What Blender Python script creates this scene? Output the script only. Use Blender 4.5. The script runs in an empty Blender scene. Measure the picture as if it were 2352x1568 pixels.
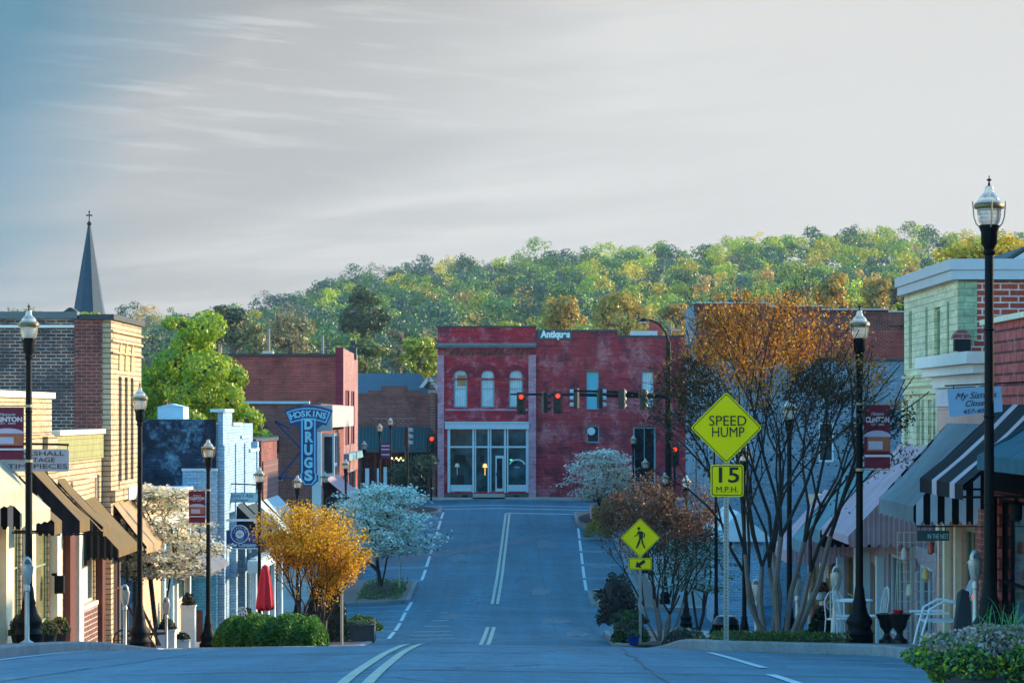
import bpy, math, random
import numpy as np
from mathutils import Vector, Matrix
R = math.radians
random.seed(11)
rng = np.random.default_rng(11)
sc = bpy.context.scene
COL = sc.collection
# the survey of the place: eye at the origin, street runs along +Y, metres
F, CX, HY = 6500.0, 1176.0, 950.0
def P(x, y, d):
    return Vector(((x - CX) / F * d, d, (HY - y) / F * d))
def PX(x, d): return (x - CX) / F * d
def PZ(y, d): return (HY - y) / F * d

# ------------------------------------------------------------------ ground profile
_D = [-60, -20, 0, 10, 15, 21, 25, 30, 36, 42, 46, 50, 60, 70, 78, 82, 93, 106, 120, 135, 150, 160, 172, 200, 300, 600, 3000]
_Z = [-1.5, -1.55, -1.62, -1.7, -1.8, -2.03, -2.27, -2.6, -2.99, -3.40, -3.73, -4.15, -5.05, -5.85, -6.36, -6.55, -6.95, -7.1, -6.85, -6.2, -5.45, -5.15, -5.1, -4.9, -4.5, -3, -3]
_gd = np.arange(-60, 400, 0.5)
_gz = np.interp(_gd, _D, _Z)
_k = np.exp(-0.5 * (np.arange(-10, 11) / 4.0) ** 2); _k /= _k.sum()
_gz = np.convolve(np.pad(_gz, 10, mode='edge'), _k, mode='valid')
def zc(d): return float(np.interp(d, _gd, _gz))
def zr(x, d): return zc(d) - 0.02 * min(abs(x + 1.0), 8.0)
SW = 0.14
def zs(x, d): return zr(x, d) + SW

# ------------------------------------------------------------------ mesh builder
class MB:
    def __init__(s): s.v = []; s.f = []; s.m = []; s.mi = 0
    def quad(s, a, b, c, d):
        n = len(s.v); s.v += [tuple(a), tuple(b), tuple(c), tuple(d)]; s.f.append((n, n + 1, n + 2, n + 3)); s.m.append(s.mi)
    def poly(s, pts):
        n = len(s.v); s.v += [tuple(p) for p in pts]; s.f.append(tuple(range(n, n + len(pts)))); s.m.append(s.mi)
    def box(s, x0, x1, y0, y1, z0, z1):
        if x1 < x0: x0, x1 = x1, x0
        if y1 < y0: y0, y1 = y1, y0
        if z1 < z0: z0, z1 = z1, z0
        n = len(s.v)
        s.v += [(x0, y0, z0), (x1, y0, z0), (x1, y1, z0), (x0, y1, z0), (x0, y0, z1), (x1, y0, z1), (x1, y1, z1), (x0, y1, z1)]
        for f in ((0, 3, 2, 1), (4, 5, 6, 7), (0, 1, 5, 4), (1, 2, 6, 5), (2, 3, 7, 6), (3, 0, 4, 7)):
            s.f.append(tuple(n + i for i in f)); s.m.append(s.mi)
    def prism(s, pts, vec):
        a = [Vector(p) for p in pts]; b = [p + Vector(vec) for p in a]
        s.poly(a[::-1]); s.poly(b)
        k = len(a)
        for i in range(k): s.quad(a[i], a[(i + 1) % k], b[(i + 1) % k], b[i])
    def bar(s, a, b, w, h=None):
        a = Vector(a); b = Vector(b); h = h or w
        t = (b - a).normalized()
        up = Vector((0, 0, 1)) if abs(t.z) < .95 else Vector((1, 0, 0))
        x = t.cross(up).normalized() * w / 2; y = t.cross(x).normalized() * h / 2
        s.prism([a + x + y, a - x + y, a - x - y, a + x - y], b - a)
    def tube(s, pts, rad, n=8, cap=True):
        pts = [Vector(p) for p in pts]
        if not hasattr(rad, '__len__'): rad = [rad] * len(pts)
        rings = []
        pref = None
        for i, p in enumerate(pts):
            t = (pts[min(i + 1, len(pts) - 1)] - pts[max(i - 1, 0)])
            t = t.normalized() if t.length > 1e-9 else Vector((0, 0, 1))
            if pref is None: pref = Vector((1, 0, 0)) if abs(t.x) < .9 else Vector((0, 1, 0))
            x = (pref - t * pref.dot(t)).normalized(); y = t.cross(x); pref = x
            b = len(s.v)
            for k in range(n):
                a = 2 * math.pi * k / n
                s.v.append(tuple(p + (x * math.cos(a) + y * math.sin(a)) * rad[i]))
            rings.append(b)
        for i in range(len(rings) - 1):
            for k in range(n):
                s.f.append((rings[i] + k, rings[i] + (k + 1) % n, rings[i + 1] + (k + 1) % n, rings[i + 1] + k)); s.m.append(s.mi)
        if cap:
            s.f.append(tuple(rings[0] + k for k in range(n))[::-1]); s.m.append(s.mi)
            s.f.append(tuple(rings[-1] + k for k in range(n))); s.m.append(s.mi)
    def lathe(s, prof, c=(0, 0, 0), n=20):
        b = len(s.v)
        for r, z in prof:
            for k in range(n):
                a = 2 * math.pi * (k + .5) / n
                s.v.append((c[0] + r * math.cos(a), c[1] + r * math.sin(a), c[2] + z))
        for i in range(len(prof) - 1):
            for k in range(n):
                s.f.append((b + i * n + k, b + i * n + (k + 1) % n, b + (i + 1) * n + (k + 1) % n, b + (i + 1) * n + k)); s.m.append(s.mi)
        s.f.append(tuple(b + k for k in range(n))[::-1]); s.m.append(s.mi)
        s.f.append(tuple(b + (len(prof) - 1) * n + k for k in range(n))); s.m.append(s.mi)
    def build(s, name, mat, parent=None, smooth=False, off=None, bevel=0):
        me = bpy.data.meshes.new(name)
        o3 = Vector((0, 0, 0))
        if off is not None: o3 = Vector(off)
        elif parent is not None: o3 = wloc(parent)
        me.from_pydata([(x - o3.x, y - o3.y, z - o3.z) for x, y, z in s.v], [], s.f)
        mats = mat if isinstance(mat, (list, tuple)) else [mat]
        for m in mats: me.materials.append(m)
        if len(mats) > 1: me.polygons.foreach_set('material_index', s.m)
        if smooth:
            me.polygons.foreach_set('use_smooth', [True] * len(me.polygons))
            try: me.set_sharp_from_angle(angle=R(38))
            except Exception: pass
        me.update()
        ob = bpy.data.objects.new(name, me); COL.objects.link(ob)
        if parent is not None: ob.parent = parent
        if bevel:
            bv = ob.modifiers.new('bevel', 'BEVEL'); bv.width = bevel; bv.segments = 2; bv.limit_method = 'ANGLE'
        return ob
def wloc(o):
    l = Vector((0, 0, 0))
    while o is not None:
        l = l + o.location; o = o.parent
    return l
def tag(o, label=None, cat=None, group=None, kind=None):
    if label: o['label'] = label
    if cat: o['category'] = cat
    if group: o['group'] = group
    if kind: o['kind'] = kind
    return o
def thing(name, label, cat, loc=(0, 0, 0), group=None, rz=0):
    o = bpy.data.objects.new(name, None); COL.objects.link(o)
    o.location = loc; o.empty_display_size = .2; o.rotation_euler = (0, 0, rz)
    return tag(o, label, cat, group)
def kids(o): return [c for c in bpy.data.objects if c.parent == o]
def copy_tree(o, loc=None, label=None, rz=None, scale=None, _p=None, _map=None):
    if _map is None:
        _map = {}
        for c in bpy.data.objects:
            if c.parent is not None: _map.setdefault(c.parent.name, []).append(c)
    c = o.copy(); COL.objects.link(c)
    if _p is not None: c.parent = _p
    if loc is not None: c.location = loc
    if label: c['label'] = label
    if rz is not None: c.rotation_euler = (0, 0, rz)
    if scale is not None: c.scale = (scale, scale, scale)
    for k in _map.get(o.name, []): copy_tree(k, _p=c, _map=_map)
    return c

# ------------------------------------------------------------------ lettering
def text(parent, s, h, loc, mat, name='lettering', facing='S', width=None, shear=0, bold=0, dep=.006, rot=0, align='CENTER', spacing=1.0):
    cu = bpy.data.curves.new('t', 'FONT'); cu.body = s; cu.size = h / .7; cu.align_x = align; cu.align_y = 'CENTER'
    cu.extrude = dep / 2; cu.shear = shear; cu.offset = bold; cu.space_character = spacing; cu.resolution_u = 3
    t = bpy.data.objects.new('t', cu)
    me = bpy.data.meshes.new_from_object(t)
    bpy.data.objects.remove(t); bpy.data.curves.remove(cu)
    v = np.zeros(len(me.vertices) * 3); me.vertices.foreach_get('co', v); v = v.reshape(-1, 3)
    if len(v):
        if width:
            w = v[:, 0].max() - v[:, 0].min(); v[:, 0] *= width / max(w, 1e-6)
        if rot:
            c, sn = math.cos(rot), math.sin(rot); v[:, :2] = np.stack([v[:, 0] * c - v[:, 1] * sn, v[:, 0] * sn + v[:, 1] * c], 1)
        if facing == 'S': w3 = np.stack([v[:, 0], -v[:, 2], v[:, 1]], 1)
        elif facing == 'E': w3 = np.stack([v[:, 2], v[:, 0], v[:, 1]], 1)
        else: w3 = v
        me.vertices.foreach_set('co', w3.ravel())
    me.materials.clear(); me.materials.append(mat); me.update(); me.name = name
    ob = bpy.data.objects.new(name, me); COL.objects.link(ob); ob.parent = parent
    ob.location = Vector(loc) - wloc(parent)
    return ob

# ------------------------------------------------------------------ materials
def newmat(name):
    m = bpy.data.materials.new(name); m.use_nodes = True
    nt = m.node_tree; b = nt.nodes['Principled BSDF']
    return m, nt, b
def N(nt, t, **kw):
    n = nt.nodes.new(t)
    for k, v in kw.items():
        if k.startswith('i_'): n.inputs[int(k[2:])].default_value = v
        else: setattr(n, k, v)
    return n
def L(nt, a, b): nt.links.new(a, b)
def math_n(nt, op, a, b=None, c=None, clamp=False):
    n = nt.nodes.new('ShaderNodeMath'); n.operation = op; n.use_clamp = clamp
    for i, x in enumerate((a, b, c)):
        if x is None: continue
        if hasattr(x, 'is_linked'): L(nt, x, n.inputs[i])
        else: n.inputs[i].default_value = x
    return n.outputs[0]
def mixc(nt, fac, a, b, mode='MIX'):
    n = nt.nodes.new('ShaderNodeMix'); n.data_type = 'RGBA'; n.blend_type = mode
    for sock, x in ((n.inputs[0], fac), (n.inputs[6], a), (n.inputs[7], b)):
        if hasattr(x, 'is_linked'): L(nt, x, sock)
        elif isinstance(x, (int, float)): sock.default_value = x
        else: sock.default_value = (*x[:3], 1)
    return n.outputs[2]
def noise(nt, vec, scale, detail=4, rough=.55, dim='3D'):
    n = N(nt, 'ShaderNodeTexNoise'); n.inputs['Scale'].default_value = scale; n.inputs['Detail'].default_value = detail
    n.inputs['Roughness'].default_value = rough
    if vec is not None: L(nt, vec, n.inputs['Vector'])
    return n.outputs['Fac']
def ramp(nt, fac, a, b, ca=(0, 0, 0), cb=(1, 1, 1)):
    n = N(nt, 'ShaderNodeMapRange', clamp=True)
    L(nt, fac, n.inputs[0]); n.inputs[1].default_value = a; n.inputs[2].default_value = b
    return n.outputs[0]
def pos(nt): return N(nt, 'ShaderNodeNewGeometry').outputs['Position']
def objco(nt): return N(nt, 'ShaderNodeTexCoord').outputs['Object']
def wall_uv(nt, obj=True):
    """u runs along the wall whichever way it faces, v is height"""
    g = N(nt, 'ShaderNodeNewGeometry')
    tc = N(nt, 'ShaderNodeTexCoord')
    s = N(nt, 'ShaderNodeSeparateXYZ'); L(nt, tc.outputs['Object'], s.inputs[0])
    n = N(nt, 'ShaderNodeSeparateXYZ'); L(nt, tc.outputs['Normal'], n.inputs[0])
    f = math_n(nt, 'GREATER_THAN', math_n(nt, 'ABSOLUTE', n.outputs[0]), math_n(nt, 'ABSOLUTE', n.outputs[1]))
    u = math_n(nt, 'ADD', math_n(nt, 'MULTIPLY', f, s.outputs[1]), math_n(nt, 'MULTIPLY', math_n(nt, 'SUBTRACT', 1.0, f), s.outputs[0]))
    c = N(nt, 'ShaderNodeCombineXYZ'); L(nt, u, c.inputs[0]); L(nt, s.outputs[2], c.inputs[1])
    return c.outputs[0], u, s.outputs[2], tc.outputs['Object']
def bump(nt, b, h, strength=.3, dist=.02):
    n = N(nt, 'ShaderNodeBump'); n.inputs['Strength'].default_value = strength; n.inputs['Distance'].default_value = dist
    L(nt, h, n.inputs['Height']); L(nt, n.outputs[0], b.inputs['Normal'])
MATS = {}
def plain(name, col, rough=.6, var=.25, scale=3.0, metal=0, bmp=.15, spec=.4, coat=0):
    if name in MATS: return MATS[name]
    m, nt, b = newmat(name)
    v = objco(nt)
    f = noise(nt, v, scale, 6, .65); f2 = noise(nt, v, scale * 9, 3)
    ff = math_n(nt, 'ADD', math_n(nt, 'MULTIPLY', f, .65), math_n(nt, 'MULTIPLY', f2, .35))
    c = mixc(nt, ramp(nt, ff, .3, .7), [x * (1 - var) for x in col], [min(1, x * (1 + var)) for x in col])
    L(nt, c, b.inputs['Base Color']); b.inputs['Roughness'].default_value = rough; b.inputs['Metallic'].default_value = metal
    b.inputs['Specular IOR Level'].default_value = spec
    if bmp: bump(nt, b, f2, bmp, .01)
    MATS[name] = m
    return m
def brick(name, c1, c2, mortar, patch=None, pth=(.52, .62), pscale=.9, row=.075, wid=.22, msize=.009, bias=0.0, patch2=None, p2=(.56, .66), p2scale=.5, dirt=.35, streak=.28):
    m, nt, b = newmat(name)
    uv, u, v, oc = wall_uv(nt)
    br = N(nt, 'ShaderNodeTexBrick'); L(nt, uv, br.inputs['Vector'])
    br.inputs['Color1'].default_value = (*c1, 1); br.inputs['Color2'].default_value = (*c2, 1); br.inputs['Mortar'].default_value = (*mortar, 1)
    br.inputs['Scale'].default_value = 1; br.inputs['Mortar Size'].default_value = msize; br.inputs['Mortar Smooth'].default_value = .15
    br.inputs['Bias'].default_value = bias; br.inputs['Brick Width'].default_value = wid; br.inputs['Row Height'].default_value = row
    col = br.outputs['Color']
    if patch:
        f = ramp(nt, noise(nt, oc, pscale, 7, .7), *pth)
        col = mixc(nt, math_n(nt, 'MULTIPLY', f, .8), col, patch)
    if patch2:
        f = ramp(nt, noise(nt, oc, p2scale, 5, .75), *p2)
        col = mixc(nt, math_n(nt, 'MULTIPLY', f, .85), col, patch2)
    d = ramp(nt, noise(nt, oc, .6, 8, .7), .3, .7)
    col = mixc(nt, 1.0, col, mixc(nt, d, (1 - dirt,) * 3, (1 + dirt * .3,) * 3), 'MULTIPLY')
    d2 = ramp(nt, noise(nt, oc, 14, 3, .6), .3, .7)
    col = mixc(nt, 1.0, col, mixc(nt, d2, (.8,) * 3, (1.12,) * 3), 'MULTIPLY')
    # weathering that runs along the courses
    sv = N(nt, 'ShaderNodeCombineXYZ'); L(nt, math_n(nt, 'MULTIPLY', u, .9), sv.inputs[0]); L(nt, math_n(nt, 'MULTIPLY', v, 7.0), sv.inputs[1])
    d3 = ramp(nt, noise(nt, sv.outputs[0], 1.0, 6, .75), .32, .68)
    col = mixc(nt, 1.0, col, mixc(nt, d3, (1 - streak,) * 3, (1 + streak,) * 3), 'MULTIPLY')
    L(nt, col, b.inputs['Base Color']); b.inputs['Roughness'].default_value = .85; b.inputs['Specular IOR Level'].default_value = .25
    h = math_n(nt, 'SUBTRACT', 1.0, br.outputs['Fac'])
    bump(nt, b, h, .6, .012)
    MATS[name] = m
    return m
def siding(name, col, pitch=.12, var=.15, vertical=False, gap=.1, dark=.35):
    m, nt, b = newmat(name)
    uv, u, v, oc = wall_uv(nt)
    w = math_n(nt, 'FRACT', math_n(nt, 'DIVIDE', u if vertical else v, pitch))
    line = math_n(nt, 'LESS_THAN', w, gap)
    f = noise(nt, oc, 2.2, 6, .65)
    c = mixc(nt, ramp(nt, f, .3, .7), [x * (1 - var) for x in col], [min(1, x * (1 + var)) for x in col])
    c = mixc(nt, line, c, [x * dark for x in col])
    L(nt, c, b.inputs['Base Color']); b.inputs['Roughness'].default_value = .7
    bump(nt, b, w, .5, .015)
    MATS[name] = m
    return m
def stripes(name, ca, cb, pitch=.24, duty=.5, rough=.85, thin=None):
    m, nt, b = newmat(name)
    uv, u, v, oc = wall_uv(nt)
    w = math_n(nt, 'FRACT', math_n(nt, 'DIVIDE', u, pitch))
    c = mixc(nt, math_n(nt, 'LESS_THAN', w, duty), ca, cb)
    if thin:
        c = mixc(nt, math_n(nt, 'LESS_THAN', math_n(nt, 'FRACT', math_n(nt, 'DIVIDE', u, pitch / 3.3)), .2), c, thin)
    f = noise(nt, oc, 2.5, 6, .65)
    c = mixc(nt, 1.0, c, mixc(nt, ramp(nt, f, .3, .7), (.8,) * 3, (1.08,) * 3), 'MULTIPLY')
    L(nt, c, b.inputs['Base Color']); b.inputs['Roughness'].default_value = rough; b.inputs['Specular IOR Level'].default_value = .2
    bump(nt, b, noise(nt, oc, 6, 4), .25, .03)
    MATS[name] = m
    return m
def glass(name, col, rough=.06, var=.5, scale=1.2):
    m, nt, b = newmat(name)
    oc = objco(nt)
    f = ramp(nt, noise(nt, oc, scale, 4, .6), .35, .65)
    c = mixc(nt, f, [x * (1 - var) for x in col], [x * (1 + var) for x in col])
    L(nt, c, b.inputs['Base Color']); b.inputs['Roughness'].default_value = rough; b.inputs['Specular IOR Level'].default_value = .4
    bump(nt, b, noise(nt, oc, .8, 2), .05, .05)
    MATS[name] = m
    return m
def leafmat(name, trans=.45, rough=.6, tint=(1, 1, 1)):
    m = bpy.data.materials.new(name); m.use_nodes = True; nt = m.node_tree
    nt.nodes.clear()
    out = N(nt, 'ShaderNodeOutputMaterial')
    at = N(nt, 'ShaderNodeAttribute'); at.attribute_name = 'hue'
    d = N(nt, 'ShaderNodeBsdfDiffuse'); t = N(nt, 'ShaderNodeBsdfTranslucent'); g = N(nt, 'ShaderNodeBsdfGlossy'); g.inputs['Roughness'].default_value = .45
    L(nt, at.outputs['Color'], d.inputs['Color'])
    L(nt, mixc(nt, 1.0, at.outputs['Color'], (1.15 * tint[0], 1.1 * tint[1], .75 * tint[2]), 'MULTIPLY'), t.inputs['Color'])
    mx = N(nt, 'ShaderNodeMixShader'); mx.inputs[0].default_value = trans
    L(nt, d.outputs[0], mx.inputs[1]); L(nt, t.outputs[0], mx.inputs[2])
    m2 = N(nt, 'ShaderNodeMixShader'); m2.inputs[0].default_value = .04
    L(nt, mx.outputs[0], m2.inputs[1]); L(nt, g.outputs[0], m2.inputs[2])
    L(nt, m2.outputs[0], out.inputs[0])
    MATS[name] = m
    return m
def glow(name, col, strength):
    m, nt, b = newmat(name)
    b.inputs['Base Color'].default_value = (*[c * .5 for c in col], 1)
    b.inputs['Emission Color'].default_value = (*col, 1); b.inputs['Emission Strength'].default_value = strength
    b.inputs['Roughness'].default_value = .3
    return m
def lampglass(name):
    m = bpy.data.materials.new(name); m.use_nodes = True; nt = m.node_tree; nt.nodes.clear()
    out = N(nt, 'ShaderNodeOutputMaterial')
    oc = objco(nt)
    t = N(nt, 'ShaderNodeBsdfTranslucent'); t.inputs['Color'].default_value = (.82, .83, .8, 1)
    d = N(nt, 'ShaderNodeBsdfDiffuse'); d.inputs['Color'].default_value = (.6, .62, .6, 1)
    tr = N(nt, 'ShaderNodeBsdfTransparent'); g = N(nt, 'ShaderNodeBsdfGlossy'); g.inputs['Roughness'].default_value = .12
    a = N(nt, 'ShaderNodeMixShader'); a.inputs[0].default_value = .45; L(nt, t.outputs[0], a.inputs[1]); L(nt, d.outputs[0], a.inputs[2])
    b = N(nt, 'ShaderNodeMixShader'); b.inputs[0].default_value = .35; L(nt, a.outputs[0], b.inputs[1]); L(nt, tr.outputs[0], b.inputs[2])
    fr = N(nt, 'ShaderNodeFresnel'); fr.inputs[0].default_value = 1.5
    c = N(nt, 'ShaderNodeMixShader'); L(nt, math_n(nt, 'MULTIPLY_ADD', fr.outputs[0], .8, .08, clamp=True), c.inputs[0]); L(nt, b.outputs[0], c.inputs[1]); L(nt, g.outputs[0], c.inputs[2])
    bp = N(nt, 'ShaderNodeBump'); bp.inputs['Strength'].default_value = .4; bp.inputs['Distance'].default_value = .01
    wv = N(nt, 'ShaderNodeTexWave'); wv.inputs['Scale'].default_value = 8; wv.bands_direction = 'Z'; L(nt, oc, wv.inputs['Vector'])
    L(nt, wv.outputs['Fac'], bp.inputs['Height']); L(nt, bp.outputs[0], g.inputs['Normal'])
    L(nt, c.outputs[0], out.inputs[0])
    return m
# ------------------------------------------------------------------ light, sky, camera
SUN_AZ, SUN_EL = R(66), R(15.5)     # azimuth from +Y towards +X
w = bpy.data.worlds.new('World'); sc.world = w; w.use_nodes = True
nt = w.node_tree; nt.nodes.clear()
wo = N(nt, 'ShaderNodeOutputWorld'); bg = N(nt, 'ShaderNodeBackground')
sky = N(nt, 'ShaderNodeTexSky'); sky.sky_type = 'NISHITA'; sky.sun_disc = False
sky.sun_elevation = SUN_EL; sky.sun_rotation = SUN_AZ; sky.air_density = 1.2; sky.dust_density = .6; sky.ozone_density = 3.0
tc = N(nt, 'ShaderNodeTexCoord'); sp = N(nt, 'ShaderNodeSeparateXYZ'); L(nt, tc.outputs['Generated'], sp.inputs[0])
X_, Y_, Z_ = sp.outputs
ys = math_n(nt, 'MAXIMUM', Y_, .15)
u = math_n(nt, 'DIVIDE', X_, ys); v = math_n(nt, 'DIVIDE', Z_, ys)
cb = N(nt, 'ShaderNodeCombineXYZ')
L(nt, math_n(nt, 'MULTIPLY', u, 5.0), cb.inputs[0])
L(nt, math_n(nt, 'MULTIPLY', math_n(nt, 'SUBTRACT', v, math_n(nt, 'MULTIPLY', u, .07)), 60.0), cb.inputs[1])
n1 = noise(nt, cb.outputs[0], 1.0, 7, .62)
cb2 = N(nt, 'ShaderNodeCombineXYZ')
L(nt, math_n(nt, 'MULTIPLY', u, 14.0), cb2.inputs[0])
L(nt, math_n(nt, 'MULTIPLY', math_n(nt, 'ADD', v, math_n(nt, 'MULTIPLY', u, .10)), 210.0), cb2.inputs[1])
n2 = noise(nt, cb2.outputs[0], 1.0, 5, .6)
# bright veil towards the sun side, greyer and then blue towards the left
su = ramp(nt, math_n(nt, 'ADD', u, math_n(nt, 'MULTIPLY', n1, .06)), -.17, .02)
base = mixc(nt, su, (.43, .43, .43), (.63, .62, .605))
low = ramp(nt, v, .115, .03)
base = mixc(nt, math_n(nt, 'MULTIPLY', low, .5), base, (.60, .59, .585))
# long grey bands, stronger on the left and towards the top
st = ramp(nt, n1, .58, .42)
lft = ramp(nt, u, .12, -.12)
base = mixc(nt, math_n(nt, 'MULTIPLY', st, math_n(nt, 'ADD', .02, math_n(nt, 'MULTIPLY', lft, .40))), base, (.29, .29, .292))
dg = math_n(nt, 'SUBTRACT', math_n(nt, 'ADD', v, math_n(nt, 'MULTIPLY', math_n(nt, 'SUBTRACT', n1, .5), .03)), math_n(nt, 'MULTIPLY_ADD', u, .27, .092))
base = mixc(nt, math_n(nt, 'MULTIPLY', math_n(nt, 'MULTIPLY', ramp(nt, dg, -.003, .007), ramp(nt, u, .04, -.06)), .72), base, (.40, .40, .40))
st2 = ramp(nt, n2, .53, .64)
base = mixc(nt, math_n(nt, 'MULTIPLY', st2, math_n(nt, 'MULTIPLY', ramp(nt, v, .065, .11), math_n(nt, 'MULTIPLY_ADD', lft, .5, .06))), base, (.62, .62, .615))
edge_ = math_n(nt, 'ADD', math_n(nt, 'MULTIPLY', v, 1.0), math_n(nt, 'MULTIPLY', math_n(nt, 'SUBTRACT', n1, .5), .10))
base = mixc(nt, math_n(nt, 'MULTIPLY', ramp(nt, edge_, .128, .146), math_n(nt, 'MULTIPLY', ramp(nt, u, .02, -.06), .5)), base, (.29, .29, .30))
bl = math_n(nt, 'MULTIPLY', ramp(nt, math_n(nt, 'ADD', u, math_n(nt, 'MULTIPLY', n1, .06)), -.10, -.155), ramp(nt, v, .012, .06))
base = mixc(nt, math_n(nt, 'MULTIPLY', bl, .6), base, (.21, .34, .44))
base = mixc(nt, math_n(nt, 'MULTIPLY', ramp(nt, math_n(nt, 'SUBTRACT', math_n(nt, 'MULTIPLY', v, .9), math_n(nt, 'ADD', u, math_n(nt, 'MULTIPLY', n1, .05))), .19, .27), .85), base, (.06, .20, .31))
# the high blue sky outside the veil
hsv = N(nt, 'ShaderNodeHueSaturation'); hsv.inputs['Saturation'].default_value = 1.3; hsv.inputs['Hue'].default_value = .487; hsv.inputs['Value'].default_value = 1.0
L(nt, sky.outputs[0], hsv.inputs['Color'])
SKY_K = .15
skc = N(nt, 'ShaderNodeVectorMath'); skc.operation = 'SCALE'; L(nt, hsv.outputs[0], skc.inputs[0]); skc.inputs['Scale'].default_value = SKY_K
front = math_n(nt, 'MULTIPLY', ramp(nt, Y_, .80, .93), ramp(nt, v, .36, .18))
# the veil is exposed down with the scene's exposure
VEIL = 1.0
vc = N(nt, 'ShaderNodeVectorMath'); vc.operation = 'SCALE'; L(nt, base, vc.inputs[0]); vc.inputs['Scale'].default_value = VEIL
VEIL_NODE = vc
L(nt, mixc(nt, front, skc.outputs[0], vc.outputs[0]), bg.inputs[0]); bg.inputs[1].default_value = 1.0
L(nt, bg.outputs[0], wo.inputs[0])
S = Vector((math.sin(SUN_AZ) * math.cos(SUN_EL), math.cos(SUN_AZ) * math.cos(SUN_EL), math.sin(SUN_EL)))
sl = bpy.data.lights.new('sun', 'SUN'); sl.energy = 2.35; sl.angle = R(.6); sl.color = (1, .80, .50)
so = bpy.data.objects.new('sun', sl); COL.objects.link(so); so.rotation_euler = S.to_track_quat('Z', 'Y').to_euler()
so.location = (60, 20, 60)
cam = bpy.data.cameras.new('camera'); co = bpy.data.objects.new('camera', cam); COL.objects.link(co)
co.location = (0, 0, 0); co.rotation_euler = (R(90), 0, 0)
cam.sensor_width = 36; cam.lens = 36 * F / 2352; cam.shift_y = (HY - 784) / 2352; cam.clip_start = .5; cam.clip_end = 6000
sc.camera = co
EXPO = 1.9
vs = sc.view_settings; vs.view_transform = 'Standard'; vs.look = 'None'; vs.exposure = EXPO; vs.gamma = 1
vc.inputs['Scale'].default_value = 1.16 * 2 ** -EXPO
sc.cycles.use_denoising = True
sc.cycles.max_bounces = 6; sc.cycles.diffuse_bounces = 3; sc.cycles.glossy_bounces = 3; sc.cycles.transparent_max_bounces = 8
sc.cycles.volume_bounces = 0; sc.cycles.caustics_reflective = False; sc.cycles.caustics_refractive = False

# ------------------------------------------------------------------ ground, road, pavements
def sstep(a, b, x):
    t = min(1, max(0, (x - a) / (b - a))); return t * t * (3 - 2 * t)
def left_edge(d):
    e = -6.55
    for a, b, x in ((53.0, 81.5, -3.85), (105.0, 117.5, -3.85), (150.5, 158.5, -3.85)):
        k = min(sstep(a, a + 1.8, d), 1 - sstep(b - 1.8, b, d)); e += (x + 6.55) * k
    return e
def right_edge(d):
    e = 4.95
    for a, b, x, r in ((37.8, 66.0, 2.7, 2.2), (74.0, 89.0, 2.8, 1.8), (103.0, 112.5, 2.95, 1.8), (143.0, 154.5, 3.3, 1.8)):
        k = min(sstep(a, a + r, d), 1 - sstep(b - 1.8, b, d)); e += (x - 4.95) * k
    return e

def mat_asphalt():
    m, nt, b = newmat('asphalt')
    p = pos(nt)
    f1 = noise(nt, p, .22, 6, .6); f2 = noise(nt, p, 45, 2, .6); f3 = noise(nt, p, 2.2, 6, .7)
    c = mixc(nt, ramp(nt, f1, .35, .65), (.030, .112, .170), (.055, .158, .225))
    # tyre-darkened lanes and tar-sealed cracks
    s = N(nt, 'ShaderNodeSeparateXYZ'); L(nt, p, s.inputs[0])
    mp = N(nt, 'ShaderNodeMapping'); mp.inputs['Scale'].default_value = (1.0, .03, 0); L(nt, p, mp.inputs[0])
    tr = noise(nt, mp.outputs[0], 1.1, 4, .6)
    # the hump is paler than the street in the dip
    c = mixc(nt, math_n(nt, 'LESS_THAN', s.outputs[1], 60.0), c, mixc(nt, ramp(nt, f1, .35, .65), (.060, .150, .215), (.095, .20, .27)))
    c = mixc(nt, 1.0, c, mixc(nt, ramp(nt, tr, .35, .65), (.78,) * 3, (1.12,) * 3), 'MULTIPLY')
    mp2 = N(nt, 'ShaderNodeMapping'); mp2.inputs['Scale'].default_value = (1, .22, 0); L(nt, p, mp2.inputs[0])
    f4 = noise(nt, mp2.outputs[0], 9, 4, .75)
    c = mixc(nt, 1.0, c, mixc(nt, ramp(nt, f4, .25, .75), (.74,) * 3, (1.24,) * 3), 'MULTIPLY')
    c = mixc(nt, 1.0, c, mixc(nt, ramp(nt, f3, .25, .75), (.66,) * 3, (1.22,) * 3), 'MULTIPLY')
    c = mixc(nt, 1.0, c, mixc(nt, ramp(nt, f2, .25, .75), (.6,) * 3, (1.4,) * 3), 'MULTIPLY')
    vo = N(nt, 'ShaderNodeTexVoronoi'); vo.feature = 'DISTANCE_TO_EDGE'; vo.inputs['Scale'].default_value = .16
    wn = N(nt, 'ShaderNodeVectorMath'); wn.operation = 'ADD'
    nn = N(nt, 'ShaderNodeTexNoise'); nn.inputs['Scale'].default_value = .8; nn.inputs['Detail'].default_value = 5; L(nt, p, nn.inputs[0])
    L(nt, p, wn.inputs[0]); L(nt, nn.outputs['Color'], wn.inputs[1]); L(nt, wn.outputs[0], vo.inputs['Vector'])
    crack = math_n(nt, 'LESS_THAN', vo.outputs['Distance'], .006)
    c = mixc(nt, math_n(nt, 'MULTIPLY', crack, .6), c, (.03, .035, .04))
    L(nt, c, b.inputs['Base Color']); b.inputs['Roughness'].default_value = .7; b.inputs['Specular IOR Level'].default_value = .3
    bump(nt, b, f2, .5, .01)
    return m
M_ASPH = mat_asphalt()
M_LINE = plain('road paint white', (.52, .57, .60), .6, .3, 6)
M_YEL = plain('road paint worn yellow', (.44, .41, .32), .6, .4, 7)
M_CONC = plain('concrete', (.36, .36, .35), .8, .25, 1.5, bmp=.3)
M_KERB = plain('kerb concrete', (.20, .215, .23), .8, .35, 2.2, bmp=.4)
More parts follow.
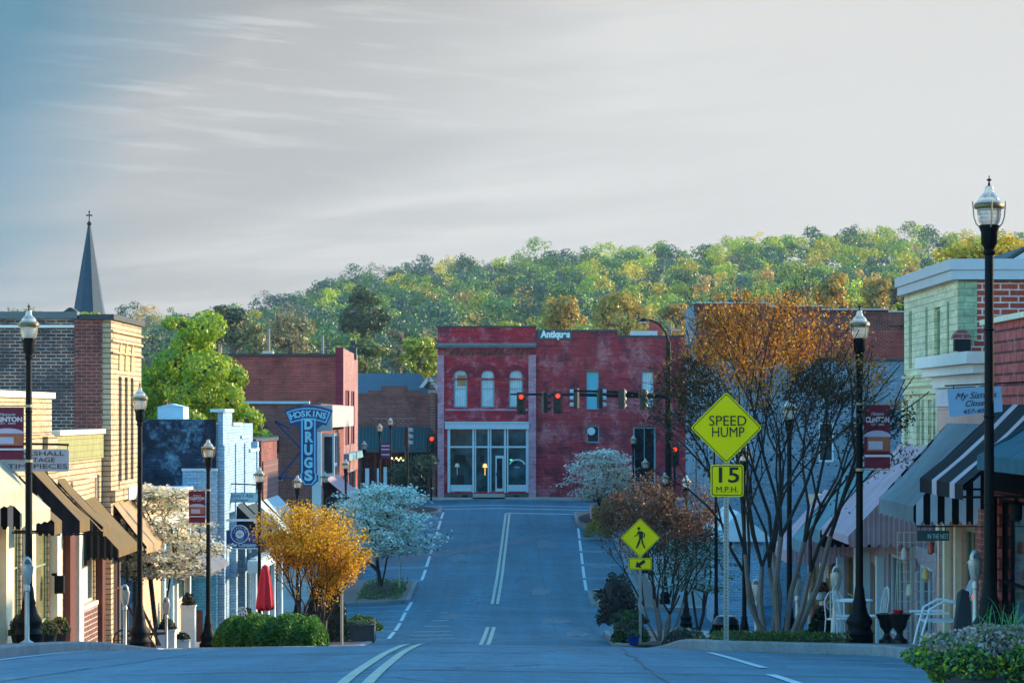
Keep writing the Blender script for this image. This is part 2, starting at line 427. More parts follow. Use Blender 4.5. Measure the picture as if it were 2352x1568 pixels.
M_PAVE = brick('brick pavers', (.30, .13, .10), (.22, .11, .10), (.22, .19, .17), row=.12, wid=.22, msize=.008, patch=(.32, .28, .26), pth=(.45, .6), pscale=.35)
def mat_pavement():
    m, nt, b = newmat('pavement')
    p = pos(nt)
    s = N(nt, 'ShaderNodeSeparateXYZ'); L(nt, p, s.inputs[0])
    c2 = N(nt, 'ShaderNodeCombineXYZ'); L(nt, s.outputs[0], c2.inputs[0]); L(nt, s.outputs[1], c2.inputs[1])
    br = N(nt, 'ShaderNodeTexBrick'); L(nt, c2.outputs[0], br.inputs[0]); br.inputs['Scale'].default_value = 1; br.inputs['Brick Width'].default_value = .22; br.inputs['Row Height'].default_value = .11
    br.inputs['Mortar Size'].default_value = .006; br.inputs['Color1'].default_value = (.27, .13, .10, 1); br.inputs['Color2'].default_value = (.20, .10, .09, 1); br.inputs['Mortar'].default_value = (.2, .18, .16, 1)
    f = noise(nt, p, .8, 6, .65); f2 = noise(nt, p, 20, 3)
    cc = mixc(nt, ramp(nt, f, .3, .7), (.27, .27, .26), (.40, .39, .37))
    jn = math_n(nt, 'LESS_THAN', math_n(nt, 'FRACT', math_n(nt, 'DIVIDE', s.outputs[1], 1.5)), .02)
    cc = mixc(nt, jn, cc, (.1, .1, .1))
    # concrete walk along the shops, brick band beside the kerb
    band = math_n(nt, 'LESS_THAN', math_n(nt, 'ABSOLUTE', math_n(nt, 'ADD', s.outputs[0], 1.05)), 6.7)
    c = mixc(nt, band, cc, br.outputs[0])
    c = mixc(nt, 1.0, c, mixc(nt, ramp(nt, f2, .3, .7), (.85,) * 3, (1.12,) * 3), 'MULTIPLY')
    L(nt, c, b.inputs['Base Color']); b.inputs['Roughness'].default_value = .8; bump(nt, b, f2, .3, .01)
    return m
M_SIDE = mat_pavement()
def mat_soil():
    m, nt, b = newmat('ground cover')
    p = pos(nt); f = noise(nt, p, .12, 8, .65); f2 = noise(nt, p, 1.5, 6, .7)
    c = mixc(nt, ramp(nt, f, .4, .6), (.025, .045, .02), (.05, .06, .035))
    c = mixc(nt, 1.0, c, mixc(nt, f2, (.5,) * 3, (1.4,) * 3), 'MULTIPLY')
    L(nt, c, b.inputs['Base Color']); b.inputs['Roughness'].default_value = .95; bump(nt, b, f2, .6, .2)
    return m
M_SOIL = mat_soil()
M_MULCH = plain('mulch', (.045, .03, .022), .95, .5, 12, bmp=.8)
DS = [float(d) for d in np.arange(-15, 170.31, .45)]
def strip(mb, xa, xb, ds, zf, off=0.0, cols=1):
    for i in range(len(ds) - 1):
        d0, d1 = ds[i], ds[i + 1]
        a0, b0 = (xa(d0), xb(d0)) if callable(xa) else (xa, xb)
        a1, b1 = (xa(d1), xb(d1)) if callable(xa) else (xa, xb)
        for k in range(cols):
            t0, t1 = k / cols, (k + 1) / cols
            p = [(a0 + (b0 - a0) * t0, d0), (a0 + (b0 - a0) * t1, d0), (a1 + (b1 - a1) * t1, d1), (a1 + (b1 - a1) * t0, d1)]
            mb.quad(*[(x, d, zf(x, d) + off) for x, d in p])
mb = MB()
for xa, xb in ((-7.2, -4), (-4, -1), (-1, 2.5), (2.5, 6.2)):
    strip(mb, xa, xb, DS, zr)
road = mb.build('road', M_ASPH, smooth=True); tag(road, kind='structure')
mb = MB(); strip(mb, -80, -7.2, [152.0, 156, 160, 164, 168, 170.3], zr); strip(mb, 6.2, 80, [155.5, 160, 164, 168, 170.3], zr)
tag(mb.build('cross_road', M_ASPH), kind='structure')
mb = MB()
def zside(x, d): return zr(6.2, d) + .05 * (x - 6.2)
ds = [float(d) for d in np.arange(63, 104.1, 1.0)]
for k in range(6): strip(mb, 6.2 + 7 * k, 6.2 + 7 * (k + 1), ds, zside, .0)
tag(mb.build('side_road', M_ASPH), kind='structure')
# terrain sheet to the horizon
def ridge_y(x):
    return float(np.interp(x, [-600, 0, 240, 480, 560, 700, 900, 1100, 1300, 1540, 1700, 1900, 2100, 2352, 2900],
                           [842, 838, 828, 815, 802, 755, 706, 690, 670, 656, 642, 622, 618, 630, 684]))
def terrain(X, d):
    if d < 300: return zr(max(-9, min(7, X)), d) - .22 if d < 200 else zc(d) - .3
    xi = CX + X / d * F
    zt = PZ(ridge_y(xi), 880.)
    t = min(1., max(0., (d - 330) / 550.)); t = t ** 1.25 if t < 1 else 1
    h = -4.8 + (zt + 4.8) * t
    if d > 880: h -= (d - 880) * .06
    return h
mb = MB()
gd = [-60, -30, -10, 0, 5, 10, 15, 20, 25] + list(np.arange(28, 180, 2.0)) + [190, 200, 225, 250, 275, 300, 330, 370, 410, 450, 500, 550, 600, 650, 700, 750, 800, 840, 880, 950, 1100, 1500, 2400, 4000]
ga = [-3, -1.5, -.8, -.5, -.36, -.28, -.23] + list(np.arange(-.2, .201, .02)) + [.23, .28, .36, .5, .8, 1.5, 3]
idx = {}
for i, d in enumerate(gd):
    for j, a in enumerate(ga):
        X = a * max(d, 60.) if d > 60 else a * 120.
        idx[i, j] = len(mb.v)
        z = terrain(X, d)
        if d > 1000: z = min(z, -5 - (d - 1000) * .02)
        mb.v.append((X, float(d), z))
for i in range(len(gd) - 1):
    for j in range(len(ga) - 1):
        mb.f.append((idx[i, j], idx[i, j + 1], idx[i + 1, j + 1], idx[i + 1, j])); mb.m.append(0)
tag(mb.build('ground', M_SOIL, smooth=True), kind='structure')
# pavements with kerbs
def pavement(name, edge, wall, ds, sgn):
    a = MB(); strip(a, lambda d: edge(d) + sgn * .16, lambda d: wall, ds, zs, 0, 2)
    tag(a.build(name, M_SIDE), kind='structure')
    k = MB()
    for i in range(len(ds) - 1):
        d0, d1 = ds[i], ds[i + 1]; e0, e1 = edge(d0), edge(d1)
        gap = .02 if int(d0 / 3) != int(d1 / 3) else 0
        t = .008
        k.quad((e0 + sgn * .16, d0, zs(e0, d0) + t), (e1 + sgn * .16, d1 - gap, zs(e1, d1) + t), (e1 + sgn * .015, d1 - gap, zs(e1, d1) + t), (e0 + sgn * .015, d0, zs(e0, d0) + t))
        k.quad((e0 + sgn * .015, d0, zs(e0, d0) + t), (e1 + sgn * .015, d1 - gap, zs(e1, d1) + t), (e1, d1 - gap, zs(e1, d1) - .02), (e0, d0, zs(e0, d0) - .02))
        k.quad((e0, d0, zs(e0, d0) - .02), (e1, d1 - gap, zs(e1, d1) - .02), (e1, d1 - gap, zr(e1, d1) - .05), (e0, d0, zr(e0, d0) - .05))
        # back of the stone
        k.quad((e0 + sgn * .16, d0, zs(e0, d0) + t), (e1 + sgn * .16, d1 - gap, zs(e1, d1) + t), (e1 + sgn * .16, d1 - gap, zs(e1, d1) - .1), (e0 + sgn * .16, d0, zs(e0, d0) - .1))
    for d in (ds[0], ds[-1]):
        e = edge(d); k.quad((e, d, zr(e, d) - .05), (wall, d, zr(e, d) - .05), (wall, d, zs(wall, d)), (e, d, zs(e, d)))
    tag(k.build(name.replace('pavement', 'kerb'), M_KERB), kind='structure')
fine = lambda a, b: [float(x) for x in np.arange(a, b + .01, .3)]
pavement('pavement', left_edge, -9.7, fine(-12, 159.0), -1)
pavement('pavement', right_edge, 7.8, fine(-12, 89.0), 1)
pavement('pavement', right_edge, 7.8, fine(103.2, 154.5), 1)
mb = MB(); strip(mb, -70, -4.6, [170.3, 171, 172, 173, 174, 175], lambda x, d: zr(x, d) + .12); strip(mb, -4.6, 1.3, [170.3, 171.2], lambda x, d: zr(x, d) + .12); strip(mb, 1.3, 70, [170.3, 171, 172], lambda x, d: zr(x, d) + .12)
for xa, xb in ((-70, 70),):
    mb.quad((xa, 170.3, zr(-9, 170.3) - .1), (xb, 170.3, zr(-9, 170.3) - .1), (xb, 170.3, zr(0, 170.3) + .1), (xa, 170.3, zr(0, 170.3) + .1))
tag(mb.build('far_pavement', M_CONC), kind='structure')
# paint
def path_mark(mb, pts, wd, off=.008, step=.45):
    pts = [(float(a), float(b)) for a, b in pts]
    for (x0, d0), (x1, d1) in zip(pts[:-1], pts[1:]):
        n = max(1, int(math.hypot(x1 - x0, d1 - d0) / step))
        tx, td = x1 - x0, d1 - d0; l = math.hypot(tx, td); nx, nd = td / l * wd / 2, -tx / l * wd / 2
        for i in range(n):
            a = (x0 + tx * i / n, d0 + td * i / n); b = (x0 + tx * (i + 1) / n, d0 + td * (i + 1) / n)
            q = [(a[0] - nx, a[1] - nd), (a[0] + nx, a[1] + nd), (b[0] + nx, b[1] + nd), (b[0] - nx, b[1] - nd)]
            mb.quad(*[(x, d, zr(x, d) + off) for x, d in q])
def cx_line(d): return float(np.interp(d, [0, 21, 33, 42, 50, 60, 75, 92, 106, 152], [-1.1, -1.21, -1.40, -1.46, -1.40, -1.15, -.78, -.68, -.64, -.24]))
mb = MB()
for a, b in ((5, 56), (73, 91.8), (105.5, 153)):
    ds = np.arange(a, b, .6)
    for o in (-.1, .1):
        path_mark(mb, [(cx_line(d) + o, d) for d in ds], .095 if b < 60 else .11)
tag(mb.build('centre_line', M_YEL), kind='structure')
mb = MB()
def ll(d): return float(np.interp(d, [80, 83, 102, 121, 151], [-3.62, -3.66, -3.82, -3.76, -3.74]))
def rl(d): return float(np.interp(d, [105, 114, 143], [2.88, 2.98, 3.36]))
a = 84.0
while a < 104: path_mark(mb, [(ll(t), t) for t in np.arange(a, a + 5.3, .5)], .12); path_mark(mb, [(ll(a) - .02, a - .4), (-6.5, a - .6)], .07); path_mark(mb, [(ll(a), a + 2.6), (-6.5, a + 2.4)], .06); a += 6.1
a = 118.0
while a < 150: path_mark(mb, [(ll(t), t) for t in np.arange(a, a + 5.3, .5)], .12); path_mark(mb, [(ll(a) - .02, a - .4), (-6.5, a - .6)], .08); path_mark(mb, [(ll(a), a + .1), (-6.5, a - .1)], .08); a += 6.3
a = 113.0
while a < 142: path_mark(mb, [(rl(t), t) for t in np.arange(a, a + 5.6, .5)], .12); path_mark(mb, [(rl(a), a - .3), (4.9, a - .4)], .08); path_mark(mb, [(rl(a), a + .2), (4.9, a + .1)], .08); a += 6.4
path_mark(mb, [(-.3, 153.2), (3.6, 153.2)], .35)
path_mark(mb, [(-5, 157.0), (4.6, 157.0)], .3); path_mark(mb, [(-5, 160.2), (4.6, 160.2)], .3)
path_mark(mb, [(-1, 168.2), (9, 168.2)], .25)
for y, xl, xr in ((1466, 941, 1047), (1458, 941, 1040), (1449, 952, 1036), (1437, 974, 1032), (1424, 992, 1031), (1406, 1012, 1030)):
    dd = np.arange(76, 106, .1); yy = np.array([HY - F * zr(-2, d) / d for d in dd]); d = float(dd[np.argmin(abs(yy - y))])
    path_mark(mb, [(PX(xl, d), d), (PX(xr, d), d)], .16 if d > 85 else .11)
path_mark(mb, [(-6.2, 31.5), (-6.25, 40), (-6.35, 48)], .09)
path_mark(mb, [(2.62, 37.6), (2.62, 35), (2.58, 29)], .10); path_mark(mb, [(2.4, 26.3), (2.4, 19)], .10)
path_mark(mb, [(3.05, 35.2), (4.75, 35.0)], .07); path_mark(mb, [(3.0, 32.6), (4.75, 32.4)], .07); path_mark(mb, [(2.9, 30.0), (4.75, 29.8)], .07); path_mark(mb, [(2.85, 29.3), (4.75, 29.1)], .06)
path_mark(mb, [(3.1, 39.2), (4.8, 39.0)], .06)
tag(mb.build('road_marking', M_LINE), kind='structure')
# streak of sunlight across the road before the junction, painted in as reddish colour
M_SUN_STREAK = plain('painted sun streak', (.11, .115, .15), .75, .25, 1.2, bmp=.3)
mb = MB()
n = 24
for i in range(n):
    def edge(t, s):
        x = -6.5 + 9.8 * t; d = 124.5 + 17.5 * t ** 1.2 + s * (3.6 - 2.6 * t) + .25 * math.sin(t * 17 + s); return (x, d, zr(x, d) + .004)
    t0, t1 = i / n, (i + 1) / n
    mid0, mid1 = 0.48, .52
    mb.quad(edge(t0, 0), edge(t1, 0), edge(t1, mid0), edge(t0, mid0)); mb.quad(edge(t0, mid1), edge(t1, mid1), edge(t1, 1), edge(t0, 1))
tag(mb.build('road_sun_streak', M_SUN_STREAK), kind='structure')
# tar seams, joints and a few oil stains on the asphalt
mb = MB(); M_TAR = plain('tar seal', (.015, .055, .09), .6, .3, 6, bmp=.2)
def seam(x0, d0, x1, d1, wd, amp, n=26):
    pts = [(x0 + (x1 - x0) * i / n + rng.normal() * amp * .4, d0 + (d1 - d0) * i / n + rng.normal() * amp) for i in range(n + 1)]
    path_mark(mb, pts, wd, .006, .6)
seam(-6.3, 25.2, 4.6, 26.3, .09, .10); seam(-5.5, 33.5, .2, 34.4, .10, .15); seam(-4.5, 20.5, -3.9, 40, .03, .06); seam(1.2, 18, 1.6, 44, .03, .07)
seam(-3.6, 101.5, 2.6, 99.5, .10, .1); seam(1.5, 78, 1.1, 150, .06, .08, 60); seam(-2.3, 78, -2.2, 152, .05, .08, 60); seam(-1, 118, 3, 119, .14, .15); seam(2.6, 84, 2.5, 96, .12, .2)
tag(mb.build('tar_seam', M_TAR), kind='structure')
mb = MB()
for x, d_, rx, ry in ((1.4, 96, .5, 1.6), (2.0, 88, .35, 2.2), (1.1, 112, .4, 1.8), (-2.1, 98, .4, 1.5), (1.6, 135, .5, 2.6), (-2.4, 128, .4, 2.0), (-4.8, 96, .5, 1.0), (-5.0, 133, .6, 1.2), (4.0, 125, .5, 1.4)):
    mb.poly([(x + rx * (1 + .25 * math.sin(3 * a + x)) * math.cos(a), d_ + ry * (1 + .2 * math.sin(5 * a)) * math.sin(a), zr(x + rx * math.cos(a), d_ + ry * math.sin(a)) + .007) for a in np.linspace(0, 2 * math.pi, 22)[:-1]])
tag(mb.build('oil_stain', plain('oil stained asphalt', (.017, .068, .108), .55, .3, 2, bmp=.2)), kind='structure')
# planting beds: low crowned mounds of mulch on the kerb build-outs
def bed(x, d, rx, ry, h, name='planting_bed'):
    m = MB(); n, k = 22, 4
    for i in range(k):
        for j in range(n):
            def p(r, a):
                q = r * (1 + .08 * math.sin(3 * a + x)); X = x + rx * q * math.cos(a); D = d + ry * q * math.sin(a)
                return (X, D, zs(x, D) + .012 + h * (1 - r * r))
            a0, a1 = 2 * math.pi * j / n, 2 * math.pi * (j + 1) / n
            m.quad(p(i / k, a0), p((i + 1) / k, a0), p((i + 1) / k, a1), p(i / k, a1))
    return tag(m.build(name, M_MULCH, smooth=True), kind='structure')
bed(4.25, 44.6, 1.0, 2.0, .10); bed(4.7, 52.5, 1.4, 4.5, .22); bed(4.1, 75.6, .9, 1.3, .1); bed(-5.1, 111.5, .9, 4.2, .15); bed(4.0, 108, .8, 3.4, .15); bed(4.2, 148.5, .7, 3.6, .15); bed(-4.9, 154.6, .8, 2.6, .15)
# ------------------------------------------------------------------ building kit
def sbox(mb, side, pl, a, b, za, zb, p0, p1):
    if side == 'E': mb.box(pl + p0, pl + p1, a, b, za, zb)
    elif side == 'W': mb.box(pl - p1, pl - p0, a, b, za, zb)
    else: mb.box(a, b, pl - p1, pl - p0, za, zb)
def spt(side, pl, u, z, p=0):
    if side == 'E': return (pl + p, u, z)
    if side == 'W': return (pl - p, u, z)
    return (u, pl - p, z)
REV = .18
def facade(mb, side, pl, u0, u1, z0, z1, ops):
    us = sorted({u0, u1, *[q for o in ops for q in o[:2]]}); zs_ = sorted({z0, z1, *[q for o in ops for q in o[2:4]]})
    us = [q for q in us if u0 <= q <= u1]; zs_ = [q for q in zs_ if z0 <= q <= z1]
    for i in range(len(us) - 1):
        for j in range(len(zs_) - 1):
            mu, mz = (us[i] + us[i + 1]) / 2, (zs_[j] + zs_[j + 1]) / 2
            if any(o[0] < mu < o[1] and o[2] < mz < o[3] for o in ops): continue
            mb.quad(*[spt(side, pl, a, b) for a, b in ((us[i], zs_[j]), (us[i + 1], zs_[j]), (us[i + 1], zs_[j + 1]), (us[i], zs_[j + 1]))])
    for o in ops:
        a, b, c, d = o[:4]
        for (p, q) in (((a, c), (b, c)), ((b, c), (b, d)), ((b, d), (a, d)), ((a, d), (a, c))):
            mb.quad(spt(side, pl, *p), spt(side, pl, *q), spt(side, pl, q[0], q[1], -REV), spt(side, pl, p[0], p[1], -REV))
M_DARKIN = plain('dark interior', (.006, .007, .009), .9, .3, 1, bmp=0)
def building(name, label, cat, x0, x1, d0, d1, zb, zt, wm, ops=None, cop=None, group=None):
    ops = ops or {}
    root = thing(name, label, cat, ((x0 + x1) / 2, d0, zb), group)
    mb = MB()
    e = REV
    mb.box(x0 + (e if 'W' in ops else 0), x1 - (e if 'E' in ops else 0), d0 + (e if 'S' in ops else 0), d1, zb, zt - .003)
    pl = {'E': x1, 'W': x0, 'S': d0}
    for s, o in ops.items():
        u0, u1 = (d0, d1) if s in 'EW' else (x0, x1)
        facade(mb, s, pl[s], u0, u1, zb, zt, o)
    # close the returns behind set-forward faces
    if 'E' in ops and 'S' not in ops: mb.quad((x1, d0, zb), (x1 - e, d0, zb), (x1 - e, d0, zt), (x1, d0, zt))
    if 'W' in ops and 'S' not in ops: mb.quad((x0, d0, zb), (x0 + e, d0, zb), (x0 + e, d0, zt), (x0, d0, zt))
    if 'E' in ops: mb.quad((x1, d1, zb), (x1 - e, d1, zb), (x1 - e, d1, zt), (x1, d1, zt))
    if 'W' in ops: mb.quad((x0, d1, zb), (x0 + e, d1, zb), (x0 + e, d1, zt), (x0, d1, zt))
    mb.build('wall', wm, root)
    if cop:
        m, h, ov = cop
        c = MB(); c.box(x0 - ov, x1 + ov, d0 - ov, d1 + ov * .5, zt + .002, zt + h)
        c.build('coping', m, root, bevel=.01)
    return root
def win(par, side, pl, a, b, za, zb, fm, gm, nx=1, nz=2, rec=.1, fw=.06, bw=.035, sill=None, name='window'):
    f = MB()
    p0, p1 = -rec - .02, -rec + .05
    for q in ((a, a + fw, za, zb), (b - fw, b, za, zb), (a + fw, b - fw, zb - fw, zb), (a + fw, b - fw, za, za + fw)):
        sbox(f, side, pl, *q, p0, p1)
    for i in range(1, nx):
        u = a + (b - a) * i / nx; sbox(f, side, pl, u - bw / 2, u + bw / 2, za + fw, zb - fw, p0 + .005, p1 - .01)
    for i in range(1, nz):
        z = za + (zb - za) * i / nz; sbox(f, side, pl, a + fw, b - fw, z - bw / 2, z + bw / 2, p0 + .007, p1 - .006)
    w_ = f.build(name, fm, par)
    g = MB(); sbox(g, side, pl, a + .02, b - .02, za + .02, zb - .02, -rec - .03, -rec + .012)
    g.build('pane', gm, w_)
    if sill:
        s = MB(); sbox(s, side, pl, a - .08, b + .08, za - .1, za - .004, -rec + .05, .07); s.build('sill', sill, w_)
    return w_
def addbox(name, par, side, pl, a, b, za, zb, p0, p1, mat, bevel=0):
    m = MB(); sbox(m, side, pl, a, b, za, zb, p0, p1); return m.build(name, mat, par, bevel=bevel)
def awning(par, xw, xf, d0, d1, zt, zf, zv, mat, end=None, scallop=.0, lip=None, name='awning'):
    m = MB(); s = 1 if xf > xw else -1
    nseg = max(2, int((d1 - d0) / .3)); sag = .04
    for i in range(nseg):
        a, b = d0 + (d1 - d0) * i / nseg, d0 + (d1 - d0) * (i + 1) / nseg
        for k in range(3):
            t0, t1 = k / 3, (k + 1) / 3
            def q(t, d): return (xw + (xf - xw) * t, d, zt + (zf - zt) * t - sag * math.sin(math.pi * t) * (1 + .5 * math.sin(d * 5)))
            m.quad(q(t0, a), q(t0, b), q(t1, b), q(t1, a))
        sc_ = scallop if i % 2 else 0
        m.quad((xf, a, zf), (xf, b, zf), (xf, b, zv - scallop * (i % 2)), (xf, a, zv - scallop * ((i + 1) % 2)))
    # cloth thickness: an inner layer
    m.quad((xw, d0, zt - .04), (xw, d1, zt - .04), (xf - s * .02, d1, zf - .05), (xf - s * .02, d0, zf - .05))
    o = m.build(name, mat, par)
    fr = MB(); zz = zv + .04
    for d in (d0 + .03, d1 - .03):
        fr.bar((xw, d, zz), (xf - s * .02, d, zz), .03); fr.bar((xw, d, zt - .05), (xf - s * .02, d, zf - .05), .03)
    fr.bar((xf - s * .03, d0 + .03, zz), (xf - s * .03, d1 - .03, zz), .03)
    fr.build('awning_frame', M_BLACK, o)
    if end:
        e = MB(); e.poly([(xw, d0 - .006, zt), (xf, d0 - .006, zf), (xf, d0 - .006, zv), (xw, d0 - .006, zv)])
        k = 8
        for i in range(k):
            a = xw + (xf - xw) * (i + .08) / k; b = xw + (xf - xw) * (i + .92) / k
            e.poly([(a, d0 - .006, zv), (b, d0 - .006, zv), (b - (b - a) * .2, d0 - .006, zv - .05), (a + (b - a) * .2, d0 - .006, zv - .05)])
        e.build('end_panel', end, o)
        e2 = MB(); e2.poly([(xw, d1 + .006, zt), (xf, d1 + .006, zf), (xf, d1 + .006, zv), (xw, d1 + .006, zv)]); e2.build('end_panel', end, o)
    return o
M_BLACK = plain('black painted metal', (.004, .0045, .006), .6, .3, 5, metal=0, bmp=.05, spec=.16)
M_WHITE = plain('white paint', (.62, .66, .70), .55, .15, 4)
M_WHTRIM = plain('white trim', (.70, .70, .68), .5, .1, 4)
M_BLUEW = plain('pale blue paint', (.42, .55, .62), .55, .15, 4)
M_TEALW = plain('weathered teal paint', (.16, .30, .36), .6, .2, 4)
M_CREAM = plain('cream paint', (.74, .66, .50), .6, .12, 4)
M_STONE = plain('grey stone', (.33, .31, .29), .8, .25, 3, bmp=.4)
M_TARC = plain('dark coping', (.04, .045, .055), .7, .3, 3)
M_RUSTW = plain('dark red wood', (.11, .028, .022), .55, .25, 4)
M_WOOD = plain('warm wood', (.32, .19, .08), .6, .3, 6)
M_STEELG = plain('galvanised steel', (.34, .37, .38), .42, .2, 8, metal=.6)
M_G_DARK = glass('dark window glass', (.007, .011, .016))
M_G_TEAL = glass('teal window glass', (.015, .035, .045))
M_G_OLIVE = glass('shop window glass', (.20, .19, .10), .12, .5, .8)
M_G_PALE = stripes('pale window curtain', (.46, .58, .64), (.36, .48, .55), .15, .45, .35)
M_G_CYAN = plain('cyan boarded window', (.07, .38, .50), .4, .12, 1.5, bmp=.02)
M_DOORD = plain('dark door paint', (.05, .03, .035), .45, .25, 3)
M_BRK_DARK = brick('old dark brick', (.21, .075, .055), (.05, .045, .06), (.46, .42, .38), patch=(.075, .06, .075), pth=(.45, .58), pscale=1.3, row=.078, wid=.23, msize=.012, bias=-.1)
M_BRK_LIT = brick('cream painted brick', (.60, .47, .32), (.50, .38, .25), (.22, .12, .06), patch=(.50, .36, .18), pth=(.52, .66), pscale=1.6, row=.115, wid=.40, msize=.013, dirt=.25)
M_BRK_RED = brick('red brick', (.46, .055, .040), (.34, .045, .038), (.44, .22, .20), patch=(.22, .04, .04), pth=(.5, .66), row=.078, msize=.009)
M_BRK_PINK = brick('faded pink brick', (.40, .17, .16), (.33, .15, .15), (.38, .28, .27), patch=(.5, .30, .27), pth=(.5, .65), row=.08)
M_BRK_MARK = brick('worn red painted brick', (.54, .016, .040), (.42, .015, .034), (.28, .04, .06), patch=(.56, .19, .24), pth=(.50, .62), pscale=1.3, patch2=(.16, .028, .055), p2=(.50, .60), p2scale=.9, row=.08, msize=.008, dirt=.4, streak=.4)
M_BRK_WASH = brick('pale washed brick pier', (.52, .27, .36), (.44, .20, .28), (.52, .36, .42), patch=(.40, .05, .10), pth=(.55, .68), pscale=1.3, row=.08)
M_BRK_BROWN = brick('brown brick', (.30, .075, .060), (.19, .055, .05), (.36, .20, .18), patch=(.13, .045, .045), pth=(.5, .65), row=.08, msize=.01)
M_BRK_BLUE = brick('blue white painted brick', (.34, .48, .60), (.29, .43, .56), (.17, .28, .40), patch=(.20, .42, .56), pth=(.56, .68), pscale=1.1, row=.08, dirt=.2)
M_BRK_SKYB = brick('bright blue painted brick', (.10, .42, .66), (.09, .37, .60), (.05, .24, .42), row=.08, dirt=.2)
M_BRK_DKBL = brick('peeling dark blue wall', (.022, .045, .085), (.016, .032, .065), (.012, .022, .045), patch=(.14, .28, .40), pth=(.50, .58), pscale=.6, patch2=(.006, .009, .02), p2=(.46, .54), p2scale=.8, row=.09)
M_BRK_SAGE = brick('sage painted brick', (.66, .62, .42), (.60, .57, .38), (.34, .34, .22), row=.115, wid=.30, msize=.007, dirt=.2, patch=(.42, .50, .46), pth=(.55, .7))
M_BRK_SAGE2 = brick('sage trim brick', (.30, .36, .22), (.26, .32, .20), (.18, .22, .14), row=.115, wid=.30, msize=.007)
M_BRK_ORNG = brick('orange red brick', (.42, .065, .035), (.30, .05, .035), (.58, .44, .42), patch=(.2, .035, .05), pth=(.55, .66), row=.105, wid=.30, msize=.014)
M_SHINGLE = brick('rose painted brick', (.56, .115, .10), (.46, .095, .085), (.13, .03, .035), patch=(.60, .26, .26), pth=(.55, .68), pscale=1.4, row=.155, wid=.48, msize=.018)
M_PINKST = siding('salmon stucco', (.60, .34, .29), .34, .1, gap=.03, dark=.55)
M_SIDPEACH = siding('peach clapboard', (.62, .42, .27), .11, .1, gap=.1, dark=.6)
M_WHWALL = brick('white painted brick', (.24, .32, .40), (.21, .29, .37), (.15, .215, .28), row=.09, dirt=.25, patch=(.16, .22, .28), pth=(.5, .65))
M_OLIVE = siding('olive band', (.27, .26, .10), .13, .2, gap=.08, dark=.45)
M_BOARDS = siding('brown boards', (.13, .055, .05), .2, .25, gap=.2, dark=1.7)
M_ROOFSH = siding('slate blue shingles', (.045, .075, .11), .16, .25, gap=.12, dark=.6)
M_ROOFMET = plain('white metal roof', (.55, .62, .66), .4, .12, 2)
M_SPIRE = siding('slate spire', (.005, .038, .08), .35, .25, gap=.05, dark=.6)
M_AW_CRM = stripes('cream awning', (.56, .49, .36), (.40, .33, .22), .11, .35)
M_AW_CRM0 = stripes('plain cream awning', (.50, .44, .32), (.46, .40, .29), .5, .5)
M_AW_BW = stripes('black white stripe', (.005, .005, .007), (.55, .55, .55), .21, .45)
M_AW_BW2 = stripes('black blue-white stripe', (.004, .004, .006), (.42, .48, .58), .21, .5)
M_AW_TAN = stripes('tan awning', (.165, .112, .05), (.15, .102, .046), .6, .5)
M_AW_PCH = stripes('peach awning', (.40, .28, .16), (.34, .235, .135), .10, .4)
M_AW_NAVY = stripes('navy awning end', (.004, .006, .014), (.008, .010, .02), .25, .4)
M_AW_NAVS = stripes('dark striped awning end', (.004, .004, .006), (.045, .042, .035), .14, .35)
M_AW_BLUE = stripes('blue ticking awning', (.15, .20, .24), (.21, .265, .30), .06, .5)
M_AW_PINK = stripes('mauve awning', (.44, .31, .36), (.41, .29, .34), .5, .5)
M_AW_PST = stripes('mauve striped end', (.28, .20, .24), (.40, .29, .33), .09, .4, thin=(.22, .05, .07))
M_AW_TEAL = stripes('teal awning', (.10, .21, .25), (.13, .24, .28), .16, .5)
M_AW_DTEAL = stripes('dark teal awning', (.025, .085, .12), (.03, .095, .13), .5, .5)
M_AW_BLKP = stripes('black mauve awning', (.008, .010, .014), (.46, .36, .42), 1.6, .27)
M_AW_SLATE = stripes('slate awning', (.035, .055, .065), (.04, .062, .072), .5, .5)
M_AW_PALE = stripes('pale blue awning', (.40, .52, .58), (.34, .46, .52), .2, .5)
M_AW_GRN = stripes('green standing seam', (.018, .055, .065), (.035, .085, .095), .42, .22)

# ------------------------------------------------------------------ left side of the street
XL = -9.2
def gl(d): return zs(-9.2, d)
# shop under the cream awnings
zb = -6.0
A = building('shop_building', 'low cream shop with stepped parapet under the cream and tan striped awnings', 'shop building', -20, XL, 38, 56.9, zb, -.42, M_BRK_LIT,
             {'E': [(47.6, 49.8, -4.0, -1.6), (51.6, 53.0, -4.0, -1.75), (53.9, 56.2, -4.1, -1.85)]})
addbox('parapet', A, 'E', XL, 44, 56.2, -.40, .30, -.35, .06, M_BRK_LIT)
addbox('parapet_cap', A, 'E', XL, 43.9, 56.3, .302, .42, -.4, .12, M_CREAM)
addbox('pilaster', A, 'E', XL, 55.5, 56.7, -1.5, -.45, .0, .10, M_BRK_LIT)
for a, b in ((50.6, 51.4), (53.15, 53.75), (56.3, 56.9)): addbox('pilaster', A, 'E', XL, a, b, gl(a) - .2, -1.6, .002, .16, M_CREAM)
for a, b, c, d, m in ((47.6, 49.8, -4.0, -1.6, M_G_OLIVE), (51.6, 53.0, -4.0, -1.75, M_G_OLIVE), (53.9, 56.2, -4.1, -1.85, M_G_OLIVE)):
    win(A, 'E', XL, a, b, c, d, M_BRK_SAGE2, m, 1, 2, sill=M_CREAM)
lb = MB(); lb.box(XL + .16, XL + .34, 55.9, 56.1, -3.55, -3.2); lb.box(XL + .1, XL + .2, 55.95, 56.05, -3.2, -3.15); lb.build('wall_lantern', M_BLACK, A)
awning(A, XL, -8.1, 43.0, 47.5, -.12, -1.26, -1.47, M_AW_CRM0, M_AW_BW, .03)
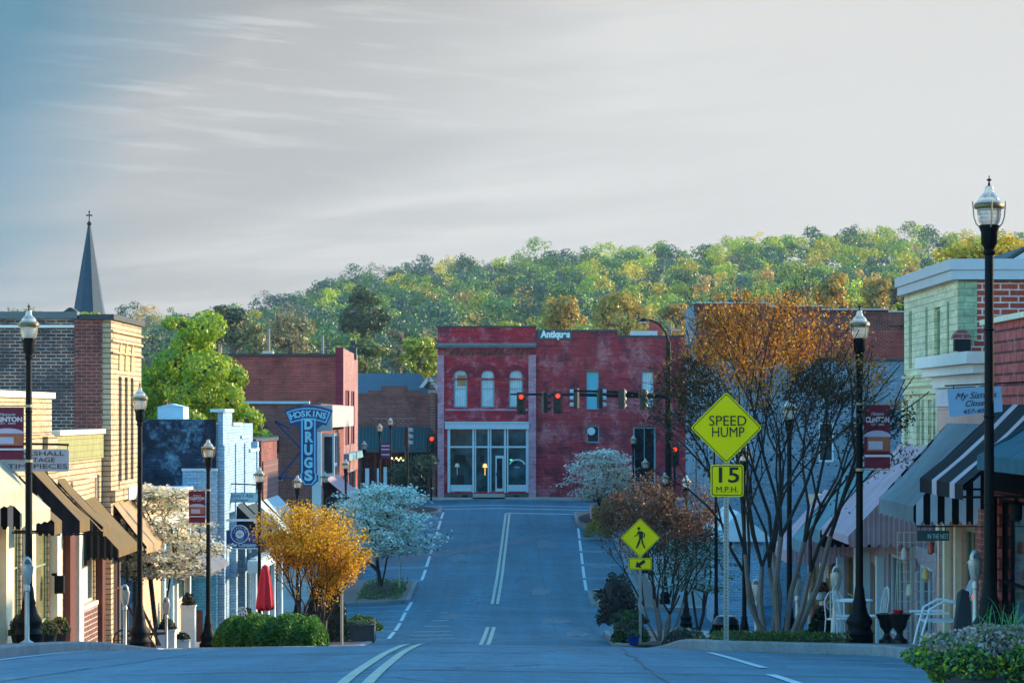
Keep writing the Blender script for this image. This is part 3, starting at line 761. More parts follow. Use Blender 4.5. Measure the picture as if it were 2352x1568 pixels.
awning(A, XL, -8.27, 47.75, 50.7, -.72, -1.69, -1.90, M_AW_CRM, M_AW_BW, .03)
awning(A, XL, -8.27, 51.15, 52.0, -1.02, -1.96, -2.19, M_AW_TAN, None)
awning(A, XL, -8.27, 54.15, 55.45, -1.08, -2.05, -2.28, M_AW_TAN, M_AW_NAVY)
# the next low shop, olive band at the top
B = building('shop_building', 'low cream brick shop with olive band below its parapet, beside the tall brick building', 'shop building', -20, XL, 57.0, 63.4, zb, -.42, M_BRK_LIT,
             {'E': [(57.3, 58.0, -4.3, -1.9), (59.8, 62.4, -4.1, -2.75), (57.4, 59.3, -1.9, -1.42), (61.6, 63.1, -2.7, -1.35)]})
addbox('parapet_band', B, 'E', XL, 57.0, 63.4, -.98, -.44, -.02, .05, M_OLIVE)
addbox('parapet_cap', B, 'E', XL, 57.0, 63.4, -.437, -.34, -.3, .1, M_CREAM)
addbox('red_column', B, 'E', XL, 58.05, 58.75, -5.6, -2.3, .0, .14, M_RUSTW)
addbox('post', B, 'E', XL, 58.9, 59.5, -5.6, -2.3, .0, .2, M_CREAM)
addbox('red_column', B, 'E', XL, 62.55, 63.0, -5.6, -2.4, .0, .15, M_RUSTW)
addbox('bulkhead', B, 'E', XL, 59.55, 62.5, -5.6, -4.15, .0, .05, brick('bulkhead brick', (.16, .05, .04), (.13, .04, .035), (.5, .42, .38), row=.11, msize=.014))
win(B, 'E', XL, 57.3, 58.0, -4.3, -1.9, M_CREAM, M_G_OLIVE, 1, 2)
w_ = win(B, 'E', XL, 59.8, 62.4, -4.1, -2.75, M_CREAM, M_G_TEAL, 1, 1, sill=M_CREAM)
addbox('poster', w_, 'E', XL, 61.2, 61.9, -4.05, -3.3, -.088, -.082, M_BLUEW)
win(B, 'E', XL, 57.4, 59.3, -1.9, -1.42, M_CREAM, M_BRK_LIT, 1, 1)
win(B, 'E', XL, 61.6, 63.1, -2.7, -1.35, M_CREAM, M_BRK_LIT, 1, 1)
awning(B, XL, -8.25, 57.1, 58.2, -1.32, -2.28, -2.47, M_AW_TAN, None)
awning(B, XL, -8.27, 59.5, 62.6, -1.85, -2.86, -3.02, M_AW_TAN, M_AW_NAVS)
# tall old brick building
ztC = 2.13
op = [(64.75 + k * 1.02, 65.25 + k * 1.02, -1.55, .85) for k in range(3)] + [(63.9, 68.4, -5.7, -2.25)]
C_ = building('brick_building', 'tall old dark brick building with cream street front and three narrow tall windows', 'brick building', -20, XL, 63.5, 68.7, zb, ztC, M_BRK_DARK, {}, None)
f = MB(); facade(f, 'E', XL + .2, 63.5, 68.7, zb, ztC - .02, op)
f.quad((XL + .2, 63.5, zb), (XL, 63.5, zb), (XL, 63.5, ztC - .02), (XL + .2, 63.5, ztC - .02))
f.build('street_front', M_BRK_LIT, C_)
addbox('corner_pier', C_, 'S', 63.5, XL - .62, XL - .002, zb, ztC - .02, .0, .03, M_BRK_BROWN)
addbox('coping', C_, 'E', XL, 63.4, 68.75, ztC - .018, ztC + .10, -.5, .28, M_TARC)
addbox('coping', C_, 'S', 63.5, -20, XL - .55, ztC + .002, ztC + .16, -.4, .06, plain('grey flashing', (.10, .13, .15), .6, .2, 3))
addbox('flashing', C_, 'S', 63.5, -20, XL - .62, ztC - .20, ztC - .14, .0, .04, M_WHTRIM)
for k in range(3):
    a, b = 64.75 + k * 1.02, 65.25 + k * 1.02
    win(C_, 'E', XL + .2, a, b, -1.55, .85, M_WOOD, M_G_DARK, 1, 3, rec=.12)
    arch = MB()
    pts = [spt('E', XL + .2, (a + b) / 2 + .33 * math.cos(t), 1.0 + .62 * math.sin(t), .03) for t in np.linspace(0, math.pi, 12)]
    arch.prism(pts + [spt('E', XL + .2, a - .08, .9, .03), ][:0], (-.05, 0, 0)); arch.build('arch', plain('ochre stucco', (.50, .36, .17), .8, .2, 3), C_)
for z in (1.35, 1.62, 1.84): addbox('string_course', C_, 'E', XL + .2, 63.5, 68.7, z, z + .05, .0, .05, M_BRK_LIT)
addbox('ledge', C_, 'E', XL + .2, 63.5, 68.8, -1.98, -1.72, .0, .10, M_BRK_LIT)
pl_ = addbox('name_plaque', C_, 'E', XL + .2, 65.6, 67.9, -1.62 - .38, -1.58 - .12, .10, .13, M_WHTRIM)
win(C_, 'E', XL + .2, 63.95, 65.3, -5.7, -2.3, M_RUSTW, M_DOORD, 1, 2, fw=.12, name='door'); win(C_, 'E', XL + .2, 65.35, 68.35, -5.7, -2.3, plain('dusty blue paint', (.10, .14, .19), .6, .2, 3), M_G_DARK, 2, 2, fw=.1)
awning(C_, XL + .2, -8.25, 63.9, 67.2, -2.03, -2.99, -3.15, M_AW_PCH, None, .02)
ch = MB(); p = P(165, 735, 70); ch.box(p.x - .13, p.x + .13, 69.8, 70.2, 1.5, p.z + .17); c1 = ch.build('chimney', M_BRK_DARK, C_)
cc = MB(); cc.prism([(p.x - .2, 69.7, p.z + .175), (p.x + .2, 69.7, p.z + .175), (p.x + .03, 69.7, p.z + .30), (p.x - .03, 69.7, p.z + .30)], (0, .6, 0)); cc.build('chimney_cap', M_TARC, c1)
# peach clapboard shop in the gap
E_ = building('clapboard_shop', 'low peach clapboard shop with white porch door behind the cream blossom tree', 'shop building', -18, XL, 68.8, 80.9, -6.6, -2.2, M_SIDPEACH,
              {'E': [(74.6, 76.0, -6.0, -3.4), (77.2, 80.0, -5.2, -3.4)]}, (M_WHTRIM, .14, .12))
for a in (74.2, 76.05, 77.0, 80.05): addbox('pilaster', E_, 'E', XL, a, a + .32, -6.5, -3.1, .002, .09, M_BLUEW)
win(E_, 'E', XL, 74.6, 76.0, -6.0, -3.4, M_BLUEW, M_TEALW, 1, 2, name='door'); win(E_, 'E', XL, 77.2, 80.0, -5.2, -3.4, M_BLUEW, M_G_TEAL, 2, 1)
addbox('fascia', E_, 'E', XL, 68.9, 80.8, -3.08, -2.7, .002, .11, M_WHTRIM)
# blue painted building
XD = -8.43
opD = [(82.6, 83.7, -6.3, -3.6), (84.6, 88.4, -6.4, -3.6), (89.6, 91.3, -6.5, -3.6), (83.2, 84.4, -2.6, -.8), (86, 87.2, -2.7, -.8), (88.8, 90, -2.7, -.8)]
D_ = building('painted_building', 'blue and white painted brick building with dark peeling side wall and stepped white front', 'brick building', -19, XD, 81.0, 92.0, -7.2, -.30, M_BRK_BLUE, {'E': opD})
sw = MB(); sw.box(-19, PX(497, 81), 80.88, 80.995, -7.2, -.16); sw.build('side_wall', M_BRK_DKBL, D_)
addbox('painted_panel', D_, 'S', 80.88, PX(421, 81), XD + .002, -7.2, -1.63, .002, .05, M_BRK_BLUE)
addbox('blue_panel', D_, 'S', 80.88, PX(427, 81), XD + .004, -7.2, -3.6, .055, .09, M_BRK_SKYB)
addbox('red_plinth', D_, 'S', 80.88, PX(449, 81), PX(467, 81), -7.2, -5.6, .092, .11, M_RUSTW)
addbox('panel_coping', D_, 'S', 80.88, PX(419, 81), XD + .01, -1.628, -1.56, .0, .1, M_BLUEW)
for i, (a, b, z) in enumerate(((81.0, 83.6, .05), (83.6, 86.2, -.35), (86.2, 89.0, -.75), (89.0, 92.05, -1.2))):
    addbox('stepped_parapet', D_, 'E', XD, a + .004, b, -2.9, z, .004, .16, M_BRK_BLUE)
    addbox('parapet_cap', D_, 'E', XD, a - .1, b, z + .002, z + .09, -.2, .22, M_BLUEW)
for a in (81.0, 84.45, 87.3, 91.5): addbox('pilaster', D_, 'E', XD, a + .006, a + .5, -7.1, -.9, .0, .2, M_BRK_BLUE)
for o in opD:
    win(D_, 'E', XD, *o, M_BLUEW, M_G_DARK if o[3] < -3 else M_G_TEAL, 2 if o[1] - o[0] > 2 else 1, 2)
for d in (82.2, 84.0, 86.4, 88.6, 91.4):
    c = MB(); c.lathe([(.13, 0), (.13, .1), (.09, .16), (.075, 2.2), (.12, 2.3), (.12, 2.4)], (XD + .95, d, zs(XD, d) - .02), 10); c.build('porch_column', M_BLUEW, D_, smooth=True)
addbox('porch_beam', D_, 'E', XD, 81.6, 92, zs(XD, 87) + 2.15, zs(XD, 87) + 2.5, .8, 1.1, M_BLUEW)
po = MB(); po.prism([(XL + .11, 76, -3.42), (XL + 1.15, 76, -4.2), (XL + 1.15, 76, -4.3), (XL + .11, 76, -3.6)], (0, 4.4, 0)); po.build('porch_roof', plain('grey porch roof', (.14, .14, .16), .7, .2, 3), E_)
awning(D_, XD, -7.5, 84.6, 87.0, -2.55, -3.45, -3.7, M_AW_SLATE, M_AW_NAVY); awning(D_, XD, -7.45, 87.8, 91.2, -2.7, -3.6, -3.8, M_AW_SLATE, M_AW_NAVY)
hd = MB(); a = P(370, 962, 84); b = P(428, 933, 84); hd.box(a.x, b.x, 83.2, 84.6, a.z, b.z - .02); hd.box(a.x + .2, b.x - .15, 83.5, 84.3, -.4, a.z)
hd.prism([(a.x - .02, 83.18, b.z - .018), (b.x + .02, 83.18, b.z - .018), ((a.x + b.x) / 2, 83.18, b.z + .08)], (0, 1.44, 0)); hd.build('roof_vent_hood', M_BLUEW, D_)
# brick and board shops further down
G_ = building('brick_shop', 'low dark brick shop with board front and pale awnings beyond the blue painted building', 'shop building', -17, XD, 92.6, 101.5, -7.4, -.95, M_BRK_BROWN,
              {'E': [(93, 94, -3.2, -1.5), (94.3, 95.2, -3.2, -1.5), (96, 100.5, -6.4, -4.2)]}, (M_TARC, .12, .06))
win(G_, 'E', XD, 93, 94, -3.2, -1.5, M_RUSTW, M_RUSTW, 1, 1); win(G_, 'E', XD, 94.3, 95.2, -3.2, -1.5, M_BLUEW, M_G_PALE, 1, 1); win(G_, 'E', XD, 96, 100.5, -6.4, -4.2, M_BLUEW, M_G_TEAL, 3, 1)
addbox('board_front', G_, 'E', XD, 95.4, 101.4, -3.3, -1.6, .002, .05, M_BOARDS)
gs = MB(); gs.box(PX(548, 92), PX(598, 92), 92.4, 92.59, -2.6, PZ(1012, 92)); gs.build('side_band', M_BRK_RED, G_)
awning(G_, XD, -7.4, 92.9, 95.2, -2.9, -3.9, -4.1, M_AW_PALE, M_AW_NAVY); awning(G_, XD, -7.3, 95.5, 101.3, -2.85, -3.95, -4.15, M_AW_PALE, None)
chm = MB(); chm.box(PX(558, 98), PX(575, 98), 97.5, 98.5, -1, PZ(1005, 98)); chm.build('chimney', M_BRK_BROWN, G_)
pj = MB(); x0, x1 = PX(575, 99), PX(612, 99); pj.box(x0, x1, 98.6, 99.4, -1, PZ(1020, 98)); pj.build('roof_unit', M_STEELG, G_)
# drugstore: lower block and taller rear block
H1 = building('drugstore_building', 'two storey brown brick corner store with white framed show window behind the blue neon sign', 'store building', PX(553, 124), PX(737, 124), 124, 140.9, -7.6, PZ(927, 124), M_BRK_BROWN,
              {'E': [(125.2, 131.2, -6.2, -3.8), (126.2, 136.5, -2.5, -.9)]})
xe = PX(737, 124)
rng_ = MB(); rng_.box(PX(548, 124), xe - .5, 123.9, 124.3, PZ(927, 124) + .002, PZ(921, 124)); rng_.build('coping', M_BLUEW, H1)
addbox('cornice_panel', H1, 'E', xe, 124.2, 140.8, -.6, PZ(930, 124), .004, .5, plain('pale stone panel', (.36, .35, .36), .7, .15, 2))
addbox('cornice_panel', H1, 'S', 124, PX(697, 124), xe + .5, -.75, PZ(930, 124), .004, .14, plain('pale stone panel', (.36, .35, .36), .7, .15, 2))
addbox('white_corner_trim', H1, 'S', 124, xe - .38, xe + .02, -7.5, -.77, .004, .12, M_WHITE)
win(H1, 'E', xe, 126.2, 136.5, -2.5, -.9, M_WHITE, M_G_TEAL, 3, 1, fw=.16); win(H1, 'E', xe, 125.2, 131.2, -6.2, -3.8, M_BLUEW, M_G_DARK, 3, 1)
sbx = MB(); sbx.box(xe + .03, xe + .58, 124.3, 124.45, -2.75, -.85); fw_ = sbx.build('bay_frame', M_WHITE, H1)
pn = MB(); pn.box(xe + .13, xe + .48, 124.26, 124.31, -2.6, -1.0); pn.build('pane', M_G_TEAL, fw_)
awning(H1, xe, xe + 1.3, 127, 136, -2.9, -3.9, -4.1, M_AW_PINK, None)
for i, (x0, x1, y0, y1) in enumerate(((600, 640, 1000, 1006), (612, 650, 1100, 1104))):
    lt = MB(); lt.box(PX(x0, 124), PX(x1, 124), 123.93, 123.997, PZ(y1, 124), PZ(y0, 124)); lt.build('lintel', M_STONE, H1)
for (x0, x1, y0, y1) in ((600, 640, 1007, 1040), (690, 700, 1000, 1040)):
    lt = MB(); lt.box(PX(x0, 124), PX(x1, 124), 123.94, 123.996, PZ(y1, 124), PZ(y0, 124)); lt.build('bricked_window', M_G_DARK, H1)
xe2 = PX(786, 141)
H2 = building('red_brick_block', 'taller red brick block with blank side wall and sunlit street face behind the corner store', 'brick building', PX(440, 141), xe2, 141, 155, -7.2, PZ(818, 141), M_BRK_RED,
              {'E': [(143.2, 146.8, -1.6, 1.2), (148.4, 151.6, -1.6, 1.2), (142, 146, -6, -3.0), (147, 153, -6, -3.0)]})
cp = MB(); cp.box(PX(440, 141), xe2 - .35, 140.9, 141.4, PZ(818, 141) + .002, PZ(812, 141)); cp.build('coping', M_TARC, H2)
M_PIER = brick('crimson pier', (.30, .02, .05), (.25, .02, .045), (.2, .05, .07), row=.08)
addbox('corner_pier', H2, 'S', 141, xe2 - .33, xe2 + .06, -7, PZ(798, 141), .004, .12, M_PIER)
pf = MB(); pf.poly([(xe2 + .004, 141, 2.9), (xe2 + .004, 155, 2.9), (xe2 + .004, 155, PZ(815, 155)), (xe2 + .004, 148, PZ(808, 148)), (xe2 + .004, 141, PZ(798, 141))]); pf.poly([(xe2 - .3, 141, 2.9), (xe2 - .3, 155, 2.9), (xe2 - .3, 155, PZ(815, 155)), (xe2 - .3, 148, PZ(808, 148)), (xe2 - .3, 141, PZ(798, 141))])
pf.build('street_parapet', M_BRK_PINK, H2)
fp = MB(); facade(fp, 'E', xe2 + .02, 141.002, 155, -3.0, 2.95, [(143.2, 146.8, -1.6, 1.2), (148.4, 151.6, -1.6, 1.2)]); fp.build('street_front', M_BRK_PINK, H2)
for a, b in ((143.2, 146.8), (148.4, 151.6)): win(H2, 'E', xe2 + .02, a, b, -1.6, 1.2, M_RUSTW, stripes('mauve shutters', (.20, .06, .08), (.13, .03, .05), .4, .4), 2, 2, rec=.09)
addbox('shop_cornice', H2, 'E', xe2, 141, 155, -2.35, -2.0, .02, .35, M_TEALW)
for a, b in ((142, 146), (147, 153)): win(H2, 'E', xe2, a, b, -6, -3.0, M_TEALW, M_G_DARK, 2, 2)
fx = MB()
pa = [P(682 + 52 * math.cos(t) if False else x, y, 141) for x, y in ()]
pts = [(PX(795 - 22 + 27 * math.cos(t), 141), 140.985, PZ(947, 141) + .62 * math.sin(t)) for t in np.linspace(0, math.pi, 10)]
pts = [(PX(742 + 26 * math.cos(t), 141), 140.99, PZ(946, 141) + .5 * math.sin(t)) for t in np.linspace(0, math.pi, 12)]
fx.prism(pts, (0, -.04, 0)); fx.build('blind_arch', M_BRK_DARK, H2)
for xx, wd in ((635, 18),):
    fx = MB(); pts = [(PX(xx + wd * math.cos(t), 141), 140.99, PZ(985, 141) + 1.3 * math.sin(t)) for t in np.linspace(0, math.pi, 10)]
    fx.prism(pts, (0, -.04, 0)); fx.build('arched_window', M_G_TEAL, H2)
vt = MB(); vt.box(PX(803, 152), PX(819, 152), 151.5, 152.5, 2.9, PZ(798, 152)); vt.lathe([(.05, 0), (.05, .15), (.2, .2), (.2, .35), (.05, .4)], (PX(811, 152), 152, PZ(798, 152)), 10); vt.build('roof_vent', M_TARC, H2)
rv = MB(); rv.box(PX(605, 148), PX(628, 148), 147.5, 148.5, 2.6, PZ(806, 148)); rv.build('roof_unit', M_STEELG, H2)

# ------------------------------------------------------------------ across the junction
def gz(d): return zr(0, d) + .1
K0 = building('brick_shop', 'dark brick shop with slate blue roof and green metal awning left of the crimson building', 'shop building', PX(800, 173), PX(1003, 173), 173, 186, -5.6, PZ(905, 173), M_BRK_BROWN,
              {'S': [(PX(828, 173), PX(985, 173), -5.0, PZ(1030, 173))]})
xa, xb = PX(822, 173), PX(986, 173)
pr = MB()
prof = [(820, 903), (846, 903), (846, 896), (876, 896), (876, 886), (936, 886), (936, 896), (968, 896), (968, 903), (1003, 903), (1003, 912), (820, 912)]
pr.prism([P(x, y, 173) + Vector((0, -.06, 0)) for x, y in prof], (0, .3, 0)); pr.build('stepped_parapet', M_BRK_BROWN, K0)
for i in range(34):
    pass
dp = MB()
for r_ in range(5):
    for c in range(14):
        if (r_ + c) % 2: continue
        x = PX(862 + c * 6.2, 173); z = PZ(1000 - 14 + r_ * 5.2 - 18, 173)
        dp.box(x, x + .1, 172.95, 172.998, z, z + .06)
for z in (PZ(962, 173), PZ(1003, 173)): dp.box(PX(855, 173), PX(955, 173), 172.95, 172.998, z, z + .05)
dp.build('brick_pattern', plain('pale header brick', (.30, .20, .19), .8, .2, 5), K0)
pq = MB()
for i in range(44):
    z = -5 + i * .16
    pq.box(PX(988, 173), PX(1000, 173), 172.9, 172.995, z, z + .08)
pq.build('quoins', plain('pale header brick', (.30, .20, .19), .8, .2, 5), K0)
rf = MB()
rf.prism([P(822, 905, 174), P(985, 905, 174), (PX(968, 180), 180, PZ(857, 180)), (PX(800, 180), 180, PZ(857, 180))], (0, 3, -1.2)); rf.build('roof', M_ROOFSH, K0)
gb = MB(); gb.prism([P(966, 892, 176), P(1004, 892, 176), P(985, 868, 176)], (0, 4, 0)); dm = gb.build('gable', M_ROOFSH, K0)
gt = MB(); gt.bar(P(964, 894, 175.95), P(985, 867, 175.95), .22); gt.bar(P(985, 867, 175.95), P(1006, 894, 175.95), .22); gt.build('gable_trim', M_WHITE, dm)
ed = MB(); ed.bar(P(822, 905, 173.9), P(846, 905, 173.9), .08); ed.bar(P(968, 905, 173.9), P(986, 905, 173.9), .08); ed.build('eaves_trim', M_WHITE, K0)
ga_ = MB(); zt_, zf_ = PZ(980, 173), PZ(1030, 172)
n = 22
for i in range(n):
    a = xa - .1 + (xb + .2 - xa) * i / n; b = xa - .1 + (xb + .2 - xa) * (i + 1) / n
    ga_.mi = 0; ga_.quad((a, 173, zt_), (b, 173, zt_), (b, 171.7, zf_), (a, 171.7, zf_)); ga_.quad((a, 171.7, zf_), (b, 171.7, zf_), (b, 171.7, zf_ - .22), (a, 171.7, zf_ - .22))
    ga_.mi = 1; ga_.bar((a, 173, zt_ + .03), (a, 171.7, zf_ + .03), .05)
ga_.build('metal_awning', [plain('green sheet metal', (.018, .058, .066), .4, .2, 2), plain('seam', (.045, .10, .11), .4, .2, 2)], K0)
st = MB()
for x in (828, 862, 905, 944, 984): st.box(PX(x, 173) - .07, PX(x, 173) + .07, 172.98, 173.08, -5.2, PZ(1035, 173))
st.box(PX(828, 173), PX(985, 173), 172.97, 173.09, -4.5, -4.38); stf = st.build('window', M_DOORD, K0)
st = MB(); st.box(PX(829, 173), PX(984, 173), 173.1, 173.13, -5.2, PZ(1031, 173)); st.build('pane', M_G_DARK, stf)
M_BULB = glow('warm bulb', (1, .62, .16), 1.2)
bl = MB()
for i in range(6): bl.lathe([(.03, -.06), (.07, 0), (.03, .06)], (PX(900 + i * 5.2, 173), 173.04, PZ(1052 + (i % 2) * 4, 173)), 8)
bl.build('hanging_lights', M_BULB, K0)
for x0, x1, y0, y1 in ((838, 848, 1075, 1108), (866, 874, 1075, 1108), (881, 889, 1072, 1106)):
    c = MB(); c.box(PX(x0, 172.5), PX(x1, 172.5), 172.45, 172.6, -5.25, PZ(y0, 172.5)); c.build('window_display', M_BLUEW, K0)
c = MB(); c.box(PX(930, 173), PX(938, 173), 173.02, 173.06, PZ(1085, 173), PZ(1035, 173)); c.build('lit_panel', plain('warm wall', (.55, .38, .16), .6, .1, 2), K0)

# the crimson corner building with arched windows
Dm = 171.0
xm0, xm1, xm2 = PX(1005, Dm), PX(1231, Dm), PX(1582, Dm)
ztM = PZ(752, Dm)
arches = [(1058, 15.5), (1120, 15.5), (1185, 15.5)]
opS = [(PX(c - h, Dm), PX(c + h, Dm), PZ(935, Dm), PZ(850, Dm)) for c, h in arches]
opS += [(PX(1028, Dm), PX(1214, Dm), PZ(1128, Dm), PZ(985, Dm))]
opS += [(PX(1347, Dm), PX(1375, Dm), PZ(940, Dm), PZ(853, Dm)), (PX(1474, Dm), PX(1501, Dm), PZ(937, Dm), PZ(853, Dm)),
        (PX(1348, Dm), PX(1376, Dm), PZ(1016, Dm), PZ(978, Dm)), (PX(1454, Dm), PX(1506, Dm), PZ(1110, Dm), PZ(980, Dm))]
opL = [o for o in opS if o[0] < xm1]; opR = [o for o in opS if o[0] > xm1]
Mm = building('crimson_building', 'two storey crimson brick corner building with three arched windows over a glazed shopfront', 'store building', xm0, xm1, Dm, 190, -5.7, ztM, M_BRK_MARK, {'S': opL})
wr = MB(); wr.box(xm1 + .001, xm2, Dm + REV, 190, -5.7, PZ(775, Dm)); facade(wr, 'S', Dm + .06, xm1 + .001, xm2, -5.7, PZ(775, Dm), opR)
wr.box(xm1 + .002, PX(1418, Dm), Dm + .3, 190, PZ(775, Dm) + .002, PZ(762, Dm)); wr.quad((xm1 + .001, Dm + .06, PZ(775, Dm)), (PX(1418, Dm), Dm + .06, PZ(775, Dm)), (PX(1418, Dm), Dm + .06, PZ(762, Dm)), (xm1 + .001, Dm + .06, PZ(759, Dm)))
wr.quad((xm2, Dm + .06, -5.7), (xm2, Dm + .3, -5.7), (xm2, Dm + .3, PZ(775, Dm)), (xm2, Dm + .06, PZ(775, Dm)))
wr.build('side_wing', brick('worn crimson side brick', (.50, .022, .042), (.37, .020, .038), (.32, .10, .12), patch=(.42, .15, .17), pth=(.50, .60), pscale=.6, patch2=(.15, .03, .055), p2=(.50, .60), p2scale=.8, row=.08, msize=.009, dirt=.45, streak=.42), Mm)
cps = MB(); cps.box(xm1 + .05, PX(1418, Dm), Dm + .02, Dm + .3, PZ(762, Dm) + .004, PZ(757, Dm)); cps.box(PX(1418, Dm) + .002, xm2 + .05, Dm + .02, Dm + .32, PZ(775, Dm) + .004, PZ(770, Dm)); cps.box(xm0 - .05, xm1 + .04, Dm - .06, Dm + .3, ztM + .002, ztM + .1); cps.build('coping', M_TARC, Mm)
M_CRIM = brick('deep crimson trim', (.30, .012, .04), (.24, .012, .035), (.16, .03, .05), patch=(.42, .16, .22), pth=(.56, .68), pscale=1.5, row=.08)
sh = MB(); sh.box(xm0 + .45, xm1 - .45, Dm - .012, Dm - .001, PZ(818, Dm), PZ(800, Dm)); sh.build('corbel_shade_strip', M_BRK_BROWN, Mm)  # dark strip painted in for the shadow between the corbels
co_ = MB(); co_.box(xm0 - .02, xm1 + .02, Dm - .28, Dm - .002, PZ(794, Dm), PZ(788, Dm)); co_.box(xm0, xm1, Dm - .18, Dm - .002, PZ(798, Dm), PZ(794, Dm) - .003); co_.build('cornice', plain('weathered cornice', (.13, .17, .20), .7, .3, 3), Mm)
cr = MB()
for i in range(15):
    x = PX(1033 + i * 12.4, Dm); cr.box(x, x + .16, Dm - .14, Dm - .002, PZ(811, Dm), PZ(801, Dm)); cr.box(x + .03, x + .13, Dm - .1, Dm - .003, PZ(815, Dm), PZ(811, Dm) - .002)
cr.box(xm0 + .45, xm1 - .45, Dm - .12, Dm - .002, PZ(801, Dm) + .002, PZ(799, Dm) + .02); cr.build('corbel_table', M_CRIM, Mm)
for a, b in ((xm0, PX(1020, Dm)), (PX(1214, Dm), xm1)):
    addbox('corner_pier', Mm, 'S', Dm, a, b, -5.6, PZ(815, Dm), .002, .12, M_BRK_WASH)
addbox('string_course', Mm, 'S', Dm, PX(1022, Dm), PX(1212, Dm), PZ(872, Dm), PZ(868, Dm), .002, .05, M_BRK_MARK)
addbox('string_course', Mm, 'S', Dm, PX(1022, Dm), PX(1212, Dm), PZ(943, Dm), PZ(938, Dm), .002, .07, M_BRK_WASH)
for k, (c, h) in enumerate(arches):
    a, b, za, zz = opS[k]; r_ = (b - a) / 2; mx = (a + b) / 2; zsp = zz - r_
    spd = MB()
    for sg in (-1, 1):
        pts = [(mx + sg * r_, Dm - .0015, zz), ] + [(mx + sg * r_ * math.cos(t), Dm - .0015, zsp + r_ * math.sin(t)) for t in np.linspace(0, math.pi / 2, 8)]
        spd.prism(pts, (0, .16, 0))
    spd.build('arch_spandrel', M_BRK_MARK, Mm)
    ar = MB()
    ts = np.linspace(0, math.pi, 16)
    for t0, t1 in zip(ts[:-1], ts[1:]):
        q = [(mx + rr * math.cos(t), Dm - .09, zsp + rr * math.sin(t)) for rr, t in ((r_ + .06, t0), (r_ + .34, t0), (r_ + .34, t1), (r_ + .06, t1))]
        ar.prism(q, (0, .088, 0))
    ar.build('arch_hood', M_CRIM, Mm)
    wn = win(Mm, 'S', Dm, a, b, za, zz, M_TEALW, M_G_PALE, 1, 2, rec=.1, fw=.08, sill=M_BRK_MARK)
    if k == 0:
        addbox('tan_blind', wn, 'S', Dm, a + .2, b - .1, zsp - .55, zsp + .12, -.087, -.082, M_WOOD)
fas = addbox('shop_fascia', Mm, 'S', Dm, PX(1022, Dm), PX(1215, Dm), PZ(985, Dm), PZ(971, Dm), .002, .2, plain('pale blue fascia', (.40, .52, .60), .6, .12, 3))
addbox('fascia_cap', fas, 'S', Dm, PX(1021, Dm), PX(1216, Dm), PZ(971, Dm) + .002, PZ(968, Dm), .0, .26, M_BLUEW)
shf = MB()
for x, wd in ((1031, .16), (1087, .12), (1092, .08), (1122, .10), (1127, .08), (1160, .12), (1166, .08), (1211, .16)): shf.box(PX(x, Dm) - wd / 2, PX(x, Dm) + wd / 2, Dm - .02 if x not in (1092, 1127) else Dm + .03, Dm + .1, -4.75, PZ(985, Dm))
shf.box(PX(1031, Dm), PX(1211, Dm), Dm - .01, Dm + .1, PZ(1028, Dm), PZ(1024, Dm))
for a, b in ((1035, 1084), (1164, 1208)):
    shf.box(PX(a, Dm), PX(b, Dm), Dm + .0, Dm + .1, PZ(1118, Dm), PZ(1113, Dm)); shf.box(PX(a, Dm), PX(b, Dm), Dm + .02, Dm + .09, -4.72, PZ(1118, Dm) - .002)
shf.build('shopfront', M_BLUEW, Mm)
M_SHOPIN = plain('shop interior wall', (.12, .20, .22), .8, .3, 1.2, bmp=0)
spn = MB(); spn.box(PX(1032, Dm), PX(1210, Dm), Dm + .11, Dm + .13, -4.75, PZ(985, Dm)); spn.build('shop_glass', glass('shopfront glass', (.022, .055, .065), .05, .7, 1.2), Mm)
dr = MB(); dr.box(PX(1138, Dm), PX(1157, Dm), Dm + .03, Dm + .1, -4.72, PZ(1046, Dm)); drr = dr.build('door', M_BLUEW, Mm)
dp_ = MB(); dp_.box(PX(1141, Dm), PX(1154, Dm), Dm + .02, Dm + .032, -4.5, PZ(1052, Dm)); dp_.build('pane', M_G_DARK, drr)
dh = MB(); dh.box(PX(1139, Dm), PX(1140.5, Dm), Dm - .03, Dm + .03, PZ(1092, Dm), PZ(1085, Dm)); dh.build('handle', M_BLACK, drr)
M_LAMPSH = glow('lit lamp shade', (1, .5, .12), .45)
for x, y, m in ((1050, 1068, plain('pale lamp shade', (.6, .55, .45), .6, .1, 2)), (1114, 1069, M_LAMPSH)):
    l = MB(); l.lathe([(.16, 0), (.09, .22)], (PX(x, Dm), Dm - .05 + .13, PZ(y + 4, Dm)), 12); l.box(PX(x, Dm) - .02, PX(x, Dm) + .02, Dm + .06, Dm + .1, PZ(y + 22, Dm), PZ(y + 4, Dm)); l.build('shop_lamp', m, Mm, smooth=True)
for x0, x1, y0, y1 in ((1042, 1070, 1044, 1066), (1050, 1066, 1090, 1112), (1103, 1112, 1046, 1062)):
    fr = MB(); fr.box(PX(x0, Dm), PX(x1, Dm), Dm + .09, Dm + .108, PZ(y1, Dm), PZ(y0, Dm)); fr.build('window_display', M_DARKIN, Mm)
text(Mm, 'OPEN', .10, (PX(1187, Dm), Dm + .1, PZ(1073, Dm)), M_BLUEW); 
ar = MB()
ts = np.linspace(0.15, math.pi - .15, 14)
for t0, t1 in zip(ts[:-1], ts[1:]):
    q = [(PX(1188, Dm) + rr * math.cos(t), Dm + .1, PZ(1068, Dm) + rr * .75 * math.sin(t)) for rr, t in ((.40, t0), (.50, t0), (.50, t1), (.40, t1))]
    ar.prism(q, (0, .006, 0))
ar.build('window_arc_decal', M_BLUEW, Mm)
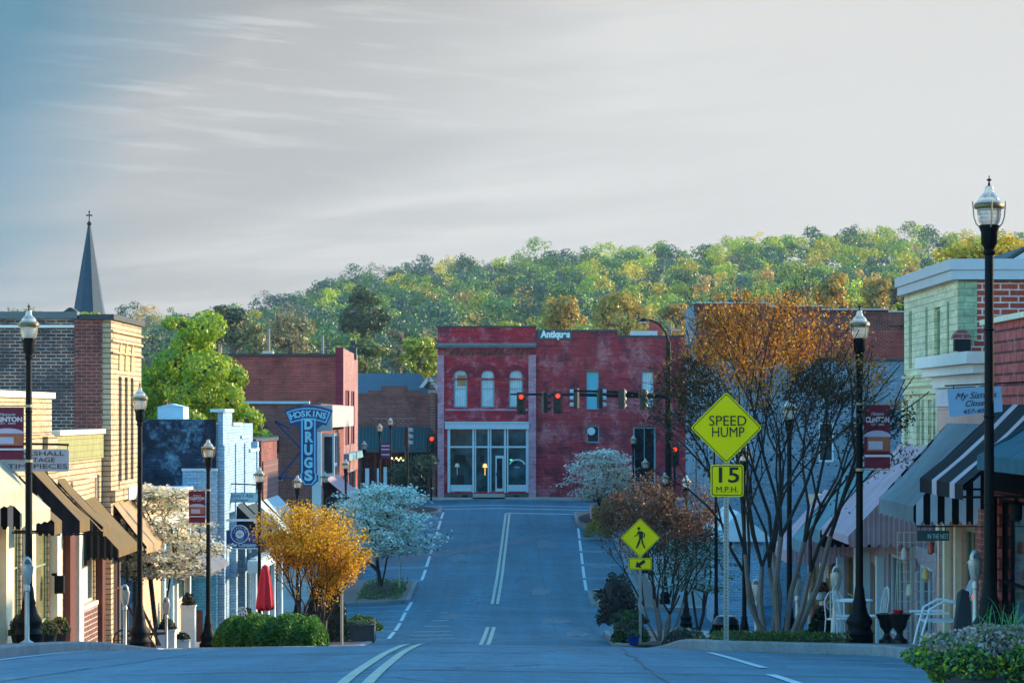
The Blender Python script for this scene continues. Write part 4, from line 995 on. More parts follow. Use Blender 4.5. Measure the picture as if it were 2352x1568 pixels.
gsn = MB(); gsn.box(PX(1171, Dm), PX(1177, Dm), Dm + .09, Dm + .1, PZ(1058, Dm), PZ(1054, Dm)); gsn.build('green_light', glow('green led', (.05, .9, .25), .35), Mm)
stp = MB()
for i in range(3): stp.box(PX(1086, Dm), PX(1160, Dm), Dm - .35 * (3 - i), Dm - .35 * (2 - i) - .002, -5.5, -5.22 + .15 * i + .1)
stp.build('steps', M_STONE, Mm)
fnd = MB(); fnd.box(xm0 + .3, PX(1086, Dm) - .004, Dm - .1, Dm - .003, -5.6, -4.78); fnd.box(PX(1160, Dm) + .004, xm1 - .5, Dm - .1, Dm - .003, -5.6, -4.78); fnd.build('stone_plinth', brick('rubble plinth', (.10, .075, .08), (.07, .06, .065), (.16, .13, .13), row=.2, wid=.34, msize=.02), Mm)
vv = MB()
for x in (1068, 1186): vv.box(PX(x - 6, Dm), PX(x + 6, Dm), Dm - .115, Dm - .102, -5.2, -4.9)
vv.build('plinth_vent', M_DARKIN, Mm)
win(Mm, 'S', Dm + .06, *opR[0], M_TEALW, M_G_CYAN, 1, 1, sill=M_BRK_MARK); win(Mm, 'S', Dm + .06, *opR[1], M_TEALW, M_G_PALE, 1, 1, sill=M_BRK_MARK)
fan = win(Mm, 'S', Dm + .06, *opR[2], M_TEALW, M_G_DARK, 1, 1, sill=M_BRK_MARK)
fm_ = MB(); cxf, czf = PX(1358, Dm), PZ(990, Dm)
fm_.lathe([(.06, 0), (.24, .0), (.24, .05), (.06, .05)], (0, 0, 0), 14); fm_.v = [(cxf + x, Dm - .02 - z, czf + y) for x, y, z in fm_.v]
for k in range(4):
    a = k * math.pi / 2 + .4; fm_.bar((cxf, Dm - .03, czf), (cxf + .22 * math.cos(a), Dm - .03, czf + .22 * math.sin(a)), .09, .02)
fm_.build('extractor_fan', M_BLUEW, fan)
dw = win(Mm, 'S', Dm + .06, *opR[3], M_TEALW, M_G_DARK, 2, 1, fw=.1, name='door')
for o in opR:   # segmental heads
    hd = MB(); mx, hw = (o[0] + o[1]) / 2, (o[1] - o[0]) / 2
    pts = [(mx + (hw + .04) * math.cos(t), Dm + .02, o[3] - .02 + .2 * math.sin(t)) for t in np.linspace(0, math.pi, 10)]
    hd.prism(pts, (0, .039, 0)); hd.build('window_head', M_BRK_BROWN, Mm)
mt = MB(); a, b = P(1452, 775, 178), P(1510, 760, 178); mt.box(a.x, b.x, 178, 181, a.z - .4, b.z); mt.build('roof_unit', M_BLUEW, Mm)
cm = MB(); cm.box(PX(1492, 184), PX(1520, 184), 183.5, 185, 4, PZ(738, 184)); cm.build('chimney', M_BRK_RED, Mm)

# ------------------------------------------------------------------ right side of the street
XR = 7.4
J = building('dark_brick_building', 'large dark brown brick building with stepped roofline behind the bare crape myrtle', 'brick building', PX(1600, 116), 24, 116, 122.6, -7.4, PZ(714, 116), M_BRK_BROWN, None)
jf = MB(); jf.box(PX(1600, 116) - .05, PX(1600, 116) - .002, 116.05, 122.5, -7.4, PZ(698, 116)); jf.build('street_face', M_WHWALL, J)
jc = MB()
for (x0, x1, y) in ((1594, 1760, 697), (1760, 1886, 704), (1886, 2040, 712), (2040, 2150, 717)):
    jc.box(PX(x0, 116) + .002, PX(x1, 116), 115.9, 116.3, PZ(714, 116) - (.6 if y > 714 else 0), PZ(y, 116))
jc.build('parapet', M_BRK_BROWN, J)
jp = MB()
for (x0, x1, y) in ((1592, 1760, 697), (1760, 1886, 704), (1886, 2040, 712), (2040, 2150, 717)): jp.box(PX(x0, 116), PX(x1, 116), 115.85, 116.33, PZ(y, 116) + .002, PZ(y - 3, 116))
jp.build('coping', M_BLUEW, J)
jb = MB(); jb.box(PX(1600, 116) + .01, 24, 115.94, 115.998, PZ(835, 116), PZ(760, 116)); jb.build('brick_band', M_BRK_RED, J)
jv = MB(); jv.box(PX(1675, 117), PX(1705, 117), 117, 118, 4, PZ(686, 117)); jv.build('roof_vent', M_TARC, J)
j2 = building('white_building', 'long white painted brick building in shade behind the crape myrtle', 'building', 7.57, 20, 104, 115.8, -7.4, PZ(830, 104), M_WHWALL,
              {'W': [(105, 107, -6.6, -4), (108, 110, -6.6, -4)], 'S': [(PX(1664, 104), PX(1690, 104), PZ(1060, 104), PZ(990, 104)), (PX(1880, 104), PX(1915, 104), PZ(1060, 104), PZ(970, 104))]}, (M_TARC, .1, .05))
for a, b in ((105, 107), (108, 110)): win(j2, 'W', 7.57, a, b, -6.6, -4, M_WHITE, M_G_DARK, 1, 1)
win(j2, 'S', 104, PX(1664, 104), PX(1690, 104), PZ(1060, 104), PZ(990, 104), M_WHITE, M_G_TEAL); win(j2, 'S', 104, PX(1880, 104), PX(1915, 104), PZ(1060, 104), PZ(970, 104), M_WHITE, M_G_TEAL)
# little white gabled shed beside the side road
s0, s1 = PX(1652, 93), PX(1752, 93)
Sh = building('gabled_shed', 'small white gabled shed at the side road behind the sign pole', 'shed', s0, s1, 93, 99, -7.3, PZ(1235, 93), M_BRK_BLUE, {'S': [(s0 + .15, s0 + .5, -4.4, -4.0)]})
win(Sh, 'S', 93, s0 + .15, s0 + .5, -4.4, -4.0, M_WHITE, M_G_DARK, 1, 1)
r_ = MB(); zt_ = PZ(1235, 93); ap = ((s0 + s1) / 2 - .1, zt_ + .75)
r_.prism([(s0 - .25, 92.6, zt_ - .1), (s1 + .25, 92.6, zt_ - .1), (s1 + .25, 92.6, zt_), (ap[0], 92.6, ap[1] + .12), (s0 - .25, 92.6, zt_)], (0, 6.6, 0)); r_.build('roof', M_ROOFMET, Sh)
# sage green corner building
K = building('sage_building', 'tall sage green painted brick building with bare red brick side wall and pale cornice', 'brick building', XR, 22, 47.0, 53.4, -5.4, 2.22, M_BRK_SAGE,
             {'W': [(48.9, 49.6, .95, 1.85), (49.3, 49.75, -2.4, .02), (50.7, 51.15, -2.4, .02)]})
sr = MB(); sr.box(XR + .15, 22, 46.93, 46.998, -5.4, 2.2); sr.build('side_brick', M_BRK_ORNG, K)
for z0, z1, x in ((1.2, 2.2, XR + .31), (-.1, 1.2, XR + .22)): addbox('side_return', K, 'S', 47, XR + .004, x, z0, z1 - .002, .072, .09, M_BRK_SAGE2)
addbox('side_return', K, 'S', 47, XR + .004, XR + .26, -5.3, -.102, .072, .09, M_BRK_SAGE2)
kc = MB(); kc.box(XR - .12, 22, 46.78, 53.5, 2.222, 2.38); kc.box(XR - .16, 22, 46.74, 53.55, 2.382, 2.56); kc.build('cornice', plain('pale metal cornice', (.40, .42, .46), .5, .1, 2), K)
for a, b in ((47.9, 48.1), (50.4, 50.6), (52.4, 52.7)): addbox('blind_panel', K, 'W', XR, a, b, .85, 1.9, .001, .012, M_BRK_SAGE2)
win(K, 'W', XR, 48.9, 49.6, .95, 1.85, M_BRK_SAGE2, M_BRK_SAGE2, 1, 1, sill=M_BRK_SAGE)
for a, b in ((49.3, 49.75), (50.7, 51.15)):
    win(K, 'W', XR, a, b, -2.4, .02, M_BRK_SAGE2, M_BRK_SAGE2, 1, 1); hd = MB()
    hd.prism([spt('W', XR, (a + b) / 2 + (b - a) / 2 * math.cos(t), .02 + .26 * math.sin(t), .004) for t in np.linspace(0, math.pi, 10)], (.01, 0, 0)); hd.build('window_head', M_BRK_SAGE2, K)
for z in (.35, .5, .66): addbox('string_course', K, 'W', XR, 47, 53.4, z, z + .06, .002, .05, M_BRK_SAGE)
for a in (48.6, 49.95, 51.35, 52.9): addbox('pilaster', K, 'W', XR, a, a + .45, -2.6, .25, .002, .06, M_BRK_SAGE)
bl = MB(); p = P(2212, 800, 46.8); bl.box(PX(2192, 46.8), PX(2228, 46.8), 46.72, 46.925, PZ(806, 46.8), PZ(780, 46.8)); bw_ = bl.build('side_window', M_DARKIN, K)
bl = MB(); bl.prism([(PX(2210 + 21 * math.cos(t), 46.7), 46.7, PZ(779, 46.7) + .16 * math.sin(t)) for t in np.linspace(0, math.pi, 10)], (0, .22, 0)); bl.build('side_window_arch', M_BRK_BROWN, K)
# shop level under the sage building and on down the street
XS = 7.05
def shop(name, label, d0, d1, zt, wm, ops, fm=M_WOOD, gm=M_G_DARK, nx=2, cop=None, x=XS, xb=20):
    b_ = building(name, label, 'shop building', x, xb, d0, d1, min(zs(x, d0), zs(x, d1)) - .4, zt, wm, {'W': ops}, cop)
    for o in ops: win(b_, 'W', x, *o[:4], o[4] if len(o) > 4 else fm, o[5] if len(o) > 5 else gm, nx if o[1] - o[0] > 1.3 else 1, 1 if o[3] - o[2] < 1.4 else 2, sill=M_WHTRIM if o[2] > zs(x, d0) + .3 else None)
    return b_
KS = MB(); facade(KS, 'W', XS, 47.0, 53.4, -5.2, -2.45, [(47.5, 49.2, -4.0, -2.6), (49.6, 50.5, -4.6, -2.6), (50.9, 53.0, -4.1, -2.6)]); KS.box(XS, XR, 47, 53.4, -2.448, -2.3)
KS.quad((XS, 47, -5.2), (XR, 47, -5.2), (XR, 47, -2.45), (XS, 47, -2.45)); ks = KS.build('shopfront', plain('mauve grey paint', (.22, .20, .24), .6, .15, 3), K)
for a, b, c, nx in ((47.5, 49.2, -4.0, 2), (49.6, 50.5, -4.6, 1), (50.9, 53.0, -4.1, 2)): win(K, 'W', XS, a, b, c, -2.6, M_BLUEW, M_G_DARK if nx == 2 else plain('olive door', (.10, .09, .03), .5, .2, 2), nx, 1)
awning(K, XR, 5.9, 49.7, 53.9, -.55, -2.15, -2.29, M_AW_PINK, M_AW_PST, .0)
N1 = shop('shop_building', 'low mauve shop with teal awnings behind the crape myrtle trunks', 53.45, 60.4, -1.3, plain('mauve grey paint', (.22, .20, .24), .6, .15, 3), [(54, 55.6, -4.6, -2.9), (56, 56.9, -5.1, -2.9, M_CREAM, M_DOORD), (57.4, 60.0, -4.7, -2.9)])
for d in (53.6, 55.7, 57.0, 60.1): addbox('pilaster', N1, 'W', XS, d, d + .25, -5.2, -2.7, .004, .14, M_BLUEW if d != 57.0 else M_CREAM)
awning(N1, XS, 5.9, 54.2, 56.9, -.9, -2.24, -2.50, M_AW_TEAL, M_AW_NAVY); awning(N1, XS, 5.9, 57.3, 59.6, -1.2, -2.6, -2.85, M_AW_TEAL, M_AW_PST)
N2 = shop('shop_building', 'low cream shop with mauve awning at the side road corner behind bare trunks', 60.45, 67.5, -1.9, plain('pale tan paint', (.42, .36, .27), .65, .15, 3), [(61, 63, -5.0, -3.2), (63.5, 64.4, -5.5, -3.2, M_WHITE, M_TEALW), (65, 67, -5.0, -3.2)])
awning(N2, XS, 5.9, 60.8, 63.8, -1.7, -2.95, -3.2, M_AW_PINK, M_AW_PST); addbox('sign_band', N2, 'W', XS, 60.6, 67.3, -2.9, -2.5, .004, .06, plain('dull red band', (.20, .04, .04), .6, .2, 2))
lt = MB()
for i in range(9):
    for k in range(2): lt.bar((XS - .3, 66.0 + .22 * i * (1 if k == 0 else 1), -5.5), (XS - .3, 67.6 - .18 * i, -3.3 - .0 * i), .03)
lt.build('lattice_panel', plain('sage lattice', (.20, .28, .24), .7, .2, 3), N2)
# salmon shop with white cornice
XP = 7.0
Lb = building('salmon_shop', 'salmon shop with heavy white cornice between the sage building and the rose shingle building', 'shop building', XP, 20, 41.9, 46.6, -4.7, .82, M_PINKST,
              {'W': [(42.3, 44.0, -3.4, -1.75), (44.3, 45.1, -3.9, -1.75), (45.4, 46.4, -3.4, -1.75)]})
lc = MB(); lc.box(XP - .07, 20, 41.8, 46.7, .42, .60); lc.box(XP - .22, 20, 41.7, 46.85, .602, .74); lc.box(XP - .32, 20, 41.6, 46.95, .742, .92); lc.build('cornice', M_WHTRIM, Lb)
sp_ = MB(); sp_.lathe([(.02, 0), (.16, 0), (.16, .05), (.02, .05)], (0, 0, 0), 14); sp_.v = [(XP - .02 - z, 42.2 + x, .28 + y) for x, y, z in sp_.v]; sp_.build('rosette', M_WHTRIM, Lb)
addbox('frieze', Lb, 'W', XP, 41.95, 46.55, .12, .40, .002, .035, plain('lilac frieze', (.52, .50, .56), .6, .1, 2))
for a, b, c, m, nx in ((42.3, 44.0, -3.4, M_G_DARK, 3), (44.3, 45.1, -3.9, M_G_OLIVE, 1), (45.4, 46.4, -3.4, M_G_DARK, 2)): win(Lb, 'W', XP, a, b, c, -1.75, plain('pale green frame', (.30, .36, .28), .6, .1, 3), m, nx, 3)
ns = MB(); ns.lathe([(.05, 0), (.22, .0), (.22, .02), (.05, .02)], (0, 0, 0), 16); ns.v = [(XP - .03 - z, 42.7 + x, -2.6 + y) for x, y, z in ns.v]; ns.build('round_neon_sign', glow('red neon', (.9, .06, .04), .25), Lb)
for a in (41.95, 44.06, 45.16): addbox('pilaster', Lb, 'W', XP, a, a + .18, -4.3, -1.6, .004, .1, M_CREAM)
awning(Lb, XP, 5.9, 41.6, 45.5, -.15, -1.36, -1.58, M_AW_BLUE, M_AW_BW2, .04)
rb = MB(); rb.box(XP - .15, XP + .4, 41.35, 41.85, -4.2, -1.4); rb.build('brick_pier', brick('rose brick pier', (.45, .12, .10), (.38, .10, .09), (.5, .3, .28), row=.09), Lb)
# rose shingle building
Mb_ = building('shingle_building', 'rose shingled building with cream capping over the dark teal awning at the right edge', 'building', XP - .02, 20, 31.0, 41.85, -4.4, 1.30, M_SHINGLE,
               {'W': [(32, 34, -3.2, -1.2), (34.6, 36.2, -3.6, -1.2), (36.8, 40.6, -3.6, -1.2)]})
cap = MB()
for i in range(36): cap.box(XP - .10, XP + .2, 31.0 + i * .3, 31.27 + i * .3, 1.303, 1.38)
cap.build('tile_capping', M_CREAM, Mb_)
M_BRN = plain('dark brown wood', (.005, .003, .0035), .8, .3, 3, spec=.08)
for a, b, c in ((32, 34, -3.2), (34.6, 36.2, -3.6), (36.8, 40.6, -3.6)): win(Mb_, 'W', XP - .02, a, b, c, -1.2, M_BRN, M_G_DARK, 2, 2)
addbox('lower_front', Mb_, 'W', XP - .02, 31, 41.3, -1.1, .0, .004, .05, M_BRN); addbox('lower_front', Mb_, 'W', XP - .02, 31, 41.3, -4.3, -3.62, .004, .05, M_BRN)
for a in (34.1, 36.3, 40.7): addbox('post', Mb_, 'W', XP - .02, a, a + .4, -3.6, -1.2, .004, .08, M_BRN)
awning(Mb_, XP, 5.85, 36.7, 40.6, .15, -.92, -1.12, M_AW_BLKP, None, .0); awning(Mb_, XP, 5.85, 31.2, 35.6, .2, -.52, -.70, M_AW_DTEAL, M_AW_DTEAL)
ln = MB(); c = P(2334, 1175, 37.2); ln.lathe([(.02, .22), (.03, .14), (.10, .11), (.085, .09), (.075, -.1), (.05, -.12)], (c.x, 37.2, c.z), 8); ln.bar((c.x, 37.2, c.z + .2), (XP, 37.2, c.z + .25), .02); ln.build('wall_lantern', M_BLACK, Mb_)
# the block that carries on beyond the right edge of view and shades the road
Rz = building('brick_building', 'plain brown brick block continuing the right side of the street past the edge of view', 'brick building', 8.4, 24, 4, 30.8, -3.2, 3.0, M_BRK_BROWN, None, (M_STONE, .12, .06))

# unseen blocks added further right to shade the street and lower crape myrtle
building('brick_building', 'unseen brick block added at the side road end to shade the road', 'brick building', 27, 40, 66.2, 124, -8, 3.2, M_BRK_BROWN, None, (M_STONE, .12, .06))
building('brick_building', 'unseen brick block added behind the dark brown building to shade the far road', 'brick building', 10.8, 24, 123.2, 150, -7.4, 2.6, M_BRK_RED, None, (M_STONE, .12, .06))
building('brick_building', 'unseen brick block added far along the cross street to shade the junction', 'brick building', 46, 60, 150, 215, -8, 11, M_BRK_BROWN, None, (M_STONE, .12, .06))
building('brick_building', 'unseen tall brick block added behind the sage building to shade the lower crape myrtle', 'brick building', 24, 32, 45, 66, -8, 6.6, M_BRK_BROWN, None, (M_STONE, .12, .06))
# ------------------------------------------------------------------ plants
LEAF = leafmat('leaf', .45); PETAL = leafmat('petal', .35, tint=(.9, .9, 1.25)); FARLEAF = leafmat('far leaf', .35)
M_BARK = plain('bark', (.10, .075, .055), .9, .35, 9, bmp=.6); M_BARKG = plain('smooth grey bark', (.17, .135, .12), .75, .3, 6, bmp=.3); M_BARKD = plain('dark bark', (.030, .026, .024), .9, .3, 9, bmp=.5)
def jit(col, n, v=.22, h=.12):
    c = np.array(col)[None, :] * (1 + rng.uniform(-v, v, (n, 1))) * (1 + rng.uniform(-h, h, (n, 3)))
    return np.clip(c, .003, .95)
def mixcols(cols, wts, n, v=.22, h=.1):
    k = rng.choice(len(cols), n, p=np.array(wts) / sum(wts)); c = np.array(cols)[k]
    return np.clip(c * (1 + rng.uniform(-v, v, (n, 1))) * (1 + rng.uniform(-h, h, (n, 3))), .003, .95)
def leaf_mesh(name, C, size, cols, mat, parent=None, off=None, flat=0., asp=.6, up=(0, 0, 1), nrm=None, nk=1.2):
    C = np.asarray(C, float); n = len(C)
    size = np.broadcast_to(size, (n,)) * rng.uniform(.7, 1.3, n)
    nr = rng.normal(size=(n, 3)); nr /= np.linalg.norm(nr, axis=1)[:, None]
    nr = nr + flat * np.array(up)[None, :]; nr /= np.linalg.norm(nr, axis=1)[:, None]
    if nrm is not None: nr = rng.normal(size=(n, 3)) * .33 + nrm * nk; nr /= np.linalg.norm(nr, axis=1)[:, None]
    t = np.cross(nr, rng.normal(size=(n, 3))); t /= np.linalg.norm(t, axis=1)[:, None]
    b = np.cross(nr, t)
    hl = (size * .5)[:, None]; hw = (size * asp * .5)[:, None]
    o = np.array(off if off is not None else (wloc(parent) if parent is not None else (0, 0, 0)), float)
    V = np.empty((n, 4, 3)); V[:, 0] = C - t * hl; V[:, 1] = C + b * hw + t * hl * .15; V[:, 2] = C + t * hl; V[:, 3] = C - b * hw + t * hl * .15
    V -= o
    me = bpy.data.meshes.new(name)
    me.vertices.add(4 * n); me.vertices.foreach_set('co', V.ravel())
    me.loops.add(4 * n); me.loops.foreach_set('vertex_index', np.arange(4 * n, dtype=np.int32))
    me.polygons.add(n); me.polygons.foreach_set('loop_start', np.arange(0, 4 * n, 4, dtype=np.int32)); me.polygons.foreach_set('loop_total', np.full(n, 4, dtype=np.int32))
    at = me.attributes.new('hue', 'FLOAT_COLOR', 'FACE'); at.data.foreach_set('color', np.concatenate([cols, np.ones((n, 1))], 1).ravel())
    me.materials.append(mat); me.update(calc_edges=True)
    ob = bpy.data.objects.new(name, me); COL.objects.link(ob)
    if parent is not None: ob.parent = parent
    return ob
def skeleton(stems, tips, wob=.06, upw=.7):
    """stems: list of point lists; every tip grows from the nearest fitting node"""
    pos_, par = [], []
    for s in stems:
        for i, p in enumerate(s):
            pos_.append(np.array(p, float)); par.append(-1 if i == 0 else len(pos_) - 2)
    base = np.mean([s[0] for s in stems], 0)
    tips = sorted([np.array(t, float) for t in tips], key=lambda t: np.linalg.norm(t - base))
    A = np.zeros((len(tips) * 4 + len(pos_) + 8, 3)); n = len(pos_); A[:n] = pos_
    roots = set(i for i in range(n) if par[i] < 0)
    for t in tips:
        v = t[None] - A[:n]; dist = np.linalg.norm(v, axis=1)
        cost = dist + upw * np.maximum(0, A[:n, 2] - t[2] + .25 * dist) + .05 * np.linalg.norm(A[:n] - base, axis=1)
        for r_ in roots: cost[r_] += 5
        k = int(np.argmin(cost)); p0 = A[k].copy(); prev = k
        m = 3 if dist[k] > .5 else 2
        for j in range(1, m + 1):
            f = j / m; q = p0 + (t - p0) * f + rng.normal(size=3) * wob * dist[k] * (0 if j == m else 1) + np.array((0, 0, .10 * dist[k] * math.sin(math.pi * f)))
            A[n] = q; par.append(prev); prev = n; n += 1
    cnt = np.zeros(n)
    ch = np.ones(n, bool)
    for i in range(n):
        if par[i] >= 0: ch[par[i]] = False
    cnt[ch] = 1
    for i in range(n - 1, -1, -1):
        if par[i] >= 0: cnt[par[i]] += cnt[i]
    return A[:n], par, cnt
def limbs(name, sk, mat, parent, rtip=.006, rbase=.08, pw=.5, n=6):
    A, par, cnt = sk; mx = max(cnt); mb = MB()
    r = [max(rtip, rbase * (c / mx) ** pw) for c in cnt]
    for i in range(len(A)):
        if par[i] < 0: continue
        a, b = A[par[i]], A[i]
        if np.linalg.norm(b - a) < 1e-4: continue
        k = n if r[i] > .02 else 4
        ra = r[par[i]] if par[par[i]] < 0 or cnt[par[i]] < cnt[i] * 2.2 else min(r[par[i]], r[i] * 1.25)
        mb.tube([a, b], [ra, r[i]], k, cap=False)
    return mb.build(name, mat, parent, smooth=True)
def blob_points(blobs, n, inner=.35, dirs=False):
    """points in the outer shell of a union of ellipsoids (c, r)"""
    w_ = np.array([(r[0] * r[1] + r[0] * r[2] + r[1] * r[2]) for c, r in blobs]); k = rng.choice(len(blobs), n, p=w_ / w_.sum())
    c = np.array([b[0] for b in blobs])[k]; r = np.array([b[1] for b in blobs])[k]
    d = rng.normal(size=(n, 3)); d /= np.linalg.norm(d, axis=1)[:, None]
    q = (1 - inner * rng.random(n) ** 1.6)[:, None]
    return (c + d * r * q, d) if dirs else c + d * r * q
def crown_blobs(c, R_, H, nb, br=.42, seed=None, low=-.6):
    """small ellipsoids spread through a crown ellipsoid of half width R_, half height H"""
    out = [(np.array(c), np.array((R_ * .62, R_ * .62, H * .66)))]
    for i in range(nb):
        d = rng.normal(size=3); d /= np.linalg.norm(d)
        if d[2] < low: d[2] = -d[2]
        p = np.array(c) + d * np.array((R_, R_, H)) * rng.uniform(.55, .82)
        s = R_ * br * rng.uniform(.6, 1.15)
        out.append((p, np.array((s, s, s * rng.uniform(.6, .85)))))
    return out
def wind_tree(name, label, x, d, z0, zlow, ztop, R_, nb, n, size, cols, wts, group=None, bark=M_BARK, flat=.5, mat=LEAF, trunk=.25, br=.42, inner=.4, ry=None):
    t = thing(name, label, 'tree', (x, d, z0), group)
    H = (ztop - zlow) / 2; c = (x, d, (ztop + zlow) / 2)
    bl = crown_blobs(c, R_, H, nb, br)
    P_, Dn = blob_points(bl, n, inner, True)
    # uneven outline and see-through gaps
    f = np.sin(P_[:, 0] * 3.1 / R_ * 1.3 + P_[:, 2] * 2.3 / R_ + x) * np.sin(P_[:, 1] * 2.7 / R_ + P_[:, 2] * 3.7 / R_) + rng.normal(size=n) * .25
    P_, Dn = P_[f > -.62], Dn[f > -.62]
    leaf_mesh('crown', P_, size, mixcols(cols, wts, len(P_), .15, .06), mat, t, flat=flat, nrm=Dn)
    tips = [b[0] * .85 + np.array(c) * .15 for b in bl[1:]]
    st = [[(x, d, z0 - .2), (x + .03 * R_, d, z0 + (zlow - z0) * .5), (x, d, zlow + .1 * H), (x, d, c[2])]]
    limbs('trunk', skeleton(st, tips, .05, .4), bark, t, .03, trunk, .5)
    return t
# far woodland on the hill: one mass of some 1,400 crowns
def woodland():
    Cs, Ks, Sz, Ns = [], [], [], []
    pal = np.array([(.035, .10, .055), (.06, .15, .045), (.14, .24, .03), (.34, .40, .015), (.52, .42, .025), (.46, .28, .06), (.17, .15, .11), (.035, .095, .08)])
    n = 0
    while n < 2100:
        xi = rng.uniform(-150, 2560); t = rng.random() ** .8; d = 400 + 500 * t
        X = PX(xi, d); z = terrain(X, d)
        y = HY - F * (z + 12) / d
        right = min(1, max(0, (xi - 700) / 1000)); lowf = 1 - t
        p = np.array([.24 * (1 - .4 * right), .22, .14 + .12 * right, .03 + .30 * right * (.4 + t), .01 + .13 * right, .02 + .14 * right * lowf, .12 + .06 * t - .08 * right, .24 * (1 - right * .6)])
        k = rng.choice(8, p=p / p.sum())
        Rr = rng.uniform(2.2, 4.6) * (1.0 if k != 6 else .85); h = Rr * rng.uniform(.75, 1.15); base = z + rng.uniform(5, 9) + (rng.uniform(1, 4) if rng.random() < .12 else 0)
        m = int((460 if k != 6 else 280) * (Rr / 3.4) ** 1.7)
        bl = crown_blobs((X, d, base + h * .6), Rr, h, 9, .44)
        q, dn = blob_points(bl, m, .35, True)
        kk = (q[:, 2] > base - .6 * h) & (dn[:, 1] < .55); q, dn = q[kk], dn[kk]; Ns.append(dn)
        col = pal[k] * rng.uniform(.75, 1.3)
        Cs.append(q); Ks.append(np.clip(col[None] * (1 + rng.uniform(-.09, .09, (len(q), 1))) * (1 + rng.uniform(-.08, .08, (len(q), 3))), .003, .9)); Sz.append(np.full(len(q), .58 if k != 6 else .42)); n += 1
    C = np.concatenate(Cs); o = leaf_mesh('woodland', C, np.concatenate(Sz), np.concatenate(Ks), FARLEAF, flat=.5, asp=.75, nrm=np.concatenate(Ns), nk=1.05)
    return tag(o, kind='stuff', label='wooded hillside of mixed green, yellow and russet spring trees', cat='woodland')
woodland()
G_HILL = 'trees standing at the foot of the wooded hill'
GRN, LIME, ORG, TAN, PINE = (.07, .12, .03), (.30, .36, .025), (.42, .25, .035), (.30, .22, .09), (.035, .065, .030)
def hill_tree(name, label, x, y0, y1, wpx, d, cols, wts, n=2600, size=.42, nb=16, flat=.5, br=.4):
    s = F / d; X = PX(x, d); zt = PZ(y0, d); zl = PZ(y1, d)
    return wind_tree(name, label, X, d, terrain(X, d), zl, zt, wpx / s / 2, nb, n, size, cols, wts, G_HILL, trunk=.35, mat=FARLEAF, flat=flat, br=br)
hill_tree('pine_tree', 'broad dark pine rising alone in front of the wooded hill', 835, 650, 810, 140, 330, [PINE, (.05, .085, .035), (.10, .11, .05)], [5, 3, 1], 4200, .40, 30, .8, .30)
hill_tree('pine_tree', 'dark flat topped pine behind the lime green maple', 535, 682, 830, 110, 300, [PINE, (.06, .10, .05), (.14, .14, .05)], [4, 3, 2], 3000, .4, 22, .8, .32)
hill_tree('bare_tree', 'wide tan tree just breaking into leaf between the two pines', 668, 702, 860, 150, 290, [TAN, (.20, .18, .12), (.16, .16, .08)], [3, 3, 2], 2600, .33, 20)
hill_tree('broadleaf_tree', 'pale olive tree hanging over the flat topped pine', 588, 725, 850, 80, 285, [(.20, .20, .07), (.13, .15, .06)], [2, 2], 1500, .34, 12)
hill_tree('broadleaf_tree', 'grey green tree above the chimney of the red brick block', 838, 765, 900, 120, 235, [(.16, .20, .06), (.10, .15, .05), (.3, .3, .05)], [3, 3, 1], 2600, .33, 16)
hill_tree('broadleaf_tree', 'bright lime tree against the left wall of the crimson building', 962, 756, 905, 105, 215, [LIME, (.36, .36, .02), (.22, .32, .03)], [4, 3, 2], 2600, .30, 18)
hill_tree('bare_tree', 'thin grey tree between the lime tree and the pine', 915, 740, 880, 70, 260, [(.19, .17, .12), (.2, .22, .08)], [2, 1], 1100, .3, 10)
for x, y0, wd, lb in ((1075, 740, 70, 'small yellow treetop over the left end of the crimson parapet'), (1170, 730, 80, 'small yellow treetop over the right end of the crimson parapet')):
    hill_tree('broadleaf_tree', lb, x, y0, 800, wd, 280, [(.40, .34, .04), LIME], [2, 1], 1200, .32, 10)
hill_tree('orange_tree', 'round orange tree above the white lettered sign', 1290, 672, 800, 118, 320, [ORG, (.46, .30, .05), (.30, .24, .06)], [4, 3, 2], 3000, .38, 20)
hill_tree('orange_tree', 'taller golden tree left of the street light', 1428, 660, 800, 132, 315, [(.42, .29, .05), (.36, .32, .04), ORG], [4, 3, 1], 3200, .38, 22)
hill_tree('orange_tree', 'low amber tree right of the street light', 1556, 690, 800, 92, 320, [ORG, TAN], [3, 2], 1700, .38, 14)
hill_tree('orange_tree', 'small amber tree over the vent of the dark brick building', 1652, 672, 790, 74, 330, [ORG, TAN], [2, 2], 1300, .38, 12)
hill_tree('orange_tree', 'low tan tree along the roofline of the dark brick building', 1772, 672, 790, 150, 300, [TAN, (.34, .25, .07)], [2, 2], 2400, .38, 18)
hill_tree('orange_tree', 'tall orange tree behind the top of the crape myrtle', 1905, 612, 790, 118, 260, [ORG, (.40, .30, .045), TAN], [4, 3, 2], 3600, .34, 24)
hill_tree('orange_tree', 'rounded russet gold tree beside the sage building', 2010, 618, 790, 112, 255, [ORG, TAN, (.36, .30, .05)], [3, 3, 2], 3200, .34, 22)
hill_tree('bare_tree', 'sparse dark orange tree against the sage building', 2078, 606, 760, 76, 200, [(.34, .17, .03), (.12, .09, .05)], [2, 2], 800, .28, 12)
hill_tree('broadleaf_tree', 'small lime treetop beside the sage building', 2070, 690, 780, 50, 190, [LIME], [1], 900, .26, 9)
hill_tree('yellow_tree', 'large bright yellow tree over the roof of the sage building', 2275, 540, 720, 250, 150, [(.58, .40, .02), (.52, .36, .02), (.40, .34, .03)], [4, 3, 1], 6500, .26, 30, .5, .34)
hill_tree('broadleaf_tree', 'low green treetops at the left edge beyond the dark brick roof', 60, 716, 800, 200, 330, [(.20, .22, .04), (.12, .16, .04)], [2, 2], 2600, .38, 18)
